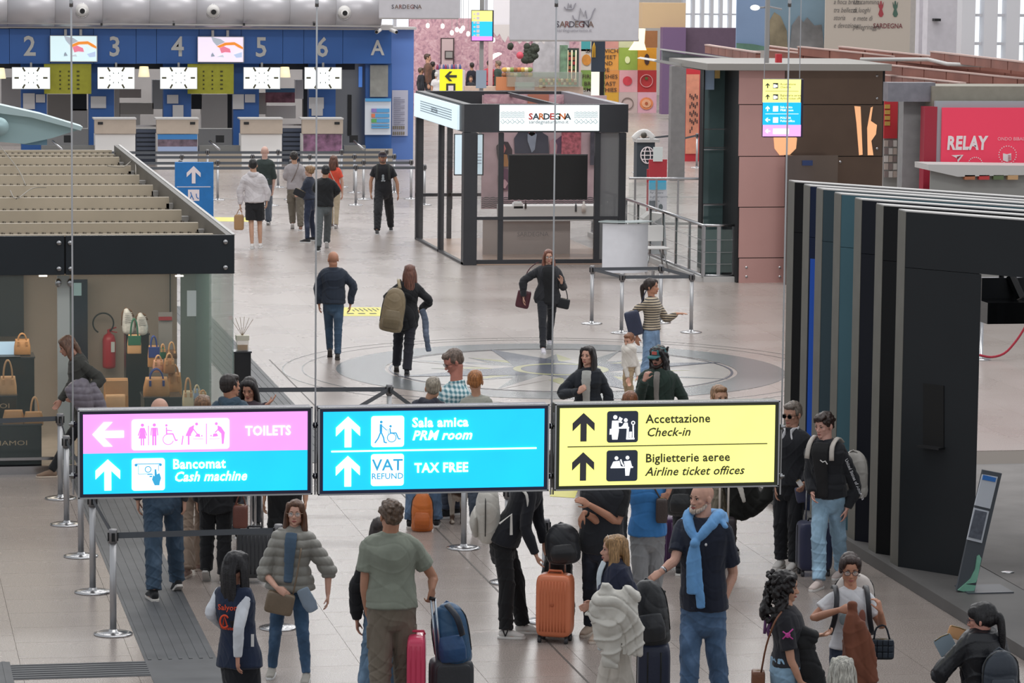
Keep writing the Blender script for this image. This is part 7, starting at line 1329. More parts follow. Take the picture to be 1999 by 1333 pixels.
bagbox('folder', 'dark folder held out by the blond person in navy', 573, 370, 596, 384, fl(604, 474) @ _F-.15, .03, mat('folder_dark', '#17191f', .5), cat='folder', rot=-.45)
person(636, 322, 491, yaw=178, label='person in a black jacket and grey green trousers seen from behind', fL=(621, 491), fR=(638, 484, .04), topw='jacket', topc='#131519', legw='straight', legc='#565c5e', legk='cloth', hair='short', hairc='#17171a', sk='#b98d74', shoec='#25282a', aL=((615, 368), (624, 380, .3)), aR=((659, 372), (648, 384, .3)), toe=(0, 45), hem=-.18, **FAR)
person(651, 303, 447, yaw=172, fem=True, label='brown-haired person in an orange red shirt and cream trousers', fL=(647, 444), fR=(656, 446), topw='tee', topc='#d8503a', topk='cloth', legw='slim', legc='#b8a990', legk='cloth', hair='bob', hairc='#5f3d30', sk='#c9a08c', shoec='#6a5c58', strap=(-1, -.05, '#d0b8a8'), aR=((668, 355), (668, 378)), toe=(0, 40), **FAR)
I = person(747, 295, 456, yaw=4, label='person in a dark cap, black t-shirt and backpack walking forward', fL=(736, 457), fR=(763, 450), topw='tee', topc='#1b1c21', legw='cargo', legc='#1b1c20', legk='cloth', hair='short', hairc='#3a2a22', cap='#2d2733', beard='#6a4f42', sk='#b98d74', shoec='#1d1d20', solec='#c8c8c8', aL=((724, 354), (724, 376)), aR=((775, 356), (777, 378)), build=1.08, **FAR)
for q in (-1, 1): mb = MB(); c = I['chest']; mb.tube(catmull([c+I['sd']*q*.12-I['fdir']*.08+Z*.04, c+I['sd']*q*.12+I['fdir']*.06+Z*.045, c+I['sd']*q*.13+I['fdir']*.145-Z*.10, c+I['sd']*q*.14+I['fdir']*.13-Z*.3], 3), .024, 8, side=I['sd'], rb=.012); mb.build('backpack_strap', fabric('#2f3130'), I['root'], True)
mb = MB(); c = I['chest']-Z*.26+I['fdir']*.158
for a, b, s_ in ((0, .05, .035), (.0, -.01, .045), (-.02, -.06, .02), (.03, -.06, .02)): mb.ell(c+I['sd']*a+Z*b, (.02+s_*.3, .012, s_))
mb.build('shirt_print', mat('print_grey', '#9aa2a6', .7), I['root'], True)
# ---------------- middle walkers
person(650, 490, 700, yaw=184, label='bald person in a navy jacket and blue jeans walking away', fL=(644, 697, .03), fR=(659, 702), solec='#4a4644', topw='jacket', topc='#242d3c', legw='slim', legc='#2f4d68', hair='bald', sk='#b9856c', shoec='#3a3836', hyaw=205, aL=((621, 560), (623, 594)), aR=((689, 558), (684, 594)), toe=(50, 5), hem=-.10, build=1.04, **MID)
I = person(800, 516, 731, yaw=180, fem=True, label='red-haired person in black with a khaki backpack walking away', fL=(774, 726, .02), fR=(794, 733), topw='jacket', topc='#121318', legw='straight', legc='#20202a', legk='cloth', hair='long', hairc='#6a4438', sk='#c79a80', shoec='#232427', solec='#55504c', aL=((756, 580), (772, 600, .3)), aR=((838, 588), (822, 604, .3)), toe=(35, 0), hem=-.24, build=1.05, **MID)
c = atD(768, 605, I['D']-.27); backpack('khaki backpack on the back of the red-haired walker', c, 0, .36, .2, .66, fabric('#84745a', 'nylon'), fabric('#766850', 'nylon'), straps=False, roll=.16)
mb = MB(); mb.tube(catmull([atD(781, 563, I['D']-.24), atD(778, 548, I['D']-.16), atD(779, 545, I['D']), atD(783, 552, I['D']+.12)], 3), .026, 8, rb=.008); mb.build('backpack_strap', fabric('#8f7f62', 'nylon'), I['root'], True)
DD = I['D']; thing_mesh('draped_jacket', 'folded grey blue denim jacket hanging from the arm of the red-haired walker', 'jacket', lambda mb: limb(mb, [atD(824, 606, DD), atD(830, 625, DD), atD(832, 655, DD), atD(837, 685, DD)], [.05, .05, .045, .04], [.04, .03, .03, .02], side=_R, k=3), fabric('#5d6a80', 'denim'), fold=('puff', .004, .07))
I = person(1071, 487, 689, yaw=6, fem=True, label='person with glasses in a black coat walking towards the view', fL=(1060, 690), fR=(1072, 672), topw='jacket', topc='#25262b', inner='#0f1014', innerw=.09, legw='slim', legc='#15171f', legk='cloth', hair='bob', hairc='#7a4c3c', sk='#c99c88', glasses='#2a2a2a', shoec='#c8c4cc', aL=((1022, 548), (1022, 580)), aR=((1100, 560), (1096, 552, -.22)), gR={'d': (0, -.2, 1), 'pn': (-.6, -.8, 0), 'th': (-1, 0, .2)}, build=1.12, hem=-.22, **MID); DD = I['D']
bagbox('handbag', 'burgundy bag hanging behind the arm of the person in the black coat', 1008, 566, 1035, 601, DD+.12, .16, fabric('#5c3038', 'leather'), strap=((1014, 570), (1030, 530), (1045, 515), (1052, 512)), rot=-.2)
bagbox('handbag', 'small black shoulder bag at the side of the person in the black coat', 1087, 582, 1112, 602, DD-.02, .1, fabric('#1a1b1f', 'leather'), strap=((1108, 585), (1106, 570), (1096, 545), (1084, 520)), rot=-.2)
# striped cardigan, toddler
I = person(1272, 543, 772, yaw=65, fem=True, label='person with a dark ponytail in a striped cardigan pointing right', topw='knit', topc='#b8a992', topk='stripe', legw='wide', legc='#6d8fb4', hair='ponytail', hairc='#2b1e1a', sk='#c08a70', shoec='#c8c4c0', hyaw=70, fL=(1258, 772), fR=(1282, 768), aL=((1241, 606, -.08), (1243, 656, -.1)), aR=((1302, 623, .1), (1322, 612, .05)), gR={'d': (1, 0, .05), 'pn': (0, 0, -1), 'th': (0, 1, 0)}, curlR=.25, hem=-.02, cuff=1, **MID); DD = I['D']
bagbox('shoulder_bag', 'slouchy navy shoulder bag under the arm of the striped person', 1222, 606, 1252, 655, DD-.12, .12, fabric('#343a50', 'leather'), strap=((1246, 610), (1256, 580), (1262, 566)), rot=.25)
person(1228, 650, 782, yaw=-60, label='toddler in a cream top and beige trousers holding a hand', topw='sweat', topc='#d8d2ca', legw='straight', legc='#b59f80', legk='cloth', hair='short', hairc='#7a4e34', sk='#d0a08a', shoec='#8a7a6a', hyaw=-40, hpitch=15, aL=((1222, 715, -.05), (1226, 738, -.1)), aR=((1243, 715), (1246, 735, -.1)), build=1.1, voxel=.008)
person(1148, 675, 950, yaw=-10, fem=True, label='person with long dark hair and earrings in a navy black jacket', topw='jacket', topc='#1d222b', inner='#b4b4b0', innerw=.055, legw='slim', legc='#20242c', hair='long', hairc='#231b1a', sk='#cf9f8b', hyaw=-28, hpitch=-4, aL=((1096, 768, -.05), (1130, 766, -.28)), gL={'d': (.7, 0, .7), 'pn': (.6, .5, .3), 'th': (0, -.2, 1)}, curlL=1.5, aR=((1188, 772, 0), (1184, 812, -.05)), lipc='#b06a62', D=None, **NEAR)
I = person(1286, 675, 962, yaw=-12, label='person with long curly black hair, teal cap and dark green jacket', topw='jacket', topc='#23352e', inner='#8a8580', innerw=.035, legw='straight', legc='#2a2e34', hair='curlylong', hairc='#181416', cap='#2f6a70', beard='#2a1e1a', sk='#c09080', hyaw=-30, hpitch=8, shades=True, glasses='#15151a', aL=((1247, 782, -.12), (1258, 742, -.30)), gL={'d': (.35, 0, 1), 'pn': (.6, .6, 0), 'th': (.3, -.6, .5)}, curlL=1.3, aR=((1334, 780, 0), (1330, 830, -.05)), build=1.05, **NEAR)
mb = MB(); p = I['hc']+I['Rh'] @ (np.array([0, -.093, .062])*I['s']); mb.obox(p, I['Rh'][:, 0]*.032, I['Rh'][:, 1]*.006, Z*.018); mb.build('cap_badge', mat('badge_red', '#c05a50', .6), I['root'], label='red and white badge on the cap')
person(1230, 763, 1072, yaw=180, label='brown-haired person half hidden behind the top of the yellow sign', topw='jacket', topc='#3a3630', hair='short', hairc='#7a4a2c', legc='#2a3038', **MID)
person(1405, 752, 1078, yaw=20, label='person with curly sandy hair behind the yellow sign, khaki trousers', fem=False, topw='shirt', topc='#5a5a52', legw='straight', legc='#8c8474', legk='cloth', hair='short', hairc='#8f6d50', sk='#c79a80', fL=(1398, 1080), fR=(1425, 1075), **NEAR)
# ---------------- group behind the cyan sign
person(885, 682, 1002, yaw=-62, label='person with glasses and grey brown hair in a light plaid shirt', topw='shirt', topc='#86adb6', topk='plaid', legw='straight', legc='#3a4458', hair='short', hairc='#6a5a50', sk='#c08070', glasses='#3a302c', hpitch=28, hyaw=-72, fL=(872, 1012), fR=(890, 1005), shoec='#26282c', build=1.15, neck=(893, 758), **NEAR)
person(846, 735, 1028, yaw=178, label='grey-haired person in a navy hooded coat with blue jeans', topw='hoodie', topc='#2c2e3c', legw='straight', legc='#48688a', hair='short', hairc='#8f8678', sk='#c79a80', fL=(800, 1030), fR=(852, 1028), hip=(828, 0), shoec='#1e1e20', solec='#d8d5d0', hem=-.12, **NEAR)
person(928, 722, 1036, yaw=176, fem=True, label='person with short auburn hair in a grey green top', topw='sweat', topc='#9b9c92', legw='slim', legc='#2c3848', hair='short', hairc='#a0683a', sk='#c79a80', fL=(928, 1040), fR=(948, 1036), shoec='#d8d5d2', **NEAR)
# ---------------- left group at the pink sign
person(312, 776, 1162, yaw=180, label='bald person with dark blue jeans and black trainers by the left posts', topw='jacket', topc='#2c3036', hair='bald', sk='#c79a86', legw='straight', legc='#26425a', fL=(300, 1172), fR=(345, 1152), shoec='#16181b', solec='#cfcac4', toe=(0, 30), hem=-.1, fyaw=200, **NEAR)
person(396, 771, 1112, yaw=170, fem=True, label='person with short highlighted brown hair and flared beige trousers', topw='sweat', topc='#6f7a5c', hair='short', hairc='#7a5c44', sk='#c79a86', legw='flare', legc='#a08c7c', legk='cloth', fL=(360, 1128), fR=(390, 1112), shoec='#a58a80', solec='#c8b8ac', hip=(380, 0), **NEAR)
person(450, 730, 1050, yaw=175, label='dark-haired person in a teal hooded jacket looking right', topw='hoodie', topc='#34495a', hair='short', hairc='#241c1a', hyaw=130, sk='#c08a70', legc='#2a2e38', legw='straight', **NEAR)
person(486, 737, 1034, yaw=-12, fem=True, label='person with tied dark hair looking down beside the teal hood', topw='jacket', topc='#3a2c36', hair='long', hairc='#1d1718', hpitch=22, sk='#c48f78', legc='#22262e', aR=((512, 800, -.1), (521, 790, -.25)), gR={'d': (.6, 0, .5), 'pn': (0, 0, 1), 'th': (0, 1, .2)}, curlR=.4, **NEAR)
person(424, tpx(424, 1138, 1.74), 1138, yaw=178, label='person in black trousers walking with a red brown bag', topw='jacket', topc='#16171c', hair='short', hairc='#2a2220', legw='straight', legc='#101116', legk='cloth', fL=(403, 1134, .03), fR=(436, 1138), shoec='#141416', solec='#b8b4b0', toe=(45, 0), hem=-.3, **NEAR); DD = fl(424, 1138) @ _F
bagbox('handbag', 'red brown leather bag carried behind the queue belt', 455, 985, 484, 1030, DD-.1, .14, fabric('#6f4238', 'leather'), strap=((459, 990), (466, 968), (474, 968), (480, 990)))
person(556, tpx(556, 1128, 1.70), 1128, yaw=0, label='person in black trousers with a pale top edge behind the puffer jacket', topw='tee', topc='#bdbcc0', hair='short', hairc='#3a2a22', legw='wide', legc='#0f1013', legk='cloth', hem=-.02, build=1.1, **NEAR)
suitcase('tall dark ribbed suitcase behind the woman in the puffer jacket', 497, 1136, .36, .26, .50, 5, fabric('#3a3c3f', 'nylon'), 7, handle=.35, rm=M_DARKMETAL)
bt2 = thing('luggage_trolley', 'steel luggage trolley frame behind the dark suitcase', 'trolley', fl(510, 1075))
for px in (490, 498, 512): mb = MB(); p = fl(px, 1075); mb.cyl(p+Z*.08, p+Z*1.0, .014, n=8); mb.build('upright', M_STEEL, bt2, True)
mb = MB(); mb.tube([fl(488, 1075)+Z*1.0, fl(514, 1075)+Z*1.0], .014, 8); mb.build('push_bar', M_STEEL, bt2, True); mb = MB(); mb.obox(fl(503, 1072)+Z*.12, _R*.14, _F*.2, Z*.015); mb.build('tray', M_STEEL, bt2)
for q in (488, 515): mb = MB(); p = fl(q, 1075); mb.cyl(p+Z*.045-_R*.015, p+Z*.045+_R*.015, .045, n=12); mb.build('wheel', M_BLACKM, bt2, True)
# ---------------- shop visitor
I = person(131, 656, 928, yaw=-78, fem=True, label='person in an olive jacket leaning left towards the shop shelves', topw='jacket', topc='#3f3f3b', hair='bob', hairc='#6a4c3c', sk='#c79480', hpitch=25, neck=(152, 700), hip=(168, 812), fL=(100, 932), fR=(180, 925), legw='slim', legc='#17181c', legk='cloth', shoec='#8a7260', solec='#c8b8a8', H=1.68, aL=((140, 750, -.1), (118, 782, -.15)), aR=((197, 742, -.12), (150, 772, -.25)), **MID); DD = I['D']
thing_mesh('puffer_coat', 'mauve grey puffer coat carried under the arm of the shop visitor', 'jacket', lambda mb: (limb(mb, [atD(148, 752, DD-.3), atD(158, 772, DD-.32), atD(168, 800, DD-.3)], [.16, .15, .10], [.10, .11, .08], side=_R, k=3), limb(mb, [atD(175, 755, DD-.25), atD(192, 785, DD-.25), atD(204, 812, DD-.22)], [.09, .09, .05], [.06]*3, side=_R, k=3)), fabric('#77707a', 'nylon'), fold=('puff', .010, .08))
# ---------------- leaning person in black with the white backpack and orange suitcase
I = person(1076, 882, 1243, yaw=82, fem=True, H=1.68, label='person in black leaning over a suitcase with a white backpack', topw='sweat', topc='#14161e', legw='straight', legc='#0d0e12', legk='cloth', hair='bob', hairc='#3a2c26', sk='#c99a84', neck=(1040, 938), hip=(982, 1052), fL=(988, 1246), fR=(1020, 1236), shoec='#d6d3cf', solec='#e2e0dc', aL=((1026, 1030, -.18), (1046, 1082, -.18)), aR=((1050, 1012, .15), (1063, 1060, .1)), gL={'d': (.35, 0, -1), 'pn': (.8, .2, 0)}, hpitch=35, build=1.08, hem=-.05, **NEAR); DD = I['D']
for q in (-1,): mb = MB(); o = atD(984, 1236, DD-.16); mb.obox(o, _R*.012-Z*.03, _F*.006, Z*.004+_R*.004); mb.obox(o+_R*.025+Z*.004, _R*.012+Z*.03, _F*.006, Z*.004-_R*.004); mb.build('shoe_mark', M_BLACKM, I['root'])
c = atD(952, 998, DD-.05); backpack('off white backpack hanging on the back of the leaning person in black', c, -90, .38, .24, .54, fabric('#c9c5bc', 'nylon'), fabric('#b9b5ac', 'nylon'), straps=False, roll=.42)
mb = MB(); mb.tube([atD(975, 1022, DD-.28), atD(998, 1004, DD-.28), atD(998, 1044, DD-.27)], .006, 6, rb=.016); mb.build('white_strap', fabric('#d8d5cf', 'nylon'), I['root']); mb = MB(); mb.tube(catmull([atD(1018, 955, DD-.2), atD(1028, 966, DD-.22), atD(1032, 992, DD-.2)], 3), .016, 6, rb=.006); mb.build('white_strap', fabric('#d8d5cf', 'nylon'), I['root'], True)
t, c, fx, fy = suitcase('orange hard shell cabin suitcase with raised handle', 1083, 1252, .34, .24, .60, -14, mat('orange_shell', '#d97c55', .38, coat=.3), 9, handle=.32, rm=mat('orange_shell_rib', '#cf744e', .4))
mb = MB(); mb.ell(c-fy*.125+Z*.02, (.02, .006, .022)); mb.build('emblem', mat('orange_dark', '#b8613e', .4), t, True)
SD = fl(1083, 1252) @ _F
backpack('black backpack sitting on the raised handle of the orange suitcase', atD(1098, 1060, SD+.12), 0, .33, .24, .36, fabric('#1c1e24', 'nylon'), fabric('#15161b', 'nylon'), straps=False, roll=-.1)
thing_mesh('garment_bag', 'black garment bag hanging behind the orange suitcase', 'bag', lambda mb: limb(mb, [atD(1090, 1085, SD+.35), atD(1088, 1130, SD+.4), atD(1086, 1180, SD+.42), atD(1084, 1225, SD+.42)], [.13, .16, .18, .18], [.09, .1, .1, .09], side=_R, k=3), fabric('#111217', 'nylon'), fold=('cloth', .006))
# ---------------- dog, orange backpack under the cyan sign
backpack('orange backpack standing on the floor between jeans legs', fl(824, 1036)+Z*.22, 0, .25, .2, .44, fabric('#c76a26', 'nylon'), fabric('#b85e20', 'nylon'), straps=False)
def dog():
    b = fl(893, 1018); t = thing('dog', 'small white and brown shaggy dog behind the queue post', 'dog', b); P = lambda x, y, z: b+_R*x+_F*y+Z*z; mb = MB(); v = .008
    limb(mb, [P(-.02, .28, .34), P(0, .18, .36), P(.0, .02, .36), P(.0, -.12, .38), P(-.02, -.2, .44)], [.085, .105, .11, .12, .075], [.10, .11, .12, .125, .085], side=_R, k=3)
    limb(mb, [P(-.01, -.17, .42), P(-.03, -.24, .52), P(-.04, -.27, .57)], [.07, .06, .055], k=3)
    mb.ell(P(-.04, -.29, .585), (.062, .075, .06)); limb(mb, [P(-.04, -.33, .58), P(-.045, -.39, .56), P(-.045, -.42, .555)], [.035, .028, .02], k=2)
    for q in (-1, 1): limb(mb, [P(-.04+q*.05, -.27, .63), P(-.04+q*.085, -.27, .60), P(-.04+q*.085, -.28, .54)], [.014, .026, .014], [.012]*3, k=2)
    for q in (-1, 1):
        limb(mb, [P(q*.06, -.13, .34), P(q*.062, -.14, .2), P(q*.062, -.13, .12), P(q*.062, -.15, .03)], [.05, .034, .026, .026], k=3); mb.ell(P(q*.062, -.17, .022), (.03, .045, .022))
        limb(mb, [P(q*.06, .2, .34), P(q*.065, .17, .22), P(q*.065, .26, .14), P(q*.065, .24, .03)], [.07, .045, .026, .024], k=3); mb.ell(P(q*.065, .215, .022), (.03, .045, .022))
    limb(mb, [P(0, .3, .38), P(.02, .38, .44), P(.05, .42, .42), P(.06, .42, .32)], [.03, .045, .05, .02], k=3)
    def fur(t_, b_, src):
        n = t_.n('ShaderNodeTexNoise'); n.inputs['Scale'].default_value = 4.5; t_.l(src, n.inputs[0]); r = t_.ramp(n.outputs[0], [(.44, '#b9aea2'), (.50, '#5a4438'), (.6, '#2f2622')]); t_.l(r.outputs[0], b_.inputs[0])
    pend(mb, 'body', mat('dog_fur', '#b9aea2', .9, fn=fur), t, v, 1, 0, ('hair', .005))
    for q in (-1, 1): mb = MB(); mb.ell(P(-.04+q*.028, -.352, .598), .009); mb.build('eye', M_BLACK, t, True)
    mb = MB(); mb.ell(P(-.045, -.437, .56), (.012, .008, .010)); mb.build('nose', M_BLACK, t, True)
dog()
# ---------------- people behind the yellow sign: only legs and torsos show
FY = 1240; I = person(1188, tpx(1188, FY, 1.78), FY, yaw=-22, label='person in a black quilted vest with folded arms and a watch', topw='vest', topc='#1d2027', inner=None, legw='slim', legc='#1f2738', hair='short', hairc='#3a2c24', sk='#b9856c', fL=(1150, 1238), fR=(1168, 1250), shoec='#b3a090', solec='#cfc4b8', aL=((1172, 1020, -.1), (1140, 1000, -.22)), aR=((1206, 1018, -.12), (1150, 985, -.3)), gL={'d': (-.5, 0, -1), 'pn': (.8, .3, 0)}, build=1.12, hem=-.22, **NEAR)
mb = MB()
for nm, q in (('L', -1), ('R', 1)): S_, e_, w_ = I['ARM'][nm]; limb(mb, [S_-I['sd']*q*.04, S_, S_+(e_-S_)*.8], [.075, .08, .08], k=3, capb=.08)
pend(mb, 'sleeve', fabric('#17181c'), I['root'], .008, 1, 0, ('cloth', .003)); S_, e_, w_ = I['ARM']['L']; mb = MB(); mb.tube([w_+unit(e_-w_)*.02, w_+unit(e_-w_)*.045], .032, 14); mb.build('watch', M_BLACKM, I['root'], True, label='black wrist watch')
FY = 1222; I = person(1266, tpx(1266, FY, 1.74), FY, yaw=8, label='person in a bright blue shirt and grey trousers with a shoulder bag', topw='polo', topc='#3d82c4', legw='straight', legc='#8f9092', legk='cloth', hair='short', hairc='#4a3a30', sk='#c48f78', aL=((1236, 935), (1240, 975)), aR=((1312, 930, -.05), (1304, 964, -.12)), gR={'d': (-.7, 0, -.8), 'pn': (0, 1, 0), 'th': (0, 0, 1)}, curlR=1.2, fL=(1250, 1222), fR=(1275, 1215), shoec='#5a4a40', **NEAR); DD = I['D']
bagbox('shoulder_bag', 'dark brown shoulder bag of the person in the blue shirt', 1280, 972, 1303, 1020, DD-.15, .12, fabric('#4a3f3c', 'leather'), strap=((1290, 975), (1276, 950), (1262, 925)))
suitcase('purple hard suitcase with a raised handle under the yellow sign', 1312, 1108, .36, .24, .50, 20, mat('purple_shell', '#5f4468', .35, coat=.3), 5, handle=.42, rm=mat('purple_rib', '#6c5075', .4))
FY = 1122; I = person(1348, tpx(1348, FY, 1.76), FY, yaw=170, label='person in black behind the man with the blue sweater', topw='jacket', topc='#14161b', legw='straight', legc='#15171d', legk='cloth', hair='short', hairc='#2a2220', fL=(1326, 1122), fR=(1352, 1120), shoec='#15161a', solec='#d2cfca', hem=-.35, aL=((1320, 935), (1318, 975, -.1)), **NEAR)
DD = I['D']; backpack('black backpack worn behind the yellow sign next to the purple suitcase', atD(1328, 962, DD-.2), 0, .30, .2, .46, fabric('#15171a', 'nylon'), straps=False)
t3 = thing('carry_on_trolley', 'steel trolley handle with a pale bag by the khaki trousers', 'trolley', fl(1412, 1092)); 
for px in (1403, 1420): mb = MB(); p = fl(px, 1092); mb.cyl(p+Z*.06, p+Z*.98, .012, n=8); mb.build('handle_tube', mat('pale_tube', '#c8bdb4', .4), t3, True)
mb = MB(); mb.tube([fl(1401, 1092)+Z*.98, fl(1422, 1092)+Z*.98], .016, 8); mb.build('grip', M_BLACKM, t3, True); mb = MB(); rbox(mb, fl(1412, 1090)+Z*.25, _R*.13, _F*.1, Z*.2); mb.build('trolley_bag', mat('dark_trolley_bag', '#3a3438', .6), t3, True)
DD = fl(1405, 1078) @ _F-.2
thing_mesh('draped_coat', 'big black coat hanging in a swag under the yellow sign', 'jacket', lambda mb: (limb(mb, [atD(1440, 930, DD), atD(1455, 985, DD), atD(1462, 1000, DD)], [.17, .19, .12], [.10, .10, .07], side=_R, k=3), limb(mb, [atD(1425, 998, DD), atD(1450, 1002, DD), atD(1480, 985, DD), atD(1502, 960, DD), atD(1512, 930, DD)], [.07, .08, .085, .07, .07], [.08]*5, side=_F, k=3)), fabric('#121310'), fold=('cloth', .008))
thing_mesh('white_cloth', 'narrow off white garment end hanging before the black coat', 'cloth', lambda mb: limb(mb, [atD(1443, 945, DD-.16), atD(1448, 962, DD-.19), atD(1453, 980, DD-.2)], [.035, .03, .022], [.012]*3, side=_R, k=2), fabric('#d0cbc2'), fold=('cloth', .002))
# ---------------- olive polo man, girl, luggage at the bottom
I = person(763, 975, 1405, yaw=178, label='person in a sage green polo holding a suitcase handle, back turned', topw='polo', topc='#8b9184', legw='cargo', legc='#7b7164', legk='cloth', hair='tousled', hairc='#5e4b3d', sk='#bd8b72', hyaw=205, aL=((712, 1142, .0), (719, 1200, .05)), aR=((845, 1126, .12), (843, 1150, .05)), gR={'d': (-.1, .1, -1), 'pn': (-.5, .5, -.2)}, curlR=1.3, fL=(742, 1412), fR=(790, 1400), shoec='#6a6460', build=1.08, hem=-.16, neck=(762, 1052), **NEAR)
I = person(743, 1009, 1378, yaw=165, fem=True, label='dark-haired person in a black jacket and wide light jeans behind the polo', topw='jacket', topc='#17181d', legw='wide', legc='#5a7d9c', hair='long', hairc='#2a1e1c', sk='#c48f7a', aL=((694, 1150, .0), (697, 1210, .0)), fL=(718, 1378), fR=(785, 1372), shoec='#d0ccc8', hip=(748, 0), **NEAR)
suitcase('hot pink hard suitcase standing between the two travellers', 812, 1408, .16, .38, .70, 0, mat('pink_shell', '#e0466a', .35, coat=.3), 3, handle=.0, rm=mat('pink_rib', '#cf3a5c', .4))
t, c, fx, fy = suitcase('dark grey cabin suitcase carrying the blue backpack', 880, 1400, .37, .26, .46, 10, fabric('#3c3f44', 'nylon'), 0, handle=0, rm=M_BLACKM)
SD = fl(880, 1400) @ _F
for q, (a, b) in enumerate(((841, 853), (849, 862))): mb = MB(); mb.cyl(atD(a, 1168, SD-.12), atD(b, 1296, SD-.12), .010, n=8); mb.build('handle_tube', mat('tube_silver', '#c8d2dc', .25, .8), t, True)
mb = MB(); mb.tube([atD(838, 1167, SD-.12), atD(850, 1170, SD-.12)], .016, 8); mb.build('grip', M_BLACKM, t, True)
rbx = MB(); rbox(rbx, c-fy*.13+Z*.06, fx*.15, fy*.02, Z*.14); rbx.build('front_pocket', fabric('#34373c', 'nylon'), t, True)
backpack('blue backpack with navy straps standing on the dark grey suitcase', atD(880, 1237, SD), 0, .32, .26, .52, fabric('#2f5a80', 'nylon'), fabric('#2a5280', 'nylon'), straps=False, roll=-.14)
mb = MB(); mb.tube(catmull([atD(872, 1180, SD-.1), atD(892, 1205, SD-.18), atD(903, 1240, SD-.16)], 3), .03, 8, rb=.012); mb.build('strap', fabric('#1a2230', 'nylon'), bpy.data.objects['backpack.004'] if 'backpack.004' in bpy.data.objects else None, True)
# ---------------- vest person and puffer person
I = person(462, 1075, 1478, yaw=150, fem=True, label='person with long dark hair in a navy vest with orange lettering', topw='vest', topc='#1d2a44', inner='#dfe3ea', legw='straight', legc='#14161e', legk='cloth', hair='straight', hairc='#1c1a1e', sk='#c48f7a', hyaw=140, aL=((411, 1196, .0), (436, 1222, .18)), aR=((466, 1226, -.23), (464, 1282, -.22)), gR={'d': (0, 0, -1), 'pn': (.8, .3, 0)}, neck=(455, 1152), hip=(468, 1292), fL=(462, 1480), fR=(500, 1475), hem=-.12, **NEAR)
DD = I['D']; OR = mat('lettering_orange', '#e8502a', .6); bk = -I['fdir']; 
def on_back(px, py, off=-.20): return atD(px, py, DD+off)
o = on_back(433, 1192); ax_ = unit(_R*.95+_F*(-.25)+Z*.02)
for s_, px, py, sz in (('Salyon', 442, 1196, .062), ('Assistenza', 446, 1236, .042)): text(s_, OR, atD(px, py, DD-.235), unit(_R+_F*-.15+Z*.05), Z, sz, I['root'], 'lettering', 'CENTER', .02); STICK.append((COL.objects[-1], I['root'], ('vest',), .004))
mb = MB(); c = atD(438, 1213, DD-.215); mb.tube([c+_R*.035*math.cos(a)+Z*.05*math.sin(a) for a in np.linspace(.6, 5.6, 14)], .008, 6); mb.tube([c-_R*.01-Z*.03, c+Z*.045, c+_R*.02-Z*.03], .007, 6); mb.build('emblem', OR, I['root'], True, label='orange round emblem')
mb = MB(); mb.obox(atD(493, 1250, DD-.18), _R*.012, _F*.004, Z*.05); mb.build('badge_holder', M_WHITE, I['root'])
I = person(577, 976, 1326, yaw=-4, fem=True, label='person with long brown hair and glasses in a grey puffer jacket', topw='puffer', topc='#85837c', topk='nylon', inner='#4a6076', innerw=.05, legw='skinny', legc='#2c5377', hair='long', hairc='#5c3d2b', sk='#cfa08c', glasses='#b09a88', hpitch=-4, aL=((516, 1118, -.05), (541, 1148, -.26)), gL={'d': (.8, 0, -.5), 'pn': (0, .7, -.5), 'th': (.2, 0, 1)}, curlL=.7, aR=((641, 1112, -.02), (640, 1160, -.06)), fL=(531, 1320), fR=(598, 1332), hip=(566, 0), shoec='#a8a49c', sleeve=1.30, hem=-.20, thick=.05, puff_h=.08, **NEAR); DD = I['D']
bagbox('crossbody_bag', 'taupe crossbody bag worn by the person in the puffer jacket', 518, 1156, 574, 1198, DD-.22, .11, fabric('#7a6a58', 'leather'), strap=((572, 1160, .02), (580, 1120, .02), (588, 1070, .06)), rot=-.2)
mb = MB(); limb(mb, [atD(590, 1150, DD-.17), atD(604, 1178, DD-.16), atD(612, 1192, DD-.15)], [.06, .07, .05], [.012]*3, side=_R, k=2); pend(mb, 'shirt_hem', fabric('#93a3b4'), I['root'], .008, 1)
# ---------------- woman with the white coat, man with the blue sweater
I = person(1199, 1044, 1440, yaw=-78, fem=True, label='person with blond hair in profile carrying a white puffer coat', topw='jacket', topc='#232940', inner='#c8d4dc', innerw=.06, legw='wide', legc='#cfc8be', legk='cloth', hair='bob', hairc='#9b7850', sk='#cf9f8c', hyaw=-86, aL=((1175, 1172, -.18), (1160, 1178, -.2)), aR=((1232, 1160, -.05), (1196, 1180, -.2)), fL=(1180, 1440), fR=(1232, 1435), neck=(1204, 1104), hip=(1206, 1244), **NEAR); DD = I['D']
mb = MB(); hc, Rh, s_ = I['hc'], I['Rh'], I['s']; 
for q in (-1, 1): mb.tube([hc+Rh @ (np.array([q*.03+.024*math.cos(a), -.05, .095+.018*math.sin(a)])*s_) for a in np.linspace(0, 6.283, 13)[:-1]], .002, 5, closed=True)
mb.build('raised_glasses', mat('clear_frame', '#d8d0cc', .3), I['root'], True)
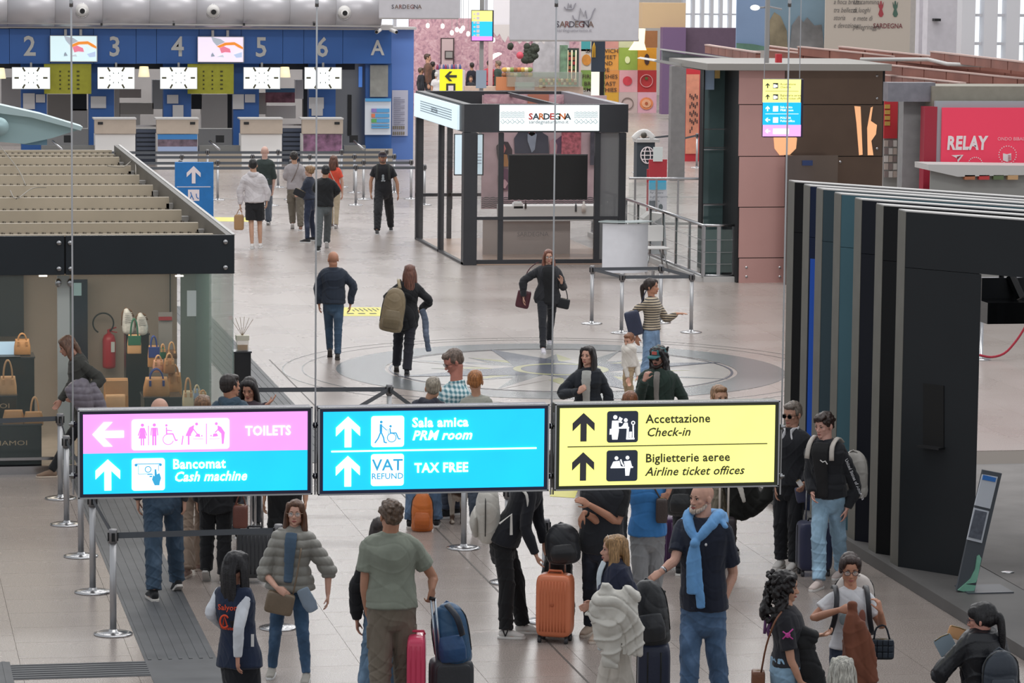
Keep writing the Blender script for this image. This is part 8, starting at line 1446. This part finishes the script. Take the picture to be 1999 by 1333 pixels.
def coat(mb):
    Q = lambda x, y, d=-.34: atD(x, y, DD+d)
    for x, y, a_, b_, c_ in ((1200, 1182, .15, .08, .15), (1222, 1200, .12, .08, .16), (1180, 1170, .10, .07, .10), (1226, 1168, .085, .07, .10), (1192, 1216, .13, .07, .12), (1170, 1196, .10, .06, .08)): mb.ell(Q(x, y), (a_, b_, c_), 14, 10)
    limb(mb, [Q(1185, 1172), Q(1162, 1188), Q(1142, 1199)], [.11, .075, .012], [.05, .03, .01], side=Z, k=3)
    limb(mb, [Q(1190, 1150), Q(1180, 1143), Q(1176, 1160)], [.05, .045, .04], k=3)
    limb(mb, [Q(1180, 1210), Q(1180, 1240), Q(1178, 1266)], [.09, .085, .05], [.05, .035, .015], side=_R, k=3)
    limb(mb, [Q(1200, 1215), Q(1194, 1260), Q(1190, 1303)], [.075, .07, .065], [.05, .035, .02], side=_R, k=3)
    limb(mb, [Q(1230, 1210), Q(1234, 1245), Q(1234, 1278)], [.10, .085, .085], [.06, .035, .02], side=_R, k=3)
thing_mesh('white_coat', 'crumpled white puffer coat over the arm of the blond person', 'jacket', coat, fabric('#dcd8cf', 'nylon'), .009, ('cloth', .022))
SD = fl(1274, 1408) @ _F
t, c, fx, fy = suitcase('tall navy suitcase behind the blond person with the white coat', 1274, 1408, .28, .34, .64, 0, fabric('#1f2740', 'nylon'), 2, handle=.40, rm=M_BLACKM)
backpack('dark grey backpack resting on the handle of the navy suitcase', atD(1268, 1195, SD-.05), 0, .32, .24, .54, fabric('#26282c', 'nylon'), fabric('#2e3035', 'nylon'), straps=False, roll=-.12)
I = person(1370, 941, 1362, yaw=-28, label='bald bearded person in a navy t-shirt with a light blue sweater tied', topw='tee', topc='#171e30', legw='straight', legc='#3f638a', hair='bald', sk='#cfa08c', hyaw=-48, beard='#b8a698', aL=((1318, 1092, -.1), (1291, 1116, -.2)), gL={'d': (-.8, 0, -.55), 'pn': (.2, .6, -.7), 'th': (-.2, 0, 1)}, curlL=.9, aR=((1431, 1118, .02), (1411, 1178, -.06)), gR={'d': (-.15, 0, -1), 'pn': (-.8, .3, 0)}, fL=(1344, 1372), fR=(1404, 1362), neck=(1374, 1018), hip=(1374, 1178), shoec='#4a4038', build=1.14, sleeve=.8, hem=-.12, **NEAR); DD = I['D']; c = I['chest']; sd = I['sd']; fd = I['fdir']
mb = MB(); limb(mb, [c+sd*.02+fd*.16-Z*.14, c-sd*.07+fd*.14-Z*.04, c-sd*.13+fd*.03+Z*.06, c-sd*.10-fd*.10+Z*.05, c-fd*.15+Z*.03, c+sd*.10-fd*.10+Z*.05, c+sd*.14+fd*.02+Z*.06, c+sd*.10+fd*.13-Z*.03, c+sd*.02+fd*.17-Z*.14], [.035, .05, .05, .06, .07, .06, .055, .05, .035], k=3)
limb(mb, [c-sd*.21+fd*.02-Z*.03, c-sd*.13-fd*.04+Z*.03, c-fd*.14+Z*.0, c+sd*.13-fd*.04+Z*.03, c+sd*.22+fd*.02-Z*.04], [.06, .10, .12, .10, .06], [.03, .04, .05, .04, .03], side=_F, k=3)
mb.ell(c+sd*.01+fd*.19-Z*.16, (.05, .045, .045)); 
limb(mb, [c+sd*.0+fd*.19-Z*.17, c-sd*.02+fd*.20-Z*.3, c-sd*.015+fd*.21-Z*.45, c-sd*.01+fd*.21-Z*.60], [.035, .045, .045, .05], [.022]*4, side=sd, k=3); limb(mb, [c+sd*.02+fd*.19-Z*.17, c+sd*.03+fd*.19-Z*.28, c+sd*.05+fd*.19-Z*.50, c+sd*.075+fd*.19-Z*.72], [.03, .04, .042, .045], [.02]*4, side=sd, k=3)
pend(mb, 'tied_sweater', fabric('#6fa6dc'), I['root'], .008, 2, 0, ('cloth', .004), 'light blue sweater tied round the neck')
mb = MB(); mb.ell(c+sd*.10+fd*.165-Z*.17, (.012, .01, .014)); mb.build('shirt_logo', M_WHITE, I['root'], True)
S_, e_, w_ = I['ARM']['L']; mb = MB(); mb.tube([w_+unit(e_-w_)*.015, w_+unit(e_-w_)*.04], .034, 14); mb.build('watch', M_STEEL, I['root'], True, label='silver wrist watch')
# ---------------- two standing by the portal
I = person(1547, 784, 1110, yaw=-24, label='person with sunglasses and a black sweater over a white collar', topw='sweat', topc='#191b22', collar='#d8d8dc', legw='straight', legc='#14161c', legk='cloth', hair='short', hairc='#6a6058', sk='#bb8d78', shades=True, glasses='#101012', hyaw=-38, hpitch=8, fL=(1524, 1108), fR=(1550, 1112), shoec='#d0ccc8', solec='#dedad6', aL=((1515, 905, .05), (1516, 950, .0)), aR=((1582, 912, 0), (1570, 944, -.22)), curlR=1.0, hem=-.06, build=1.0, **NEAR); DD = I['D']
tag_ = bagbox('phone', 'white phone in the hand of the person with sunglasses', 1556, 936, 1566, 950, DD-.3, .012, M_WHITE, cat='phone', rot=.6)
suitcase('navy fabric suitcase between the two standing by the portal', 1588, 1122, .36, .26, .52, 8, fabric('#262a48', 'nylon'), 0, handle=.46, rm=M_BLACKM)
bagbox('small_bag', 'slate blue small bag held against the suitcase handle', 1553, 950, 1578, 980, DD-.2, .1, fabric('#3a3d58', 'nylon'), rot=.2)
I = person(1609, 805, 1146, yaw=-30, label='dark-haired person in a black bomber jacket and light jeans', topw='jacket', topc='#17191f', inner='#0c0c0f', innerw=.085, legw='straight', legc='#7ea3bc', hair='quiff', hairc='#2e1f1b', sk='#cf9f90', hyaw=-42, hpitch=10, fL=(1598, 1150), fR=(1642, 1128), shoec='#c8b8b2', solec='#d8d4d0', aL=((1582, 935, .02), (1586, 962, -.12)), aR=((1670, 950, 0), (1653, 992, -.05)), gR={'d': (-.15, 0, -1), 'pn': (-.8, .3, 0)}, hem=-.05, hip=(1618, 0), **NEAR); DD = I['D']; c = I['chest']
for q in (-1, 1): mb = MB(); mb.tube(catmull([c+I['sd']*q*.13-I['fdir']*.12+Z*.02, c+I['sd']*q*.13+I['fdir']*.0+Z*.075, c+I['sd']*q*.13+I['fdir']*.13+Z*.0, c+I['sd']*q*.14+I['fdir']*.16-Z*.14], 3), .028, 8, side=I['sd'], rb=.012); mb.build('backpack_strap', fabric('#b5aea6', 'nylon'), I['root'], True)
backpack('light grey backpack on the back of the person in light jeans', atD(1668, 925, DD+.24), 150, .30, .20, .48, fabric('#a8a49e', 'nylon'), fabric('#98948e', 'nylon'), straps=False)
S_, e_, w_ = I['ARM']['R']; p0 = S_+(e_-S_)*.25; dn = unit(e_-S_); n_ = unit(-_F-_R*.0); ayt = unit(np.cross(dn, _F)); ayt = ayt if ayt @ _R > 0 else -ayt
text('United States of America', mat('sleeve_white', '#d8d8dc', .6), p0-_F*.105+_R*.006, dn, ayt, .048, I['root'], 'lettering', 'LEFT', .012, sx=.95); STICK.append((COL.objects[-1], I['root'], ('jacket',), .004))
mb = MB(); mb.tube([atD(1601, 898, DD-.20), atD(1606, 902, DD-.20), atD(1611, 900, DD-.20), atD(1615, 906, DD-.20)], .006, 5); mb.build('shirt_print', M_WHITE, I['root'])
# ---------------- lower right group
I = person(1534, 1114, 1530, yaw=82, fem=True, label='person with black curly hair in a black t-shirt with a purple print', topw='tee', topc='#23232a', legw='straight', legc='#7aa0bc', hair='curly', hairc='#171214', sk='#c9977e', hyaw=78, hpitch=8, aL=((1544, 1288, -.16), (1562, 1330, -.14)), aR=((1572, 1262, .16), (1594, 1240, .05)), gR={'d': (1, 0, .1), 'pn': (0, 0, 1), 'th': (0, -1, 0)}, curlR=.9, fL=(1520, 1530), fR=(1550, 1525), build=1.05, hem=.10, sleeve=.75, **NEAR); DD = I['D']
PUR = mat('purple_print', '#6a4270', .7); MGT = mat('magenta_print', '#d048a0', .6)
mb = MB(); c = atD(1499, 1222, DD-.05); mb.tube([c+Z*.07, c+_R*.02+Z*.03, c-Z*.03, c+_R*.015-Z*.08], .016, 6); mb.tube([c-_R*.02+Z*.05, c-_R*.025-Z*.06], .012, 6); mb.build('back_print', PUR, I['root'], True)
S_, e_, w_ = I['ARM']['L']; c = atD(1538, 1240, DD-.275); mb = MB(); mb.ell(c, (.022, .006, .022)); mb.tube([c-_R*.04-Z*.03, c+_R*.04+Z*.05], .006, 5); mb.tube([c+_R*.04-Z*.03, c-_R*.04+Z*.03], .006, 5); mb.build('sleeve_print', MGT, I['root'], True)
bagbox('shoulder_bag', 'brown leather shoulder bag at the hip of the curly-haired person', 1467, 1308, 1493, 1345, DD-.05, .14, fabric('#7a4c34', 'leather'), strap=((1486, 1312, -.1), (1496, 1260, -.18), (1512, 1215, -.2), (1526, 1194, -.12)))
thing_mesh('black_jacket', 'black jacket hanging over the arm of the curly-haired person', 'jacket', lambda mb: (limb(mb, [atD(1562, 1232, DD-.05), atD(1572, 1270, DD-.05), atD(1580, 1310, DD-.05), atD(1585, 1350, DD-.05)], [.05, .09, .11, .12], [.05]*4, side=_R, k=3), limb(mb, [atD(1560, 1230, DD-.05), atD(1590, 1242, DD-.06)], [.06, .05], k=2)), fabric('#1a1b1e'), fold=('cloth', .014))
I = person(1660, 1080, 1495, yaw=2, fem=True, label='person with glasses in a white printed t-shirt holding a brown cardigan', topw='tee', topc='#d4d4d8', legw='slim', legc='#1d2c44', hair='ponytail', hairc='#33221e', sk='#c08a70', glasses='#3a3030', hpitch=12, aL=((1588, 1206, -.05), (1640, 1190, -.30)), gL={'d': (1, 0, .0), 'pn': (0, .9, -.4), 'th': (0, -.2, 1)}, curlL=.8, aR=((1722, 1222, -.05), (1719, 1195, -.25)), gR={'d': (-.2, 0, 1), 'pn': (-.8, .4, 0), 'th': (0, -1, .2)}, curlR=1.2, fL=(1640, 1495), fR=(1682, 1495), hem=-.02, sleeve=.6, **NEAR); DD = I['D']; c = I['chest']
for q in (-1, 1): mb = MB(); mb.tube(catmull([c+I['sd']*q*.13-I['fdir']*.1+Z*.02, c+I['sd']*q*.125+I['fdir']*.0+Z*.055, c+I['sd']*q*.125+I['fdir']*.125-Z*.02, c+I['sd']*q*.14+I['fdir']*.145-Z*.18, c+I['sd']*q*.17+I['fdir']*.09-Z*.32], 3), .022, 8, side=I['sd'], rb=.009); mb.build('backpack_strap', fabric('#22242c', 'nylon'), I['root'], True)
mb = MB(); p = atD(1668, 1213, DD-.185); 
for dx, dz, sx_, sz_, col in ((-.09, .02, .035, .05, '#8a9aa0'), (.06, .03, .03, .07, '#8f5a4c'), (-.03, -.07, .03, .02, '#9ab0b4')): m2 = MB(); m2.ell(p+_R*dx+Z*dz, (sx_, .012, sz_), 10, 6); m2.build('shirt_print', mat('prt_'+col.strip('#'), col, .7), I['root'], True)
backpack('off white backpack behind the shoulders of the person with glasses', atD(1667, 1172, DD+.26), 180, .34, .2, .44, fabric('#c8beb8', 'nylon'), straps=False)
thing_mesh('brown_cardigan', 'long brown cardigan held up by the person with glasses', 'cardigan', lambda mb: (limb(mb, [atD(1664, 1178, DD-.38), atD(1664, 1196, DD-.38), atD(1668, 1230, DD-.38), atD(1672, 1275, DD-.37), atD(1676, 1345, DD-.36)], [.04, .05, .09, .12, .13], [.03, .03, .04, .05, .05], side=_R, k=3), limb(mb, [atD(1660, 1200, DD-.4), atD(1657, 1240, DD-.41), atD(1662, 1290, DD-.41)], [.04, .05, .04], [.025]*3, side=_R, k=3), limb(mb, [atD(1678, 1215, DD-.4), atD(1692, 1260, DD-.4), atD(1702, 1330, DD-.39)], [.05, .06, .06], [.03]*3, side=_R, k=3)), fabric('#7d4a36'), fold=('cloth', .007))
qb = bagbox('quilted_bag', 'black quilted square handbag hanging beside the brown cardigan', 1700, 1247, 1745, 1286, DD-.2, .1, fabric('#1f2732', 'leather'), strap=((1706, 1249), (1711, 1226), (1728, 1222), (1737, 1249)))
a = atD(1701, 1248, DD-.26); b = atD(1744, 1285, DD-.26)
for i in range(4):
    for j in range(3): mb = MB(); rbox(mb, np.array([a[0]+(b[0]-a[0])*(i+.5)/4, a[1]+(b[1]-a[1])*(i+.5)/4, a[2]+(b[2]-a[2])*(j+.5)/3]), (b-a)*np.array([1, 1, 0])*.115, _F*.012, Z*abs(b[2]-a[2])*.15); mb.build('quilted_square', fabric('#28323e', 'leather'), qb, True)
person(1645, 1281, 1735, yaw=180, fem=True, label='grey-haired head at the bottom edge below the brown cardigan', topw='jacket', topc='#4a4a50', hair='bob', hairc='#a8a59c', sk='#c79a86', **NEAR)
I = person(1917, 1176, 1622, yaw=-145, fem=True, label='person with a long black ponytail in a black leather jacket', topw='jacket', topc='#1b1d23', topk='leather', legw='slim', legc='#1c2028', hair='ponytail', hairc='#141216', sk='#c79080', glasses='#40384a', hyaw=-112, hpitch=10, aL=((1832, 1320, -.05), (1858, 1282, .22)), aR=((1978, 1345, -.05), (1960, 1380, .1)), build=1.08, neck=(1918, 1240), **NEAR); DD = I['D']
bagbox('notebook', 'grey blue open notebook held by the person in the leather jacket', 1828, 1240, 1865, 1280, DD+.25, .02, mat('notebook_blue', '#8fa0ac', .6), cat='notebook', rot=.5); bagbox('orange_folder', 'orange folder beside the grey blue notebook', 1850, 1224, 1888, 1248, DD+.3, .02, mat('folder_orange', '#dca878', .6), cat='folder', rot=-.3)
backpack('dark blue backpack at the lower right corner', atD(1952, 1322, DD-.26), 10, .28, .18, .40, fabric('#2a333f', 'nylon'), straps=False)
# ---------------- far people at the cafe
for i, (x_, t_, yaw_, c, lc, hc_, lb) in enumerate(((845, 120, 160, '#1c1c1e', '#20222a', '#2a2220', 'person in black with dark hair at the left of the cafe bar'), (822, 132, 120, '#23252c', '#2a2c34', '#5a4a3c', 'person in dark clothes at the corner of the blue wall'), (853, 140, 170, '#cfcccc', '#3a3a40', '#c8c4c0', 'white-haired person in a white shirt by the yellow arrow sign'), (921, 122, 200, '#1e1e2a', '#1f2028', '#2a2420', 'person in dark navy beside the pole with the lit sign'), (919, 148, 0, '#2a2a30', '#22242a', '#4a3428', 'person facing the view beside the yellow arrow sign'),
    (955, 117, 185, '#b8404c', '#1c1c22', '#2a201c', 'person in a red top at the cafe counter'), (972, 118, 250, '#3a4a40', '#2a2c30', '#7a6a58', 'person in a dark green top at the cafe counter'), (835, 105, 90, '#6a4a3c', '#3a3a40', '#4a382c', 'person in brown behind the cafe bar on the left'))):
    person(x_, t_, 219 if t_ < 135 else 228, yaw=yaw_, label=lb, topw='tee' if i in (5, 2) else 'sweat', topc=c, legw='straight', legc=lc, legk='cloth', hair='short', hairc=hc_, voxel=.02, fem=i in (3, 4))
finish_people()
stick_all()
